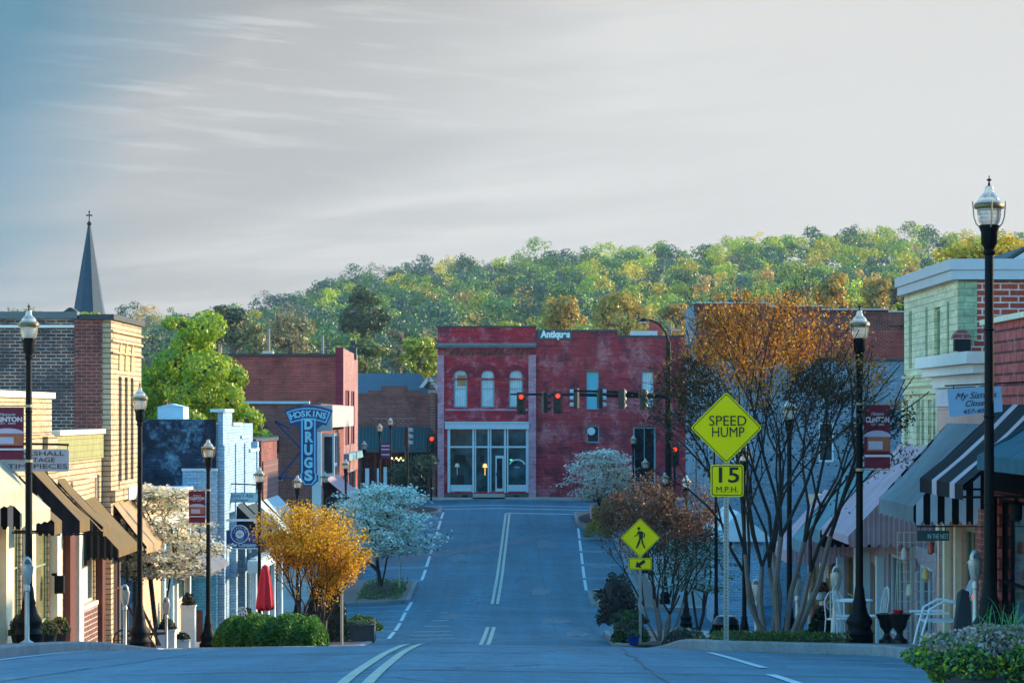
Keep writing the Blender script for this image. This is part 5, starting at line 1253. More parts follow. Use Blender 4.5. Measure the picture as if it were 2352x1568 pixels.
hill_tree('broadleaf_tree', 'small lime sapling top in front of the church spire', 205, 706, 790, 70, 150, [LIME, (.36, .36, .02)], [2, 1], 800, .19, 9)
hill_tree('conifer_tree', 'narrow dark conifer tip behind the lime green maple', 497, 724, 830, 40, 190, [(.05, .05, .03), PINE], [2, 2], 1300, .22, 14)

# lime green maple over the painted building
dM = 113.; sM = F / dM
m_ = thing('maple_tree', 'large lime green maple behind the blue painted building', 'tree', (PX(450, dM), dM, -6.9))
bl = []
for x, y, rx, rz in ((430, 790, 62, 62), (470, 770, 48, 50), (395, 850, 70, 66), (500, 850, 66, 70), (350, 900, 60, 64), (440, 900, 80, 80), (535, 920, 58, 62), (318, 940, 48, 70), (575, 965, 44, 46), (480, 960, 80, 56), (400, 970, 80, 56), (412, 745, 26, 26), (548, 860, 30, 34), (520, 1010, 60, 60), (330, 850, 34, 36), (600, 990, 24, 22)):
    for k in range(2):
        bl.append((np.array((PX(x, dM) + rng.normal() * .3, dM + rng.uniform(-2.2, 2.2), PZ(y, dM) + rng.normal() * .2)), np.array((rx, rx * 1.1, rz * .8)) / sM * rng.uniform(.7, .95)))
q, dn = blob_points(bl, 30000, .40, True)
f = np.sin(q[:, 0] * 3.3 + 1) * np.sin(q[:, 2] * 4.1) * np.sin(q[:, 1] * 2.9) + rng.normal(size=len(q)) * .15
q, dn = q[f > -.42], dn[f > -.42]
leaf_mesh('crown', q, .17, mixcols([(.27, .38, .018), (.34, .42, .02), (.17, .30, .02)], [4, 3, 2], len(q), .15, .06), LEAF, m_, flat=.6, nrm=dn, nk=.9)
limbs('trunk', skeleton([[(PX(450, dM), dM, -7.2), (PX(452, dM), dM, -4), (PX(450, dM), dM, -1.5), (PX(448, dM), dM, .5)]], [b[0] for b in bl]), M_BARK, m_, .02, .28)

def vase_tree(name, label, x, d, stems, zr_, Rf, levels, nleaf, lsz, cols, wts, lspread, L0, ratio=.80, group=None, rbase=.07, rtip=.0045, flat=.6, mat=LEAF, colf=None, spread0=.18, tilt=(.12, .42), ang=.42, up=.10, kids_=(2, 2, 3)):
    """multi-stemmed fan: straight stems that fork again and again inside an envelope"""
    z0 = zs(x, d)
    t = thing(name, label, 'tree', (x, d, z0), group)
    zlo, zhi = zr_
    thick, thin, fine = MB(), MB(), []
    def inside(p):
        f = (p.z - z0) / (zhi - z0); return f < 1 and math.hypot(p.x - x, p.y - d) < Rf(max(0, f)) * (1 + .12 * math.sin(3 * math.atan2(p.y - d, p.x - x) + x))
    def grow(p, v, ln, r, lv):
        ln *= random.uniform(.78, 1.2)
        side = Vector((random.gauss(0, 1), random.gauss(0, 1), random.gauss(0, .5))) * .05 * ln
        mid = p + v * ln * .5 + side; q = p + v * ln
        r1 = max(rtip, r * .74); mb = thick if r > .036 else thin
        mb.tube([p, mid, q], [r, (r + r1) / 2, r1], 7 if r > .03 else 5 if r > .012 else 3, cap=False)
        if lv >= 2: fine.append((p, q))
        if lv >= levels or not inside(q): return
        n = random.choice(kids_)
        a0 = random.uniform(0, 2 * math.pi)
        ax = v.orthogonal().normalized(); bx = v.cross(ax)
        for i in range(n):
            a = a0 + 2 * math.pi * i / n + random.uniform(-.4, .4); k = math.tan(ang * random.uniform(.45, 1.15))
            nv = (v + (ax * math.cos(a) + bx * math.sin(a)) * k + Vector((0, 0, up))).normalized()
            out = Vector((q.x - x, q.y - d, 0)); 
            grow(q, (nv + out.normalized() * .05 if out.length > .01 else nv).normalized(), ln * ratio, r1 * (.86 if n == 2 else .78), lv + 1)
    for k in range(stems):
        a = 2 * math.pi * k / stems + random.uniform(-.3, .3); r0 = spread0 * random.uniform(.4, 1); tl = random.uniform(*tilt)
        p = Vector((x + r0 * math.cos(a), d + r0 * math.sin(a), z0 - .06)); v = Vector((math.sin(tl) * math.cos(a), math.sin(tl) * math.sin(a), math.cos(tl)))
        grow(p, v, L0 * random.uniform(.8, 1.15), rbase * random.uniform(.7, 1), 0)
    thick.build('trunk', M_BARKG, t, smooth=True); thin.build('branches', M_BARKD, t)
    A = np.array([s[0] for s in fine]); B = np.array([s[1] for s in fine])
    k = rng.integers(0, len(A), nleaf); f = rng.random((nleaf, 1)) ** .7
    C = A[k] + (B[k] - A[k]) * f + rng.normal(size=(nleaf, 3)) * np.array(lspread)
    C = C[(C[:, 2] > zlo)]
    if colf is not None: C = C[rng.random(len(C)) < np.where(C[:, 2] > .5, .75, 1)]
    ins = np.array([math.hypot(q[0] - x, q[1] - d) < rng.uniform(.98, 1.28) * Rf(min(1, max(0, (q[2] - z0) / (zhi - z0)))) and q[2] < zhi + rng.uniform(-.15, .25) for q in C]); C = C[ins]
    cols_ = mixcols(cols, wts, len(C))
    if colf is not None: cols_ = colf(C, cols_)
    leaf_mesh('crown', C, lsz, cols_, mat, t, flat=flat)
    return t
def rf(pts): xs, ys_ = zip(*pts); return lambda f: float(np.interp(f, xs, ys_))
# big bare crape myrtle
random.seed(5)
vase_tree('crape_myrtle', 'tall multi stemmed crape myrtle with sparse coppery leaves beside the yellow speed hump sign', 4.01, 42.7, 9, (-1.75, 1.76),
          rf([(0, .45), (.25, .8), (.38, 1.35), (.52, 1.95), (.66, 1.95), (.84, 1.4), (1, .95)]), 7, 27000, .050, [(.055, .038, .018), (.10, .05, .02), (.035, .036, .016), (.20, .09, .02)], [4, 2, 4, .5], (.085, .085, .05), 1.32, .80, rbase=.055, spread0=.26, tilt=(.04, .42), ang=.45, up=.06, kids_=(2, 2, 3),
          colf=lambda C, c: np.where((C[:, 2] > .45 + .4 * np.sin(C[:, 0] * 3))[:, None], mixcols([(.56, .26, .02), (.46, .17, .02), (.26, .09, .025)], [3, 3, 2], len(C)), c))  # upper leaves recoloured orange: coppery new growth plus sunlight painted in
random.seed(21)
# second, browner crape myrtle by the crossing sign
vase_tree('crape_myrtle', 'reddish brown crape myrtle behind the pedestrian crossing sign', 4.25, 80.0, 6, (-5.2, -1.60),
          rf([(0, .4), (.2, .6), (.35, 1.25), (.6, 1.65), (.8, 1.5), (1, .8)]), 6, 17000, .075, [(.10, .05, .035), (.17, .07, .045), (.24, .13, .09), (.06, .06, .03)], [4, 3, 2, 2], (.10, .10, .07), 1.15, .80, rbase=.055, spread0=.2, tilt=(.1, .5), ang=.45,
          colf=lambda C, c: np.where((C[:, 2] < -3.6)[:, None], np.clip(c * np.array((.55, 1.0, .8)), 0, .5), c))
# orange tree on the left build-out
random.seed(8)
vase_tree('amber_tree', 'amber yellow fan shaped tree behind the clipped hedge', -4.93, 70.0, 8, (-4.95, -2.28),
          rf([(0, .42), (.22, .45), (.35, .62), (.5, .95), (.62, 1.3), (.75, 1.62), (.9, 1.5), (1, 1.0)]), 6, 23000, .066, [(.68, .37, .012), (.78, .47, .015), (.48, .26, .015), (.26, .11, .03)], [4, 4, 2, 1], (.10, .10, .06), .80, .83, rbase=.055, spread0=.25, tilt=(.08, .45), ang=.44, flat=.9)
# dogwoods: flat layered sprays of blossom
def dogwood(label, x, d, R_, zlo, zhi, nleaf, sz, cols, wts, ntip=170, group='flowering dogwoods along the street', z0=None):
    z0 = zs(x, d) if z0 is None else z0
    t = thing('dogwood_tree', label, 'tree', (x, d, z0), group)
    tips = []
    L_ = [(k + .5) / 6 for k in range(6)]
    while len(tips) < ntip:
        f = L_[rng.integers(6)] + rng.normal() * .042; z = zlo + (zhi - zlo) * f; rr = R_ * math.sqrt(max(.05, 1 - (max(0, f - .25) / .78) ** 2)) * (.85 if f < .12 else 1)
        a = rng.uniform(0, 2 * math.pi); r = rr * math.sqrt(rng.random()) * (1 + .22 * math.sin(4 * a + 7 * L_[int(min(5, max(0, f * 6)))]))
        tips.append((x + r * math.cos(a), d + r * math.sin(a), z))
    zm = z0 + (zlo - z0) * .55
    st = [[(x, d, z0 - .1), (x - .05, d, z0 + .4 * (zm - z0)), (x - .12, d, zm), (x - .25, d, zlo + .2 * (zhi - zlo)), (x - .15, d, zlo + .6 * (zhi - zlo))], [(x + .02, d, z0 + .2), (x + .14, d, zm), (x + .35, d, zlo + .25 * (zhi - zlo)), (x + .3, d, zlo + .55 * (zhi - zlo))]]
    sk = skeleton(st, tips, .05, .5); limbs('trunk', sk, M_BARKD, t, .006, .034 * R_ + .012)
    A, par, cnt = sk; ends = np.array(tips); k = rng.integers(0, len(ends), nleaf)
    C = ends[k] + rng.normal(size=(nleaf, 3)) * np.array((.18, .18, .05)) * R_ / 1.5
    leaf_mesh('blossom', C, sz, mixcols(cols, wts, nleaf, .12, .05), PETAL, t, flat=1.5, asp=.85)
    m = nleaf // 7; C = ends[rng.integers(0, len(ends), m)] + rng.normal(size=(m, 3)) * np.array((.18, .18, .06)) + np.array((0, 0, -.06)); leaf_mesh('foliage', C, sz * .9, mixcols([(.06, .10, .04), (.10, .14, .05)], [1, 1], m), LEAF, t, flat=.8)
    return t
CRM = [(.92, .88, .76), (.86, .80, .64), (.80, .74, .58), (.40, .40, .18)]
dogwood('cream blossomed dogwood in the sun in front of the peach clapboard shop', -8.42, 67.5, 1.28, -3.95, -1.72, 12500, .085, CRM, [4, 3, 2, 1])
dogwood('white dogwood in shade on the kerb island beyond the amber tree', -5.15, 111.5, 2.15, -5.55, -2.85, 13000, .115, [(.86, .90, .84), (.76, .84, .78), (.42, .58, .52)], [4, 3, 2], 260)
dogwood('white dogwood spreading in front of the crimson side wall', 4.7, 147, 1.95, -4.3, -1.95, 9000, .115, [(.88, .84, .76), (.80, .76, .68), (.5, .52, .46)], [4, 3, 2])
dogwood('greenish white dogwood behind the pole of the speed hump sign', 5.55, 84, 1.1, -5.3, -3.3, 2600, .09, [(.40, .52, .48), (.22, .34, .28), (.10, .20, .14)], [2, 2, 3])
dogwood('small pale dogwood by the pavement next to the side road', 5.9, 106, .95, -5.3, -3.6, 1500, .10, [(.50, .60, .62), (.30, .42, .42)], [2, 2], 110)
# green shrub tree before the dark brick shop across the junction
wind_tree('small_tree', 'small dark green tree in front of the green metal awning', PX(952, 165), 165, zs(-5, 165), PZ(1130, 165), PZ(1035, 165), 1.45, 14, 2600, .15, [(.05, .09, .05), (.08, .12, .06), (.04, .06, .05)], [3, 2, 2], trunk=.06, flat=1.0, bark=M_BARKD)

# dense evergreens and hedges
def clump(name, label, cat, x, d, z0, rx, ry, h, n, size, cols, wts, flat=.3, group=None, box=.0, parent=None, pname='foliage', mat=LEAF, core=True, asp=.6):
    t = parent or thing(name, label, cat, (x, d, z0), group)
    if core:
        mb = MB(); mb.lathe([(.02, .02), (.80, .04), (.86, .45), (.62, .8), (.02, .88)], (0, 0, 0), 14)
        mb.v = [(x + a * rx, d + b * ry, z0 + c * h) for a, b, c in mb.v]; mb.build('stems', M_BARKD, t)
    dv = rng.normal(size=(n, 3)); dv /= np.linalg.norm(dv, axis=1)[:, None]; dv[:, 2] = abs(dv[:, 2])
    if box: dv = np.sign(dv) * abs(dv) ** (1 - box); dv /= np.maximum(1, np.max(abs(dv), axis=1))[:, None]
    k = 1 - .22 * rng.random(n) ** 2 + .07 * np.sin(dv[:, 0] * 9 + x) * np.sin(dv[:, 1] * 8) + .06 * np.sin(dv[:, 2] * 11 + dv[:, 0] * 6)
    C = np.stack([x + dv[:, 0] * rx * k, d + dv[:, 1] * ry * k, z0 + dv[:, 2] * h * k + rng.random(n) * .02], 1)
    leaf_mesh(pname, C, size, mixcols(cols, wts, n), mat, t, flat=flat, asp=asp)
    return t
# clipped hedge on the left build-out
def hedge():
    x0, x1, d = -6.05, -3.75, 57.5
    z0 = zs(-4.9, d); h = .66
    t = thing('hedge', 'low rounded green hedge on the left build-out at the crest of the road', 'hedge', ((x0 + x1) / 2, d, z0))
    n = 15000
    u_ = rng.random(n); a = rng.uniform(0, math.pi, n); r = 1 - .12 * rng.random(n) ** 2
    prof = np.minimum(1, np.minimum((u_ + .02) / .18, (1.02 - u_) / .14)) ** .5
    bump_ = 1 + .06 * np.sin(u_ * 21) + .04 * np.sin(u_ * 47 + a * 3)
    X = x0 + (x1 - x0) * u_; Dd = d + .85 * np.cos(a) * r * prof * bump_; Zz = z0 + h * np.abs(np.sin(a)) ** .6 * r * prof * bump_
    zz = np.array([zs(q, e) for q, e in zip(X[:1], Dd[:1])])
    leaf_mesh('foliage', np.stack([X, Dd, Zz], 1), .075, mixcols([(.06, .18, .03), (.045, .13, .035), (.15, .30, .03)], [4, 3, 2], n), LEAF, t, flat=.5, asp=.7)
    mb = MB(); k = 14
    for i in range(k):
        for j in range(10):
            def p(ii, jj):
                q = ii / k; pr = min(1, min((q + .02) / .18, (1.02 - q) / .14)) ** .5; aa = math.pi * jj / 10
                return (x0 + (x1 - x0) * q, d + .72 * math.cos(aa) * pr, z0 + h * .85 * abs(math.sin(aa)) ** .6 * pr)
            mb.quad(p(i, j), p(i + 1, j), p(i + 1, j + 1), p(i, j + 1))
    mb.build('stems', plain('dark hedge interior', (.012, .03, .012), .9, .3, 6), t)
hedge()
def conifer(name, label, x, d, R_, h, n, cols, wts, group=None):
    z0 = zs(x, d); t = thing(name, label, 'conifer', (x, d, z0), group)
    f = rng.random(n) ** .8; a = rng.uniform(0, 2 * math.pi, n); rr = R_ * (1 - f) ** .55 * (.75 + .25 * rng.random(n)) * (1 + .1 * np.sin(a * 5 + f * 14))
    leaf_mesh('foliage', np.stack([x + rr * np.cos(a), d + rr * np.sin(a), z0 + .05 + f * h], 1), .09, mixcols(cols, wts, n), LEAF, t, flat=.2)
    mb = MB(); mb.lathe([(R_ * .8, .1), (R_ * .75, h * .4), (R_ * .45, h * .75), (.03, h * .95)], (x, d, z0), 10); mb.build('stems', M_BARKD, t)
    return t
conifer('conifer_shrub', 'dark columnar conifer in the planter behind the thin sign post', -4.75, 76, .38, 1.75, 3200, [(.02, .05, .018), (.04, .08, .02)], [3, 1])
conifer('conifer_shrub', 'dark conifer close behind the trunk of the amber tree', -5.35, 78.5, .48, 1.7, 3000, [(.012, .022, .012), (.02, .035, .014)], [3, 1])
conifer('conifer_shrub', 'small round topped dark shrub beside the mauve shop window', 6.0, 55.0, .35, .75, 1500, [(.012, .025, .015), (.03, .05, .02)], [3, 1])
clump('shrub', 'bright green shrub beside the pedestrian crossing sign post', 'shrub', 3.25, 77.5, zs(3.2, 77.5), .5, .5, .75, 1800, .09, [(.04, .11, .03), (.07, .16, .04), (.03, .06, .03)], [3, 2, 2])
clump('shrub', 'dark leafy shrub overhanging the kerb left of the brown crape myrtle', 'shrub', 3.1, 83, zs(3, 83) + .35, .6, .8, 1.5, 2000, .10, [(.03, .035, .035), (.07, .05, .04), (.04, .08, .04)], [3, 2, 1])
clump('shrub', 'low shrub with white and pink flowers at the foot of the brown crape myrtle', 'shrub', 4.5, 73.2, zs(4.5, 73), .6, .5, .5, 1600, .075, [(.03, .07, .03), (.5, .5, .5), (.5, .08, .14)], [7, 1, .7])
clump('shrub', 'loose shrub of russet and gold leaves by the yellow bollard', 'shrub', 5.2, 143.0, zs(5.2, 143), 1.3, 1.0, 1.5, 3200, .12, [(.36, .20, .05), (.42, .30, .04), (.20, .10, .06)], [3, 3, 2], core=False)
clump('shrub', 'bush of small yellow leaves under the white dogwood', 'shrub', 4.2, 138, zs(4.2, 138), .7, .6, .8, 1200, .10, [(.40, .32, .03), (.20, .16, .05)], [2, 1], core=False)
clump('shrub', 'grass green clump on the kerb island with the urns', 'shrub', 3.5, 107.3, zs(3.5, 107), .4, .4, .28, 700, .08, [(.10, .18, .03), (.40, .08, .14)], [5, 1], core=False)
clump('shrub', 'green ivy clump hanging over the dark planter behind the hedge', 'shrub', -4.2, 79.5, zs(-4.2, 79.5) + .28, .55, .6, .40, 1900, .085, [(.035, .11, .035), (.06, .16, .05)], [2, 1])
# strips of grass and weeds in the right kerb bed
def tufts():
    n = 3800
    k = rng.random(n)
    X = 3.05 + 2.0 * rng.random(n); Dd = 40.95 + 3.6 * rng.random(n) ** 1.6 + 14 * (k > .8) * rng.random(n); keep = (X < 4.9) & (np.sin(X * 5) + np.sin(Dd * 3.1) > -.6)
    X, Dd = X[keep], Dd[keep]
    Z = np.array([zs(a, b) for a, b in zip(X, Dd)]) + rng.random(len(X)) * .14
    o = leaf_mesh('grass', np.stack([X, Dd, Z], 1), .10, mixcols([(.08, .14, .03), (.16, .18, .05), (.05, .10, .03)], [3, 2, 2], len(X)), LEAF, flat=-.0, asp=.22)
    tag(o, kind='stuff', label='short grass and weeds along the kerb bed under the crape myrtle', cat='grass')
    n = 900; X = rng.uniform(-5.9, -4.2, n); Dd = 106.5 + rng.random(n) * 9.5; Z = np.array([zs(a, b) for a, b in zip(X, Dd)]) + rng.random(n) * .16
    o = leaf_mesh('grass', np.stack([X, Dd, Z], 1), .16, mixcols([(.06, .14, .03), (.09, .18, .04)], [1, 1], n), LEAF, asp=.3); tag(o, kind='stuff', label='grass at the foot of the shaded dogwood on the left island', cat='grass')
tufts()
# foreground planter at lower right
def fore_bush():
    x, d = 3.82, 22.0; z0 = zr(x, d)
    t = thing('planter', 'round concrete planter with trailing variegated shrub in the near right corner', 'planter', (x, d, z0))
    mb = MB(); mb.lathe([(.40, -.02), (.44, .03), (.50, .16), (.54, .19), (.54, .25), (.48, .25), (.46, .21), (.02, .21)], (x, d, z0), 28); mb.build('pot', plain('dark concrete pot', (.07, .10, .12), .75, .4, 4, bmp=.4), t, smooth=True)
    n = 12500
    dv = rng.normal(size=(n, 3)); dv /= np.linalg.norm(dv, axis=1)[:, None]
    k = (1 - .28 * rng.random(n) ** 1.5) * (1 + .09 * np.sin(dv[:, 0] * 8) * np.sin(dv[:, 1] * 7 + 1) + .07 * np.sin(dv[:, 2] * 9 + dv[:, 0] * 5))
    zz = np.where(dv[:, 2] > 0, dv[:, 2] * .23, dv[:, 2] * .24)
    C = np.stack([x + dv[:, 0] * .74 * k, d + dv[:, 1] * .7 * k, z0 + .31 + zz * k], 1)
    # drape stays clear of the lower pot at the front right
    low = (C[:, 2] < z0 + .17) & (C[:, 0] > x - .30)
    C = C[~low]
    cols = mixcols([(.13, .28, .05), (.075, .16, .06), (.52, .56, .02), (.04, .08, .045)], [4, 3.4, 2, 2], len(C), .3, .12)
    top = (C[:, 2] > z0 + .40 + .04 * np.sin(C[:, 0] * 15)) & (rng.random(len(C)) < .75)
    cols[top] = mixcols([(.44, .33, .37), (.27, .19, .22), (.56, .46, .50), (.13, .21, .06)], [3, 2, 2, 2], int(top.sum()), .25, .1)
    leaf_mesh('foliage', C, .043, cols, LEAF, t, flat=.25, asp=.62)
    mb = MB(); mb.lathe([(.3, -.13), (.52, -.08), (.56, .02), (.45, .11), (.1, .16)], (x, d, z0 + .28), 14); mb.build('stems', plain('dark undergrowth', (.006, .012, .006), .9, .3, 5), t)
    g = MB()
    for i in range(46):
        a = rng.uniform(0, 2 * math.pi); bx, by = x + .12 + rng.normal() * .15, d + .35 + rng.normal() * .14; l = rng.uniform(.28, .52); o = rng.uniform(.08, .34)
        wv = rng.uniform(.006, .012); pts = [(bx + o * math.cos(a) * f ** 1.8, by + o * math.sin(a) * f ** 1.8, z0 + .36 + l * (f - .42 * f ** 3 * (o / .3))) for f in np.linspace(0, 1, 7)]
        for p, q, f in zip(pts[:-1], pts[1:], np.linspace(0, .85, 6)):
            w0, w1 = wv * (1 - f * .9), wv * (1 - (f + .15) * .9); px, py = -math.sin(a), math.cos(a)
            g.quad((p[0] - px * w0, p[1] - py * w0, p[2]), (p[0] + px * w0, p[1] + py * w0, p[2]), (q[0] + px * w1, q[1] + py * w1, q[2]), (q[0] - px * w1, q[1] - py * w1, q[2]))
    g.build('strap_leaves', plain('strap leaf green', (.05, .20, .045), .5, .3, 8, bmp=0), t)
fore_bush()
# ------------------------------------------------------------------ street lamps
M_LGLASS = lampglass('lantern glass')
M_BRASS = plain('aged bronze', (.16, .11, .05), .4, .3, 6, metal=.6)
M_BRKT = plain('tan banner bracket', (.42, .32, .18), .5, .2, 5)
def make_lamp():
    t = thing('lamp_post', '', 'lamp post', (0, 0, 0), 'old fashioned black lamp posts lining the street')
    b = MB(); b.lathe([(.205, -.02), (.205, .13), (.215, .15), (.175, .20), (.165, .25), (.195, .31), (.19, .35), (.125, .45), (.10, .56), (.105, .60), (.085, .66), (.07, .80), (.06, .84)], n=20); b.build('base', M_BLACK, t, smooth=True)
    p = MB(); p.lathe([(.055, .84), (.048, 3.0), (.045, 4.18)], n=14)
    for z in (1.6, 2.5, 3.4): p.lathe([(.052, z), (.058, z + .015), (.052, z + .03)], n=14)
    p.build('pole', M_BLACK, t, smooth=True)
    c = MB(); c.lathe([(.047, 4.18), (.062, 4.20), (.062, 4.225), (.05, 4.24), (.06, 4.27), (.082, 4.30), (.085, 4.42), (.10, 4.46), (.105, 4.49), (.09, 4.495)], n=18); c.build('fitter', M_BLACK, t, smooth=True)
    g = MB(); g.lathe([(.09, 4.496), (.108, 4.53), (.118, 4.58), (.125, 4.662)], n=22); g.build('globe', M_LGLASS, t, smooth=True)
    r = MB(); r.lathe([(.150, 4.664), (.155, 4.68), (.155, 4.705), (.145, 4.718)], n=22); r.build('band', M_BRASS, t, smooth=True)
    d = MB(); d.lathe([(.145, 4.72), (.135, 4.735), (.110, 4.75), (.105, 4.775), (.085, 4.80), (.062, 4.82), (.048, 4.84), (.045, 4.87), (.036, 4.895), (.012, 4.905)], n=22); d.build('dome', M_LGLASS, t, smooth=True)
    f = MB(); f.lathe([(.014, 4.905), (.012, 4.925), (.006, 4.945), (.026, 4.958), (.026, 4.966), (.006, 4.975), (.006, 5.0), (.001, 5.01)], n=10); f.build('finial', M_BLACK, t, smooth=True)
    q = MB()
    for k in range(4):
        a = math.pi / 2 * k; ca, sa = math.cos(a), math.sin(a)
        q.tube([(r_ * ca, r_ * sa, z) for r_, z in ((.10, 4.47), (.135, 4.51), (.158, 4.58), (.165, 4.66), (.172, 4.74))], .007, 6)
    q.build('cage', M_BRKT, t, smooth=True)
    return t
lamp0 = make_lamp()
lamps = [(-7.12, 41.7, 'lamp post in front of the cream awnings, its pole crossing the grey shop sign'),
         (-6.97, 53.0, 'lamp post in front of the tan awnings beside the cream blossomed dogwood'),
         (-7.05, 65.7, 'lamp post holding the red town banner next to the hedge'),
         (-7.05, 79.0, 'lamp post at the right end of the pale blue hanging sign'),
         (-7.05, 93.0, 'lamp post whose lantern overlaps the foot of the blue neon sign'),
         (-7.05, 106.5, 'lamp post with its lantern just right of the white corner trim'),
         (-7.05, 120.0, 'lamp post in front of the street face of the red brick block'),
         (-7.05, 135.0, 'sunlit cream lamp post lantern against the left end of the green metal awning'),
         (-7.05, 151.0, 'lamp post holding the small striped banner before the green metal awning'),
         (4.94, 29.3, 'tallest, nearest lamp post, rising in front of the sage building'),
         (5.12, 41.7, 'lamp post with the maroon banner just right of the big crape myrtle'),
         (5.39, 55.0, 'lamp post hidden behind the trunks and twigs of the big crape myrtle'),
         (5.5, 67.0, 'lamp post standing between the speed hump sign post and the crape myrtle trunks'),
         (5.7, 79.0, 'lamp post whose pole passes just left of the speed hump sign post'),
         (5.6, 91.0, 'lamp post in the twigs right of the brown crape myrtle'),
         (5.7, 105.5, 'lamp post seen through the top of the brown crape myrtle'),
         (5.7, 121.0, 'lamp post left of the brown crape myrtle before the doorway of the crimson wing'),
         (6.0, 140.0, 'lamp post standing over the white dogwood by the crimson side wall')]
lamps[9:9] = [(-7.0, 163.0, 'farthest lamp post on the left side, before the diamond brick pattern of the dark shop')]
for i, (x, d, lb) in enumerate(lamps):
    o = lamp0 if i == 0 else copy_tree(lamp0)
    o.location = (x, d, zs(x, d) - .01); o['label'] = lb
    o.rotation_euler = (0, 0, rng.uniform(0, 1.5) if d > 31 else 0)
# banners hung on lamps
M_BANR = plain('maroon banner cloth', (.16, .014, .035), .8, .12, 3); M_BANW = plain('banner print', (.62, .56, .60), .7, .1, 3); M_BANO = plain('banner brick print', (.36, .10, .05), .7, .2, 5)
def banner(label, x, d, w_, zt, zb, side=-1, lit=True, name='banner'):
    x0 = x + side * .07; x1 = x0 + side * w_; xl, xr = min(x0, x1), max(x0, x1); cx_ = (xl + xr) / 2; H = zt - zb
    t = thing(name, label, 'banner', (x, d, zb))
    m = MB(); n = 8
    for i in range(n):
        for q in range(2):
            pass
        za, zc_ = zb + H * i / n, zb + H * (i + 1) / n; f = lambda z: .012 * math.sin((z - zb) * 5)
        m.quad((xl, d + f(za), za), (xr, d - f(za) * .5, za), (xr, d - f(zc_) * .5, zc_), (xl, d + f(zc_), zc_))
    m.build('cloth', M_BANR, t)
    for z in (zt + .02, zb - .02):
        r = MB(); r.tube([(x, d, z), (x1, d, z)], .012, 6); r.lathe([(.06, -.02), (.06, .02)], (x, d, z), 10); r.build('banner_arm', M_BRKT, t)
    text(t, 'Historic', H * .055, (cx_, d - .025, zb + H * .86), M_BANW, width=w_ * .5, shear=.25)
    text(t, 'CLINTON', H * .085, (cx_, d - .025, zb + H * .765), M_BANW, width=w_ * .92, bold=.004)
    text(t, 'EST. 1890', H * .035, (cx_, d - .025, zb + H * .69), M_BANW, width=w_ * .5)
    e = MB(); e.box(xl + w_ * .1, xr - w_ * .02, d - .028, d - .024, zb + H * .27, zb + H * .50); e.build('printed_picture', M_BANO, t)
    e = MB(); e.prism([(cx_ + w_ * .52 * math.cos(a), d - .0245, zb + H * .5 + H * .1 * math.sin(a)) for a in np.linspace(0, math.pi, 12)], (0, .004, 0)); e.box(xl + w_ * .15, xr - w_ * .3, d - .032, d - .0285, zb + H * .3, zb + H * .43); e.build('printed_sky', plain('banner lilac print', (.45, .38, .50), .7, .1, 3), t)
    e = MB(); e.box(xl, xr, d - .028, d - .024, zb + H * .18, zb + H * .215); e.build('printed_line', M_BANW, t)
    return t
banner('maroon town banner on the nearest left lamp, cut by the left picture edge', -7.12, 41.68, .48, PZ(935, 41.7), PZ(1055, 41.7))
banner('maroon town banner on the lamp beside the cream dogwood', -7.05, 65.68, .38, PZ(1127, 65.7), PZ(1200, 65.7))
b2 = banner('maroon town banner on the lamp just right of the big crape myrtle', 5.12, 41.68, .0 + .38, PZ(930, 41.7), PZ(1075, 41.7), 1)
sb = thing('banner', 'small blue and white striped banner on a far lamp before the green metal awning', 'banner', (-7.05, 151, PZ(1050, 151)))
m = MB(); m.box(-6.98, -6.52, 150.98, 151.0, PZ(1052, 151), PZ(1015, 151)); m.build('cloth', plain('plum banner', (.10, .03, .12), .8, .1, 3), sb)
m = MB()
for z in (1022, 1030, 1042): m.box(-6.97, -6.53, 150.965, 150.978, PZ(z + 3, 151), PZ(z, 151))
m.build('stripe', plain('pale banner stripe', (.5, .55, .68), .7, .1, 3), sb)

# ------------------------------------------------------------------ hanging and projecting signs
def rrect(w_, h, r, n=5):
    pts = []
    for cx_, cz, a0 in ((w_ / 2 - r, h / 2 - r, 0), (-w_ / 2 + r, h / 2 - r, math.pi / 2), (-w_ / 2 + r, -h / 2 + r, math.pi), (w_ / 2 - r, -h / 2 + r, 1.5 * math.pi)):
        for k in range(n + 1): a = a0 + math.pi / 2 * k / n; pts.append((cx_ + r * math.cos(a), cz + r * math.sin(a)))
    return pts
def rot2(pts, a): c, s = math.cos(a), math.sin(a); return [(x * c - z * s, x * s + z * c) for x, z in pts]
def plate(name, pts, c, th, mat, par): 
    m = MB(); m.prism([(c[0] + x, c[1], c[2] + z) for x, z in pts], (0, th, 0)); return m.build(name, mat, par)
def ring(name, po, pi, c, th, mat, par):
    m = MB(); k = len(po)
    for i in range(k):
        j = (i + 1) % k
        m.prism([(c[0] + po[i][0], c[1], c[2] + po[i][1]), (c[0] + po[j][0], c[1], c[2] + po[j][1]), (c[0] + pi[j][0], c[1], c[2] + pi[j][1]), (c[0] + pi[i][0], c[1], c[2] + pi[i][1])], (0, th, 0))
    return m.build(name, mat, par)
M_INK = plain('dark sign ink', (.03, .03, .045), .6, .1, 3, bmp=0)
M_SIGNG = plain('lilac grey sign board', (.36, .35, .40), .6, .1, 3)
d = 47.5; a, b = P(4, 1082, d), P(159, 1031, d)
sg = thing('hanging_sign', 'grey hanging shop sign with three lines of capital lettering behind the first left lamp', 'sign', ((a.x + b.x) / 2, d, a.z))
plate('board', rrect(b.x - a.x, b.z - a.z, .04), ((a.x + b.x) / 2, d - .02, (a.z + b.z) / 2), .04, M_SIGNG, sg)
xm = (a.x + b.x) / 2 + .04; hh = b.z - a.z
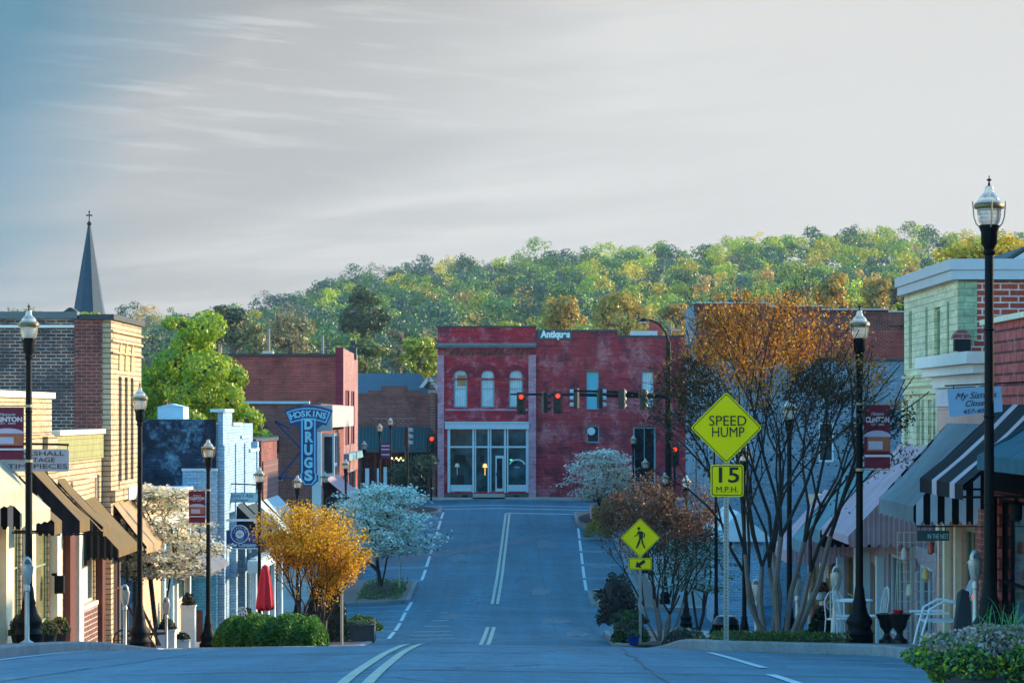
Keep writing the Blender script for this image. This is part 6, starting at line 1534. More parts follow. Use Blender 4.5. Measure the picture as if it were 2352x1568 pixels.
text(sg, 'MARSHALL', .075, (xm, d - .026, a.z + hh * .80), M_INK, width=.88); text(sg, 'VINTAGE', .075, (xm - .02, d - .026, a.z + hh * .51), M_INK, width=.62); text(sg, 'TIMEPIECES', .075, (xm, d - .026, a.z + hh * .22), M_INK, width=1.0)
m = MB(); m.tube([(-9.2, d, PZ(1012, d)), (PX(40, d), d, PZ(1018, d)), (PX(158, d), d, PZ(1021, d))], .018, 8); m.bar((PX(155, d), d, PZ(1020, d)), (PX(155, d), d, b.z), .012); m.bar((PX(70, d), d, PZ(1017, d)), (PX(70, d), d, b.z), .012); m.build('bracket', M_BLACK, sg)
# pale blue antique sign and navy sign further down, both on posts set off the wall
d = 83.3
a, b = P(514, 1153, d), P(594, 1131, d); sg = thing('hanging_sign', 'pale blue hanging sign with script lettering right of the stepped white front', 'sign', ((a.x + b.x) / 2, d, a.z))
plate('board', rrect(b.x - a.x, b.z - a.z, .02), ((a.x + b.x) / 2, d - .02, (a.z + b.z) / 2), .04, plain('pale blue board', (.28, .50, .62), .6, .08, 3), sg)
ring('border', rrect(b.x - a.x - .01, b.z - a.z - .01, .02), rrect(b.x - a.x - .05, b.z - a.z - .05, .02), ((a.x + b.x) / 2, d - .027, (a.z + b.z) / 2), .006, plain('teal ink', (.05, .16, .24), .6, .1, 3), sg)
text(sg, "Granny's Attic", .10, ((a.x + b.x) / 2, d - .027, a.z + .195), M_INK, width=.74, shear=.35); text(sg, 'Antiques', .055, ((a.x + b.x) / 2, d - .027, a.z + .07), M_INK, width=.42, shear=.3)
m = MB(); m.bar((-8.43, d, PZ(1110, d)), P(594, 1113, d), .035); m.bar(P(520, 1111, d), P(520, 1131, d), .015); m.bar(P(588, 1113, d), P(588, 1131, d), .015); m.build('bracket', M_BLACK, sg)
d = 82.4
a, b = P(505, 1260, d), P(594, 1217, d); sg = thing('hanging_sign', 'navy blue sign with round white emblem hanging below a white beam', 'sign', ((a.x + b.x) / 2, d, a.z))
M_NAVY = plain('navy sign paint', (.012, .035, .17), .5, .1, 3)
plate('board', rrect(b.x - a.x, b.z - a.z, .02), ((a.x + b.x) / 2, d - .02, (a.z + b.z) / 2), .04, M_NAVY, sg)
c = (PX(551, d), d - .035, PZ(1226, d)); circ = lambda r, n=26: [(r * math.cos(2 * math.pi * k / n), r * math.sin(2 * math.pi * k / n)) for k in range(n)]
plate('emblem', circ(.27), c, .05, M_NAVY, sg); ring('emblem_ring', circ(.268), circ(.245), (c[0], c[1] - .006, c[2]), .006, M_BLUEW, sg); plate('emblem_disc', circ(.125), (c[0], c[1] - .006, c[2]), .006, plain('pale emblem', (.45, .55, .68), .6, .1, 3), sg)
e = MB(); e.prism([(c[0] - .09, c[1] - .012, c[2] + .02), (c[0] + .07, c[1] - .012, c[2] + .02), (c[0] + .02, c[1] - .012, c[2] - .04), (c[0] - .03, c[1] - .012, c[2] - .04)], (0, .006, 0)); e.build('emblem_cup', plain('gold', (.5, .3, .08), .5, .1, 3), sg)
for s_, r_, fl in (('LEARNING', .185, 1), ('TRUST', .185, -1)):
    for k, chh in enumerate(s_):
        sp_ = .36 if fl > 0 else .3; th = (math.pi / 2 + sp_ * ((len(s_) - 1) / 2 - k)) if fl > 0 else (-math.pi / 2 - sp_ * ((len(s_) - 1) / 2 - k))
        text(sg, chh, .055, (c[0] + r_ * math.cos(th), c[1] - .01, c[2] + r_ * math.sin(th)), M_BLUEW, rot=th - math.pi / 2 if fl > 0 else th + math.pi / 2, name='emblem_letter')
text(sg, 'Training Company', .105, ((a.x + b.x) / 2, d - .027, a.z + .115), M_BLUEW, width=.98, bold=.003)
e = MB(); e.box(a.x, b.x, d - .03, d - .022, a.z, a.z + .03); e.box(a.x, a.x + .03, d - .03, d - .022, a.z + .031, b.z); e.build('border', M_BLUEW, sg)
m = MB(); m.bar((-8.43, d, PZ(1194, d)), P(596, 1194, d), .05, .06); m.bar(P(515, 1195, d), P(515, 1217, d), .02); m.bar(P(588, 1195, d), P(588, 1217, d), .02); m.build('beam', M_WHITE, sg)
# sign on the right
d = 38.0
q = [P(2176, 893, d), P(2299, 886, d), P(2303, 945, d), P(2181, 957, d)]
sg = thing('hanging_sign', 'pale blue hanging sign with script writing and a phone number behind the nearest lamp', 'sign', ((q[0].x + q[1].x) / 2, d, q[2].z))
m = MB(); m.prism(q, (0, .03, 0)); m.build('board', plain('sky blue board', (.22, .38, .56), .6, .06, 3), sg)
rt = .055
text(sg, 'My Sister\'s', .085, tuple(P(2240, 908, d) + Vector((0, -.006, 0))), M_INK, width=.56, shear=.4, rot=rt); text(sg, 'Closet', .08, tuple(P(2240, 926, d) + Vector((0, -.006, 0))), M_INK, width=.30, shear=.4, rot=rt); text(sg, '457-4000', .06, tuple(P(2243, 944, d) + Vector((0, -.006, 0))), M_INK, width=.38, shear=.3, rot=rt)
m = MB(); m.bar(P(2190, 893, d), P(2190, 885, d), .012); m.bar(P(2285, 887, d), P(2285, 879, d), .012); m.bar(P(2170, 886, d), (7.0, d, PZ(876, d)), .02); m.build('bracket', M_BLACK, sg)
d = 40.9
a, b = P(2106, 1241, d), P(2180, 1218, d); sg = thing('hanging_sign', 'small dark slate sign with pale letters under the striped awning end', 'sign', ((a.x + b.x) / 2, d, a.z))
m = MB(); m.box(a.x, b.x, d - .02, d + .02, a.z, b.z); m.build('board', plain('slate sign board', (.02, .05, .06), .6, .1, 3), sg)
text(sg, 'IN THE NEST', .07, ((a.x + b.x) / 2 + .07, d - .026, a.z + .06), M_BLUEW, width=.3)
m = MB(); m.tube([(a.x, d, b.z + .06), (b.x, d, b.z + .06)], .012, 6); m.bar((a.x + .05, d, b.z), (a.x + .05, d, b.z + .06), .01); m.bar((b.x - .05, d, b.z), (b.x - .05, d, b.z + .06), .01); m.bar((b.x, d, b.z + .06), (7.0, d, b.z + .06), .015); m.build('bracket', M_BLACK, sg)
# white blackletter sign on the crimson wing
sg = thing('wall_sign', 'dark green board with white gothic lettering high on the crimson wall', 'sign', (PX(1276, 171), 170.95, PZ(780, 171)))
m = MB(); m.box(PX(1236, 171), PX(1314, 171), 170.97, 171.055, PZ(780, 171), PZ(757, 171)); m.build('board', plain('dark green board', (.03, .07, .085), .6, .2, 3), sg)
text(sg, 'Antiques', .40, (PX(1276, 171), 170.96, PZ(768, 171)), plain('sign white', (.65, .75, .78), .5, .08, 3), width=PX(1310, 171) - PX(1242, 171), bold=.03)
# neon drugstore sign
d = 121.0; sD = F / d
M_NBLUE = plain('deep blue enamel', (.008, .035, .15), .35, .15, 3); M_NEON = plain('pale cyan sign letters', (.30, .62, .80), .4, .06, 3, bmp=0); M_NEON2 = plain('cyan sign border', (.14, .48, .78), .4, .06, 3, bmp=0)
sg = thing('neon_sign', 'T shaped blue store sign with arched name panel and vertical letters', 'sign', (PX(709, d), d, PZ(1114, d)))
cxn = PX(709, d); zc0 = PZ(1031, d)
def arcpt(r, a): return (r * math.sin(a), r * math.cos(a))
Rc = 2.55; cz_ = PZ(936, d) - Rc
half = .40
op_ = [arcpt(Rc + .10, a) for a in np.linspace(-half, half, 16)] + [arcpt(Rc - .62, a) for a in np.linspace(half, -half, 16)]
plate('name_panel', op_, (cxn, d - .15, cz_), .3, M_NBLUE, sg)
po = [arcpt(Rc, a) for a in np.linspace(-half * .95, half * .95, 14)] + [arcpt(Rc - .52, a) for a in np.linspace(half * .95, -half * .95, 14)]
pi = [arcpt(Rc - .06, a) for a in np.linspace(-half * .88, half * .88, 14)] + [arcpt(Rc - .46, a) for a in np.linspace(half * .88, -half * .88, 14)]
ring('name_border', po, pi, (cxn, d - .158, cz_), .008, M_NEON2, sg)
for k, chh in enumerate('HOSKINS'):
    th = half * .74 * (k - 3) / 3; x, z = arcpt(Rc - .26, th)
    text(sg, chh, .25, (cxn + x, d - .16, cz_ + z), M_NEON, rot=-th, name='name_letter', bold=.012)
vp = [(-.36, PZ(960, d) - zc0), (.36, PZ(960, d) - zc0), (.36, PZ(1088, d) - zc0), (.42, PZ(1092, d) - zc0), (.40, PZ(1104, d) - zc0), (.18, PZ(1115, d) - zc0), (-.18, PZ(1115, d) - zc0), (-.40, PZ(1104, d) - zc0), (-.42, PZ(1092, d) - zc0), (-.36, PZ(1088, d) - zc0)]
plate('vertical_panel', vp[::-1], (cxn, d - .149, zc0), .298, M_NBLUE, sg)
sc_ = lambda f, g: [(x * f, (z + .02) * g) for x, z in vp]
ring('vertical_border', sc_(.86, .985), sc_(.66, .955), (cxn, d - .157, zc0), .008, M_NEON2, sg)
gz_ = [(-.75, PZ(968, d) - zc0), (-.36, PZ(968, d) - zc0), (-.36, PZ(985, d) - zc0)]; plate('gusset', gz_, (cxn, d - .148, zc0), .29, M_NBLUE, sg); plate('gusset', [(-x, z) for x, z in gz_][::-1], (cxn, d - .148, zc0), .29, M_NBLUE, sg)
for k, chh in enumerate('DRUGS'):
    text(sg, chh, .42, (cxn, d - .165, PZ(975 + k * 29.3, d)), M_NEON, width=.36, bold=.03, name='vertical_letter')
m = MB()
for p, q in (((668, 985), (632, 967)), ((632, 967), (692, 1030)), ((692, 1035), (640, 1100)), ((640, 1098), (700, 1098)), ((632, 1090), (645, 1102))): m.bar(P(*p, d + .5), P(*q, d + .5), .09)
for y in (985, 1060, 1098): m.bar(P(700, y, d + .1), (PX(700, d), 124.1, PZ(y, d)), .06)
m.build('support_frame', M_NBLUE, sg)

# ------------------------------------------------------------------ traffic signs
M_FYG = plain('fluorescent yellow green', (.90, .66, .003), .5, .05, 2, bmp=0, spec=.12); M_SBLK = plain('sign black', (.008, .01, .006), .5, .1, 2, bmp=0); M_ALU = plain('aluminium edge', (.45, .48, .30), .4, .1, 3)
def upost(par, x, d, z0, z1):
    m = MB(); m.box(x - .035, x + .035, d, d + .012, z0, z1); m.box(x - .035, x - .022, d - .025, d - .001, z0, z1); m.box(x + .022, x + .035, d - .025, d - .001, z0, z1)
    p_ = m.build('post', M_STEELG, par)
    h = MB(); z = z0 + .1
    while z < z1 - .05: h.lathe([(.008, 0), (.008, .003)], (0, 0, 0), 6); k = 12; h.v[-k:] = [(x + a, d - .004 - c, z + b) for a, b, c in h.v[-k:]]; z += .05
    h.build('post_holes', M_DARKIN, p_)
def diamond(par, x, d, z, side):
    r2 = lambda s_, r: rot2(rrect(s_, s_, r), math.pi / 4)
    pl_ = plate('diamond_panel', r2(side, .045), (x, d - .035, z), .006, M_FYG, par)
    ring('border', r2(side * .955, .035), r2(side * .925, .03), (x, d - .038, z), .003, M_SBLK, par)
    bo = MB()
    for s_ in (-1, 1): bo.lathe([(.009, 0), (.009, .004)], (0, 0, 0), 8); bo.v[-16:] = [(x + a, d - .036 - c, z + s_ * side * .52 + b) for a, b, c in bo.v[-16:]]
    bo.build('bolt', M_STEELG, par)
d = 40.2; xsn = PX(1668, d); zsn = PZ(982, d); z0 = zs(xsn, d)
sg = thing('road_sign', 'yellow green diamond speed hump sign with 15 mph plate on a perforated steel post', 'road sign', (xsn, d, z0))
upost(sg, xsn, d, z0 - .1, PZ(905, d)); diamond(sg, xsn, d, zsn, .724)
text(sg, 'SPEED', .144, (xsn + .02, d - .039, PZ(967, d)), M_SBLK, width=.53); text(sg, 'HUMP', .144, (xsn + .02, d - .039, PZ(993, d)), M_SBLK, width=.46)
zp = PZ(1103, d); plate('speed_plate', rrect(.47, .455, .04), (xsn + .01, d - .034, zp), .006, M_FYG, sg); ring('plate_border', rrect(.437, .422, .03), rrect(.413, .398, .025), (xsn + .01, d - .037, zp), .003, M_SBLK, sg)
text(sg, '15', .215, (xsn + .01, d - .038, PZ(1092, d)), M_SBLK, width=.29, bold=.004); text(sg, 'M.P.H.', .082, (xsn + .01, d - .038, PZ(1124, d)), M_SBLK, width=.31)
d = 77.0; xpn = PX(1470.5, d); zpn = PZ(1234.5, d); z0 = zs(xpn, d)
sg = thing('road_sign', 'yellow green diamond pedestrian crossing sign with arrow plate below', 'road sign', (xpn, d, z0))
upost(sg, xpn, d, z0 - .1, PZ(1195, d)); diamond(sg, xpn, d, zpn, .765)
m = MB(); D2 = d - .044
def pp(pts): m.prism([(xpn + x, D2, zpn + z) for x, z in pts], (0, .004, 0))
pp([(-.04 + .042 * math.cos(t), .255 + .042 * math.sin(t)) for t in np.linspace(0, 2 * math.pi, 14)[:-1]])
pp([(-.045, .195), (.06, .175), (.085, .02), (.055, -.02), (-.03, -.015), (-.04, .06)])           # trunk
pp([(-.045, .195), (-.03, .13), (-.10, .055), (-.165, .035), (-.17, .06), (-.105, .085), (-.075, .16)])   # front arm
pp([(.055, .178), (.135, .095), (.115, .01), (.09, .01), (.105, .09), (.06, .13)])            # back arm
pp([(-.03, -.012), (.02, -.012), (-.01, -.14), (-.085, -.285), (-.125, -.285), (-.07, -.13)])       # leg
pp([(.015, -.01), (.06, -.015), (.085, -.14), (.145, -.275), (.105, -.285), (.04, -.14)])
m.build('pedestrian_symbol', M_SBLK, sg)
zq = PZ(1294, d); plate('arrow_plate', rrect(.62, .32, .03), (xpn, d - .034, zq), .006, M_FYG, sg); ring('plate_border', rrect(.59, .29, .025), rrect(.565, .265, .02), (xpn, d - .037, zq), .003, M_SBLK, sg)
ap = rot2([(-.16, 0), (-.03, .115), (-.03, .045), (.15, .045), (.15, -.045), (-.03, -.045), (-.03, -.115)], .58)
m = MB(); m.prism([(xpn + x, d - .042, zq + z) for x, z in ap], (0, .004, 0)); m.build('arrow', M_SBLK, sg)
for x, y0, dd, lb in ((785, 1320, 74, 'thin plain grey sign post seen edge on in front of the dark conifer'), (918, 1258, 111, 'thin grey sign post beside the trunk of the shaded dogwood')):
    px = PX(x, dd); z0 = zs(px, dd); t = thing('sign_post', lb, 'sign post', (px, dd, z0)); m = MB(); m.tube([(px, dd, z0 - .05), (px, dd, PZ(y0, dd))], .035, 8); m.build('post', M_STEELG, t)
    m = MB(); m.box(px - .012, px + .012, dd - .22, dd + .22, PZ(y0, dd) - .02, PZ(y0, dd) + .42); m.build('sign_panel', M_STEELG, t)

# ------------------------------------------------------------------ traffic signals
M_RED = glow('red signal', (1, .035, .012), .75); M_LENS = plain('dark lens', (.025, .03, .02), .2, .2, 4, bmp=0); M_HOOD = plain('signal housing', (.006, .008, .010), .45, .2, 4); M_PALEV = plain('pale visor', (.32, .46, .54), .5, .15, 3)
def signal(label, x, d, z, yaw, lit=True, pale=False, group='traffic signals at the junction'):
    t = thing('traffic_signal', label, 'traffic signal', (x, d, z), group, 0)
    h = MB(); h.box(-.17, .17, -.1, .12, -.53, .53); h.build('housing', M_HOOD, t, off=(0, 0, 0), bevel=.02)
    if not pale:
        bp = MB(); bp.box(-.24, .24, .04, .06, -.60, .60); bp.build('backplate', M_HOOD, t, off=(0, 0, 0))
    for k in range(3):
        zz = .35 - .35 * k
        l = MB(); l.lathe([(.01, 0), (.12, 0), (.12, .02), (.01, .04)], (0, 0, 0), 16); l.v = [(a, -.105 - c, zz + b) for a, b, c in l.v]; l.build('lens', M_RED if (k == 0 and lit) else M_LENS, t, off=(0, 0, 0), smooth=True)
        v = MB()
        for i in range(12):
            a0, a1 = -.5 + (math.pi + 1.0) * i / 12, -.5 + (math.pi + 1.0) * (i + 1) / 12
            v.quad((.135 * math.cos(a0), -.11, zz + .135 * math.sin(a0)), (.135 * math.cos(a1), -.11, zz + .135 * math.sin(a1)), (.135 * math.cos(a1), -.32, zz + .135 * math.sin(a1)), (.135 * math.cos(a0), -.32, zz + .135 * math.sin(a0)))
        v.build('visor', M_PALEV if pale else M_HOOD, t, off=(0, 0, 0))
    t.rotation_euler = (0, 0, yaw)
    return t
d = 152.; sM_ = F / d
xpl = PX(1535, d); z0 = zs(xpl, d)
mp_ = thing('signal_mast', 'tall black traffic signal mast with two long arms and a curved street light arm', 'signal mast', (xpl, d, z0))
m = MB(); m.lathe([(.3, 0), (.3, .08), (.2, .12), (.19, 3), (.15, PZ(785, d) - z0)], (xpl, d, z0), 14); m.build('pole', M_BLACK, mp_, smooth=True)
m = MB(); m.tube([(xpl, d, PZ(911, d)), P(1330, 906, d), P(1172, 905, d)], [.12, .09, .05], 10); m.build('signal_arm', M_BLACK, mp_, smooth=True)
m = MB(); m.tube([(xpl, d, PZ(911, d)), P(1420, 900, d - 1), P(1318, 897, d - 2.2)], [.12, .09, .05], 10); m.build('signal_arm', M_BLACK, mp_, smooth=True)
m = MB(); m.tube([(xpl, d, PZ(786, d)), P(1530, 765, d), P(1515, 745, d), P(1497, 736, d), P(1488, 735, d)], [.07, .06, .055, .05, .05], 8); m.build('light_arm', M_BLACK, mp_, smooth=True)
m = MB(); p = P(1479, 736, d); m.lathe([(.02, .14), (.16, .10), (.27, .0), (.27, -.05), (.05, -.07)], (p.x, d, p.z), 14); lh = m.build('street_light_head', M_BLACK, mp_, smooth=True)
m = MB(); m.lathe([(.22, -.06), (.20, -.14), (.08, -.22), (.01, -.24)], (p.x, d, p.z), 14); m.build('light_lens', M_LGLASS, lh, smooth=True)
sig = [(1197, 926, 0, True, False, 'lit red signal hanging at the left tip of the long mast arm'), (1251, 924, 1.9, False, False, 'dark signal turned sideways between the two lit red signals on the arm'), (1281, 924, 0, True, False, 'lit red signal second from the tip of the long mast arm'),
       (1322, 915, -1.9, False, True, 'pale visored signal turned left at the tip of the upper arm'), (1376, 915, 1.9, False, True, 'pale visored signal turned right before the cyan boarded window'), (1426, 916, 2.7, False, True, 'pale visored signal between the two side wall windows'), (1475, 917, 2.7, False, True, 'pale visored signal nearest the mast, among the twig tips')]
for x, y, yaw, lit, pale, lb in sig: signal(lb, PX(x, d), d - .25 - (1.4 if pale else 0), PZ(y, d), yaw, lit, pale)
for x, y, dd, yaw, lit, pale, lb, top in ((935, 1003, 157, 1.35, False, True, 'pale visored signal on a black pole before the green metal awning', 975), (990, 1021, 166, .25, True, False, 'lit red signal on a pole at the left edge of the crimson building', 1000), (1550, 1046, 160, 0, True, False, 'lit red signal glowing through the twigs left of the speed hump sign', 1030)):
    px = PX(x, dd); zz = PZ(y, dd); signal(lb, px, dd, zz, yaw, lit, pale)
    g0 = zs(px, dd); t = thing('signal_pole', 'slim black pole under the ' + lb.replace(' on a black pole', '').replace(' on a pole', '').replace(' glowing through the twigs', '').replace('pale visored ', ''), 'pole', (px, dd + .28, g0)); m = MB(); m.tube([(px, dd + .28, g0 - .05), (px, dd + .28, zz + .4)], .06, 8); m.bar((px, dd + .28, zz), (px, dd + .08, zz), .05); m.build('pole', M_BLACK, t)

# ------------------------------------------------------------------ parking meters
M_METER = plain('worn grey meter', (.42, .40, .38), .4, .25, 6, metal=.4); M_METD = plain('meter window', (.10, .13, .16), .15, .2, 4)
def make_meter():
    t = thing('parking_meter', '', 'parking meter', (0, 0, 0), 'single head parking meters on the pavement')
    m = MB(); m.lathe([(.10, -.01), (.10, .015), (.05, .04), (.034, .06), (.034, .74), (.045, .75), (.045, .80), (.034, .82), (.034, .84)], n=14); m.build('post', M_METER, t, smooth=True)
    h = MB(); h.lathe([(.045, .84), (.062, .88), (.085, 1.0), (.095, 1.08), (.092, 1.10), (.075, 1.105), (.072, 1.15), (.055, 1.20), (.02, 1.235)], n=18); h.v = [(x, y * .62, z) for x, y, z in h.v]; hd = h.build('head', M_METER, t, smooth=True)
    w_ = MB(); w_.prism([(.045 * math.cos(a), -.062 + .0 * a, 1.13 + .07 * math.sin(a)) for a in np.linspace(0, math.pi, 10)], (0, .03, 0)); w_.build('window', M_METD, hd)
    c = MB(); c.box(-.03, .03, -.068, -.05, .93, 1.02); c.build('coin_plate', M_STEELG, hd)
    return t
met0 = make_meter()
for i, (x, y, d, lb, tilt) in enumerate(((62, 1503, 40.3, 'parking meter in front of the nearest left lamp post', 0), (287, 1482, 53.5, 'parking meter left of the second lamp post on the left', 0), (382, 1478, 64.5, 'parking meter in front of the white planter boxes', 0),
        (2240, 1470, 37.5, 'parking meter right of the white garden chair', 0), (1913, 1474, 46.5, 'tilted parking meter beside the white bistro chairs', .05), (1831, 1466, 49.0, 'parking meter in front of the terracotta pot', .0), (1737, 1468, 52.5, 'parking meter just left of the crape myrtle trunks', 0))):
    o = met0 if i == 0 else copy_tree(met0)
    px = PX(x, d); o.location = (px, d, zs(px, d)); o['label'] = lb; o.rotation_euler = (0, tilt, rng.uniform(-.4, .4)); s_ = 1.0 if x < 1000 else 1.05; o.scale = (s_,) * 3

# ------------------------------------------------------------------ pots, planters, seats and the like
M_BPOT = plain('black glazed pot', (.01, .011, .013), .35, .3, 4); M_TERRA = plain('terracotta', (.40, .12, .06), .7, .2, 4)
def pot(name, label, x, d, r, h, mat, cols, wts, fh=.25, n=500, sz=.06, square=False, cat='plant pot', fw=1.1, group=None, z=None):
    z0 = zs(x, d) if z is None else z; t = thing(name, label, cat, (x, d, z0), group)
    m = MB()
    if square: m.box(x - r, x + r, d - r, d + r, z0, z0 + h - .05); m.box(x - r - .02, x + r + .02, d - r - .02, d + r + .02, z0 + h - .049, z0 + h); p_ = m.build('pot', mat, t, bevel=.006)
    else: m.lathe([(r * .68, 0), (r * .8, h * .3), (r * .97, h * .9), (r * 1.06, h * .92), (r * 1.06, h), (r * .9, h), (r * .85, h * .94), (.01, h * .94)], (x, d, z0), 18); p_ = m.build('pot', mat, t, smooth=True)
    clump(None, None, None, x, d, z0 + h - .05, r * fw, r * fw, fh, n, sz, cols, wts, parent=t, pname='foliage')
    return t
FLW = [(.06, .13, .03), (.40, .34, .03), (.50, .12, .18), (.5, .46, .40)]
pot('planter', 'black planter with yellow and pink flowers, right one of the pair by the shop window', PX(137, 52.5), 52.5, .15, .36, M_BPOT, FLW, [5, 2, 2, 1], .30, 800, .055, fw=1.3)
pot('planter', 'black planter with yellow flowers, left one of the pair by the shop window', PX(112, 51.6), 51.6, .15, .34, M_BPOT, FLW, [5, 3, 1, 1], .24, 700, .055, fw=1.3)
pot('planter', 'dark pot with green dome shrub behind the nearest left parking meter', PX(50, 50.6), 50.6, .2, .30, M_BPOT, [(.06, .10, .03), (.12, .14, .03)], [2, 1], .38, 900, .055, fw=1.15)
pot('planter_box', 'white square planter box of medium height behind a parking meter', PX(384, 67), 67, .20, .52, M_WHITE, [(.02, .05, .02)], [1], .28, 500, .06, square=True)
pot('planter_box', 'low white square planter box between the two taller ones', PX(420, 69), 69, .17, .28, M_WHITE, [(.025, .05, .03)], [1], .20, 400, .06, square=True)
pot('planter_box', 'tall white planter box with a round dark bush on top', PX(433, 74), 74, .18, 1.12, M_BLUEW, [(.012, .022, .012)], [1], .36, 600, .06, square=True, fw=1.0)
pot('urn_pot', 'wide weathered stone bowl behind the hedge', PX(634, 66), 66, .30, .38, plain('buff stone', (.34, .28, .22), .8, .3, 4, bmp=.3), [(.05, .06, .03)], [1], .06, 150, .05, fw=.8)
pot('plant_pot', 'reddish brown flower tub beside the porch columns', PX(540, 80), 80, .3, .35, M_BPOT, [(.10, .035, .025), (.16, .05, .03)], [2, 1], .4, 700, .07, fw=1.3)
pot('plant_pot', 'dark tub with green fern behind the red umbrella', PX(570, 86), 86, .25, .35, M_BPOT, [(.03, .07, .03)], [1], .5, 600, .08, fw=1.4)
pot('planter', 'long dark planter box with ivy behind the thin sign post', -4.35, 78.6, .55, .5, plain('dark concrete', (.05, .055, .065), .8, .3, 3), [(.03, .08, .03)], [1], .12, 600, .08, square=True)
pot('plant_pot', 'wide terracotta pot behind the crape myrtle trunks', PX(1832, 52.5), 52.5, .22, .30, M_TERRA, [(.30, .26, .03), (.06, .10, .03)], [1, 2], .12, 250, .05)
pot('urn_pot', 'grey planter with shrub at the crossing sign', PX(1443, 79), 79, .45, .55, plain('grey planter', (.16, .19, .21), .8, .2, 3), [(.04, .10, .03), (.02, .05, .02)], [1, 1], .38, 1500, .08, fw=1.2)
pot('plant_pot', 'cobalt blue pot at the foot of the crossing sign', PX(1455, 74.5), 74.5, .16, .24, plain('cobalt glaze', (.01, .03, .22), .3, .1, 3), [(.05, .12, .03)], [1], .2, 250, .06)
for x, dd, lb in ((2037, 41.8, 'black footed urn, left one of the two'), (2066, 41.2, 'black footed urn with a red dish, right one of the two')):
    px = PX(x, dd); z0 = zs(px, dd); t = thing('garden_urn', lb, 'urn', (px, dd, z0)); m = MB()
    m.lathe([(.12, 0), (.12, .06), (.07, .09), (.04, .15), (.055, .19), (.10, .24), (.12, .34), (.165, .42), (.17, .44), (.14, .44), (.10, .38), (.01, .36)], (px, dd, z0), 18); m.build('urn_body', M_BPOT, t, smooth=True)
    if '2066' in str(x):
        m = MB(); m.lathe([(.06, .0), (.085, .05), (.08, .055), (.01, .02)], (px - .02, dd, z0 + .44), 14); m.build('dish', plain('red dish', (.45, .02, .02), .4, .1, 2), t, smooth=True)
for x, dd, h, lb in ((1411, 107.5, .75, 'dark pedestal urn at the right of the kerb island'), (1378, 106.5, .42, 'small birdbath at the left of the kerb island')):
    px = PX(x, dd); z0 = zs(px, dd); t = thing('garden_urn', lb, 'urn', (px, dd, z0)); m = MB(); m.lathe([(.2, 0), (.18, .06), (.07, .12), (.06, h * .6), (.12, h * .75), (.32, h * .97), (.34, h), (.25, h), (.02, h * .85)], (px, dd, z0), 16); m.build('urn_body', M_BPOT, t, smooth=True)
rk = thing('boulder', 'pale boulder on the kerb island with the urns', 'boulder', (PX(1397, 105.2), 105.2, zs(3.5, 105.2))); m = MB()
for i in range(5):
    pass
m.lathe([(.38, -.05), (.42, .05), (.36, .16), (.22, .25), (.04, .29)], (PX(1397, 105.2), 105.2, zs(3.5, 105.2)), 12); m.v = [(x + .04 * math.sin(z * 19 + y * 5), y + .05 * math.sin(x * 11), z * 1.0 + .02 * math.sin(x * 13)) for x, y, z in m.v]; m.build('stone', plain('sand boulder', (.40, .33, .22), .9, .25, 4, bmp=.5), rk, smooth=True)
# closed red umbrella
d = 76.0; px = PX(609, d); z0 = zs(px, d)
t = thing('patio_umbrella', 'closed red patio umbrella behind the hedge', 'umbrella', (px, d, z0)); zt = PZ(1297, d); zb = PZ(1398, d)
m = MB(); m.tube([(px, d, z0), (px, d, zt + .02)], .022, 8); m.build('pole', M_STEELG, t)
m = MB(); m.lathe([(.24, 0), (.24, .05), (.05, .09)], (px, d, z0), 16); m.build('base', M_BLACK, t)
m = MB(); n = 24; prof = [(.03, zt), (.085, zt - .03), (.125, zt - .30), (.135, zt - .32), (.13, zt - .33), (.17, zt - .62), (.22, zb + .12), (.215, zb + .06), (.05, zb)]
k0 = len(m.v)
for r_, z in prof:
    for k in range(n): a = 2 * math.pi * k / n; q = r_ * (1 + (.16 if k % 3 == 0 else -.05) * (1 if z < zt - .1 else 0)); m.v.append((px + q * math.cos(a), d + q * math.sin(a), z - (.06 if (k % 3 == 0 and z < zb + .2) else 0)))
for i in range(len(prof) - 1):
    for k in range(n): m.f.append((k0 + i * n + k, k0 + i * n + (k + 1) % n, k0 + (i + 1) * n + (k + 1) % n, k0 + (i + 1) * n + k)); m.m.append(0)
m.build('canopy', plain('red canvas', (.50, .012, .028), .8, .12, 4), t)
# white metal chairs
M_WMET = plain('white enamel', (.60, .64, .68), .4, .1, 5)
def bistro(label, x, d, yaw, s_=1.0, name='bistro_chair', first=[None]):
    if first[0] is None:
        t = thing(name, label, 'chair', (0, 0, 0), 'white metal bistro chairs on the pavements')
        for sx in (-1, 1):
            for sy in (-1, 1):
                m = MB(); m.tube([(.17 * sx, .17 * sy, .45), (.20 * sx, .20 * sy, 0)], .012, 6); m.build('leg', M_WMET, t)
        m = MB(); m.lathe([(.19, .44), (.20, .45), (.20, .465), (.01, .47)], n=16); m.build('seat', M_WMET, t)
        m = MB(); m.tube([(-.17, .17, .45), (-.18, .22, .75), (-.10, .24, .90), (0, .245, .93), (.10, .24, .90), (.18, .22, .75), (.17, .17, .45)], .012, 6)
        for x_ in (-.07, 0, .07): m.tube([(x_, .18, .46), (x_, .235, .90)], .007, 5)
        m.tube([(-.07 + .07 * math.cos(a), .225, .68 + .07 * math.sin(a)) for a in np.linspace(0, 2 * math.pi, 12)], .006, 5)
        m.build('backrest', M_WMET, t); first[0] = t; o = t
    else: o = copy_tree(first[0])
    o.location = (x, d, zs(x, d)); o['label'] = label; o.rotation_euler = (0, 0, yaw); o.scale = (s_,) * 3
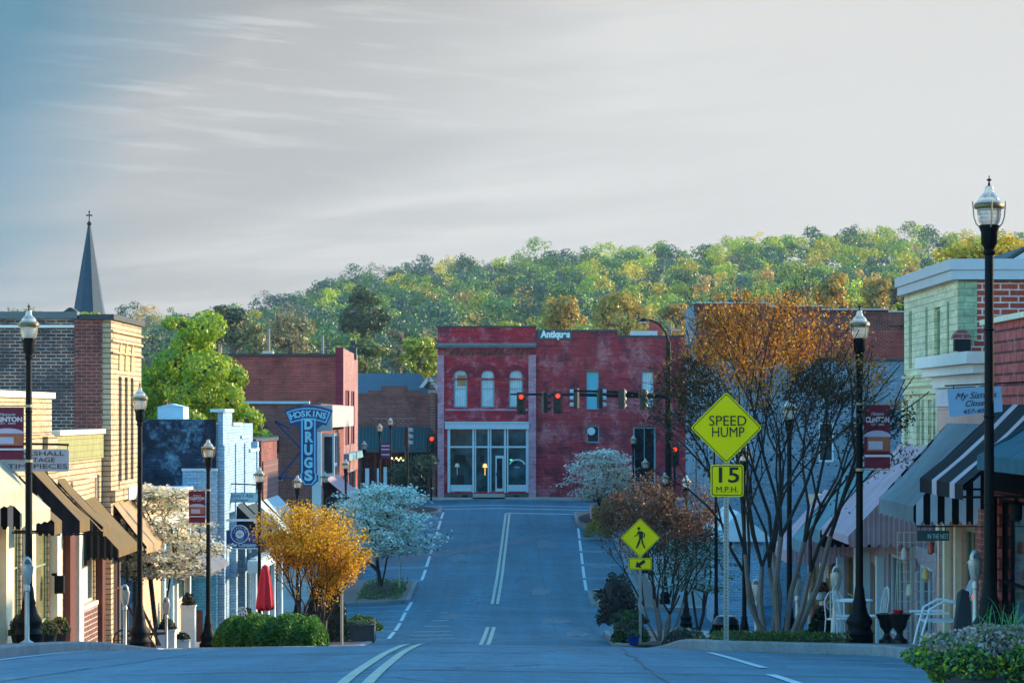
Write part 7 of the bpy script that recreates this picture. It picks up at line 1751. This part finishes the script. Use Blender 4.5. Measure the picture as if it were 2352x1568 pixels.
for x, d, yaw, lb in ((1948, 45.0, 1.2, 'white bistro chair left of the second right lamp post base'), (2005, 44.4, -1.4, 'white bistro chair between the lamp post base and the black urns'), (1925, 47.2, .2, 'white bistro chair behind the tilted parking meter'),
                      (562, 77, .4, 'white bistro chair at the left of the closed umbrella'), (548, 84, -.4, 'white bistro chair beside the porch columns')):
    bistro(lb, PX(x, d), d, yaw, .95)
x, d = PX(1962, 45.6), 45.6; t = thing('bistro_table', 'small white round bistro table between the white chairs', 'table', (x, d, zs(x, d))); m = MB(); m.lathe([(.30, .68), (.31, .69), (.30, .71)], (x, d, zs(x, d)), 20); m.build('tabletop', M_WMET, t); m = MB(); m.tube([(x, d, zs(x, d)), (x, d, zs(x, d) + .68)], .02, 8); m.lathe([(.2, 0), (.03, .04)], (x, d, zs(x, d)), 12); m.build('leg', M_WMET, t)
# garden chair with hooped arms
x, d = PX(2165, 39.2), 39.2; z0 = zs(x, d)
t = thing('garden_chair', 'white metal garden chair with hooped arms and slatted seat by the near planter', 'chair', (x, d, z0))
for sy in (-.27, .27):
    m = MB(); m.tube([(x - .36, d + sy, z0), (x - .30, d + sy, z0 + .25), (x - .22, d + sy, z0 + .52), (x - .02, d + sy, z0 + .63), (x + .2, d + sy, z0 + .60), (x + .30, d + sy, z0 + .35), (x + .34, d + sy, z0)], .018, 8); m.build('arm', M_WMET, t, smooth=True)
m = MB()
for i in range(5): m.box(x - .28 + i * .1, x - .20 + i * .1, d - .26, d + .26, z0 + .34, z0 + .36)
m.build('seat', M_WMET, t)
m = MB()
for i in range(5):
    a = Vector((x + .22, d - .22 + .11 * i, z0 + .37)); m.bar(a, a + Vector((.20, 0, .52)), .075, .015)
m.build('backrest', plain('steel blue slats', (.22, .34, .44), .35, .15, 3), t)
m = MB(); m.bar((x - .42, d - .28, z0 + .46), (x + .05, d - .28, z0 + .47), .03); m.bar((x - .42, d + .28, z0 + .46), (x + .05, d + .28, z0 + .47), .03); m.build('arm_rest', M_WMET, t)
x, d = PX(2212, 38.4), 38.4; z0 = zs(x, d); t = thing('sandwich_board', 'dark tapered folding board leaning beside the garden chair', 'board', (x, d, z0)); m = MB()
m.prism([(x - .16, d, z0), (x + .14, d, z0), (x + .10, d + .1, z0 + .74), (x - .0, d + .1, z0 + .78), (x - .06, d + .1, z0 + .72)], (0, .03, 0)); m.build('panel', plain('black board', (.02, .03, .045), .4, .2, 3), t); m = MB(); m.bar((x - .1, d + .35, z0), (x, d + .12, z0 + .72), .03); m.bar((x + .1, d + .35, z0), (x + .05, d + .12, z0 + .72), .03); m.build('prop', M_WOOD, t)
# wire display rack
x, d = PX(2106, 43.2), 43.2; z0 = zs(x, d); t = thing('display_rack', 'tall wire grid display rack with small wares under the striped awning', 'display rack', (x, d, z0)); m = MB()
for i in range(7): m.bar((x - .3 + .1 * i, d, z0), (x - .3 + .1 * i, d, z0 + 1.7), .012)
for k in range(12): m.bar((x - .3, d, z0 + .05 + .15 * k), (x + .3, d, z0 + .05 + .15 * k), .010)
m.bar((x - .3, d, z0), (x - .3, d + .4, z0), .02); m.bar((x + .3, d, z0), (x + .3, d + .4, z0), .02); m.bar((x - .3, d, z0 + 1.3), (x - .3, d + .4, z0), .012); m.bar((x + .3, d, z0 + 1.3), (x + .3, d + .4, z0), .012); m.build('grid', plain('pale wire', (.45, .48, .42), .4, .1, 3), t)
for i, (dx, dz, c_) in enumerate(((-.2, 1.35, (.5, .5, .5)), (-.05, 1.2, (.3, .35, .4)), (.12, 1.05, (.6, .45, .2)), (.2, 1.45, (.5, .1, .08)), (-.12, .8, (.5, .52, .45)), (.1, .55, (.2, .3, .35)))):
    m = MB(); m.lathe([(.02, .12), (.05, .06), (.055, -.05), (.03, -.08)], (x + dx, d - .06, z0 + dz), 10); m.build('ornament', plain('ornament %d' % i, c_, .4, .1, 3), t, smooth=True)
st_ = thing('timber_post', 'tall weathered timber post in front of the wire display rack', 'post', (PX(2096, 42.3), 42.3, zs(6, 42.3))); m = MB(); m.box(PX(2093, 42.3), PX(2099, 42.3), 42.27, 42.33, zs(6, 42.3), PZ(1255, 42.3)); m.build('post', plain('grey timber', (.26, .24, .22), .8, .25, 5), st_)
# plant stand with two pink flower pots
x, d = PX(1884, 56.3), 56.3; z0 = zs(x, d); t = thing('plant_stand', 'timber plant stand against the mauve shop', 'plant stand', (x, d, z0)); m = MB(); m.box(x + .12, x + .19, d + .1, d + .17, z0, z0 + 1.45); m.box(x - .18, x + .2, d - .12, d + .18, z0 + .50, z0 + .53); m.box(x - .18, x + .2, d - .12, d + .18, z0 + 1.0, z0 + 1.03); m.box(x - .18, x - .12, d + .1, d + .17, z0, z0 + .5); m.build('frame', M_WOOD, t)
pot('flower_pot', 'pot of pink flowers on the upper shelf of the plant stand', x, d, .11, .2, M_BLUEW, [(.05, .12, .03), (.55, .06, .14)], [2, 1.4], .22, 380, .05, fw=1.5, z=z0 + 1.032)
pot('flower_pot', 'pot of pink flowers on the lower shelf of the plant stand', x, d, .11, .2, M_BLUEW, [(.04, .10, .03), (.6, .05, .2)], [2, 1.4], .22, 380, .05, fw=1.5, z=z0 + .532)
# litter bin
x, d = PX(1667, 64), 64; z0 = zs(x, d); t = thing('litter_bin', 'black domed litter bin between the two thin lamp poles', 'litter bin', (x, d, z0)); m = MB()
m.lathe([(.24, 0), (.27, .02), (.28, .58), (.29, .6)], (x, d, z0), 20); m.build('bin_body', M_BLACK, t, smooth=True)
m = MB()
for k in range(20): a = 2 * math.pi * k / 20; m.bar((x + .285 * math.cos(a), d + .285 * math.sin(a), z0 + .04), (x + .29 * math.cos(a), d + .29 * math.sin(a), z0 + .58), .02)
m.build('slats', M_BLACK, t); m = MB(); m.lathe([(.29, .6), (.28, .68), (.2, .78), (.03, .82)], (x, d, z0), 20); m.build('lid', plain('black plastic lid', (.01, .012, .018), .3, .2, 3), t, smooth=True)
# antique plough and wheel beside the clapboard shop
x, d = PX(330, 63.5), 63.5; z0 = zs(x, d); M_RUST = plain('rusty iron', (.045, .025, .018), .8, .4, 6, bmp=.4)
t = thing('antique_plough', 'dark old horse plough with two long handles on the pavement by the second lamp post', 'plough', (x, d, z0)); m = MB(); m.bar((x - .35, d - .1, z0 + 1.05), (x + .1, d + .1, z0 + .18), .05); m.bar((x - .05, d - .3, z0 + 1.1), (x + .38, d - .1, z0 + .15), .05); m.build('handle', M_RUST, t)
m = MB(); m.bar((x - .5, d + .1, z0 + .35), (x + .5, d, z0 + .42), .06); m.prism([(x + .0, d - .05, z0), (x + .35, d - .05, z0 + .02), (x + .1, d - .05, z0 + .38)], (0, .14, 0)); m.bar((x + .1, d, z0 + .1), (x + .3, d, z0 + .72), .03); m.build('beam', M_RUST, t)
m = MB(); m.tube([(x - .45 + .24 * math.cos(a), d + .12, z0 + .25 + .24 * math.sin(a)) for a in np.linspace(0, 2 * math.pi, 20)], .022, 6, cap=False)
for k in range(4): a = k * math.pi / 4; m.bar((x - .45 - .23 * math.cos(a), d + .12, z0 + .25 - .23 * math.sin(a)), (x - .45 + .23 * math.cos(a), d + .12, z0 + .25 + .23 * math.sin(a)), .018)
m.build('wheel', M_RUST, t)
# bollards by the junction
for x, d, col, lb in ((1395, 147.5, (.55, .40, .02), 'yellow bollard under the white dogwood'), (1364, 147.0, (.45, .32, .34), 'pinkish concrete bollard left of the yellow one')):
    px = PX(x, d); z0 = zs(px, d); t = thing('bollard', lb, 'bollard', (px, d, z0)); m = MB(); r_ = .10 if x > 1380 else .2; m.lathe([(r_, 0), (r_, .82), (r_ * .8, .88), (.01, .9)], (px, d, z0), 14); m.build('post', plain('bollard paint %d' % x, col, .5, .15, 3), t, smooth=True); m = MB(); m.lathe([(r_ + .06, 0), (r_ + .06, .05), (r_ + .005, .07)], (px, d, z0), 14); m.build('collar', M_CONC, t)
# parked car half hidden behind the white dogwood
def car():
    x, d = PX(1425, 168.5), 168.6; z0 = zr(5, 168) ; t = thing('parked_car', 'dark car parked along the crimson wall behind the white dogwood', 'car', (x, d, z0))
    prof = [(-2.15, .35), (-2.2, .6), (-2.05, .82), (-1.2, .92), (-.6, 1.38), (.75, 1.42), (1.5, .98), (2.1, .88), (2.2, .6), (2.15, .35)]
    m = MB(); m.prism([(x + a, d - .85, z0 + b) for a, b in prof], (0, 1.7, 0)); m.build('body', plain('dark car paint', (.012, .018, .028), .25, .1, 2, coat=1), t, bevel=.06)
    m = MB(); m.prism([(x + a, d - .865, z0 + b) for a, b in ((-1.05, .95), (-.52, 1.30), (.68, 1.34), (1.3, 1.0))], (0, .012, 0)); m.build('side_window', M_G_TEAL, t)
    for a in (-1.4, 1.4):
        w_ = MB(); w_.lathe([(.2, 0), (.32, .0), (.33, .04), (.33, .18), (.2, .2)], (0, 0, 0), 18); w_.v = [(x + a + p, d - .9 + r, z0 + .33 + q) for p, q, r in w_.v]; wh = w_.build('wheel', M_BLACK, t, smooth=True)
        h = MB(); h.lathe([(.02, 0), (.2, 0), (.18, .03)], (0, 0, 0), 14); h.v = [(x + a + p, d - .905 + r, z0 + .33 + q) for p, q, r in h.v]; h.build('rim', M_STEELG, wh, smooth=True)
    for a in (-2.19, 2.19):
        m = MB(); m.box(x + a - .03, x + a + .03, d - .75, d - .5, z0 + .62, z0 + .74); m.build('headlight', M_PALEV, t)
car()
# street name sign
sg = thing('street_sign', 'small green street name sign left of the speed hump sign', 'sign', (PX(1609, 150), 150, PZ(1085, 150))); m = MB(); m.box(PX(1598, 150), PX(1618, 150), 149.98, 150.02, PZ(1087, 150), PZ(1080, 150)); m.build('sign_panel', plain('sign green', (.02, .25, .17), .5, .1, 3), sg); m = MB(); m.tube([(PX(1608, 150), 150.05, zs(6, 150)), (PX(1608, 150), 150.05, PZ(1080, 150))], .04, 8); m.build('post', M_STEELG, sg)

# ------------------------------------------------------------------ church spire, far house, poles and wires
d = 250.; c = P(205, 735, d); zg = -4.6
t = thing('church', 'church tower with tall dark blue slate spire and cross finial', 'church', (c.x, d, zg))
m = MB(); m.box(c.x - 1.5, c.x + 1.5, d - 1.5, d + 1.5, zg, c.z - .3); m.box(c.x - 5, c.x + 5, d + 1.6, d + 18, zg, 2); m.build('wall', M_BRK_BROWN, t)
zt = PZ(518, d); m = MB(); m.lathe([(1.62, c.z - .3), (1.55, c.z), (1.47, c.z + .4), (.13, zt)], (c.x, d, 0), 8); m.build('spire', M_SPIRE, t)
m = MB(); m.lathe([(.03, zt - .1), (.18, zt + .05), (.22, zt + .18), (.1, zt + .34), (.045, zt + .4), (.045, zt + 1.25)], (c.x, d, 0), 10); m.bar((c.x - .28, d, zt + .9), (c.x + .28, d, zt + .9), .11); m.lathe([(.02, zt + 1.1), (.1, zt + 1.2), (.02, zt + 1.32)], (c.x, d, 0), 8); m.build('finial', M_BLACK, t)
d = 110.; a, b = PX(2300, d), PX(2420, d); zt = PZ(578, d); ze = PZ(607, d); xm_ = PX(2352, d)
t = thing('house', 'house gable with pale blue trim peeping over the sage building roof at the right edge', 'house', (xm_, d, -6)); m = MB(); m.box(a + .3, 2 * xm_ - a - .3, d, d + 9, -6, ze); m.prism([(a + .3, d, ze), (2 * xm_ - a - .3, d, ze), (xm_, d, zt - .2)], (0, 9, 0)); m.build('wall', plain('grey blue wall', (.18, .22, .28), .7, .2, 2), t)
m = MB(); m.prism([(a, d - .4, ze - .05), (xm_, d - .4, zt), (2 * xm_ - a, d - .4, ze - .05), (2 * xm_ - a, d - .4, ze - .3), (xm_, d - .4, zt - .25), (a, d - .4, ze - .3)], (0, .1, 0)); m.build('gable_trim', M_BLUEW, t)
m = MB(); m.prism([(a, d - .3, ze), (xm_, d - .3, zt + .05), (2 * xm_ - a, d - .3, ze), (2 * xm_ - a, d - .3, ze + .12), (xm_, d - .3, zt + .2), (a, d - .3, ze + .12)], (0, 9.6, 0)); m.build('roof', M_TARC, t)
tops = []
for x, y, d, arm, lb in ((211, 775, 150, 0, 'dark utility pole left of the lime maple'), (506, 735, 205, 0, 'utility pole with spire like top behind the maple'), (617, 755, 185, 0, 'utility pole over the left of the red brick block'), (741, 770, 190, 0, 'utility pole over the right of the red brick block'), (1540, 742, 210, 1, 'utility pole behind the crimson wing roof')):
    p = P(x, y, d); t = thing('utility_pole', lb, 'utility pole', (p.x, d, -5)); m = MB(); m.tube([(p.x, d, -5), (p.x, d, p.z)], [.13, .09], 8); m.build('pole', plain('weathered pole', (.30, .24, .22), .8, .2, 3), t)
    if arm: m = MB(); m.bar((p.x - .8, d, p.z - .5), (p.x + .8, d, p.z - .5), .1); m.build('crossarm', M_STEELG, t)
    tops.append(p)
def cable(label, a, b, sag, r=.012, n=14, name='overhead_cable', grp='overhead cables behind the rooftops'):
    m = MB(); a = Vector(a); b = Vector(b); m.tube([a.lerp(b, f) + Vector((0, 0, -sag * 4 * f * (1 - f))) for f in np.linspace(0, 1, n)], r, 5)
    tag(m.build(name, M_BLACK, None), label, 'cable', grp)
for k, z in enumerate((-.5, -1.1)):
    cable('thin cable strung between the poles left of the pine, %s strand' % ('upper' if k == 0 else 'lower'), tops[0] + Vector((0, 0, z)), tops[2] + Vector((0, 0, z)), .5, .02)
    cable('thin cable strung between the two poles over the red brick block, %s strand' % ('upper' if k == 0 else 'lower'), tops[2] + Vector((0, 0, z)), tops[3] + Vector((0, 0, z)), .3, .02)
    cable('thin cable running right from the pole over the red brick block, %s strand' % ('upper' if k == 0 else 'lower'), tops[3] + Vector((0, 0, z)), tops[4] + Vector((0, 0, z)), .8, .02)
cable('black cable crossing the sage building and the salmon shop', (8, 52, PZ(893, 52)), (7, 36.5, PZ(855, 36.5)), .25, .010, grp='cables along the right shopfronts')
cable('black cable above the pale blue sign on the right', (7.0, 46, PZ(905, 46)), (7, 34, PZ(835, 34)), .2, .008, grp='cables along the right shopfronts')
# ------------------------------------------------------------------ air: a faint haze between the street and the hill
hm = bpy.data.materials.new('haze'); hm.use_nodes = True; nt = hm.node_tree; nt.nodes.clear()
out = N(nt, 'ShaderNodeOutputMaterial'); pv = N(nt, 'ShaderNodeVolumePrincipled'); pv.inputs['Color'].default_value = (.62, .82, 1, 1); pv.inputs['Density'].default_value = .0001; pv.inputs['Anisotropy'].default_value = .1
L(nt, pv.outputs[0], out.inputs['Volume'])
m = MB(); m.box(-700, 700, -80, 1300, -95, 115); hz = m.build('haze', hm, None); tag(hz, 'thin blue haze over the town and hill', 'haze', kind='stuff')
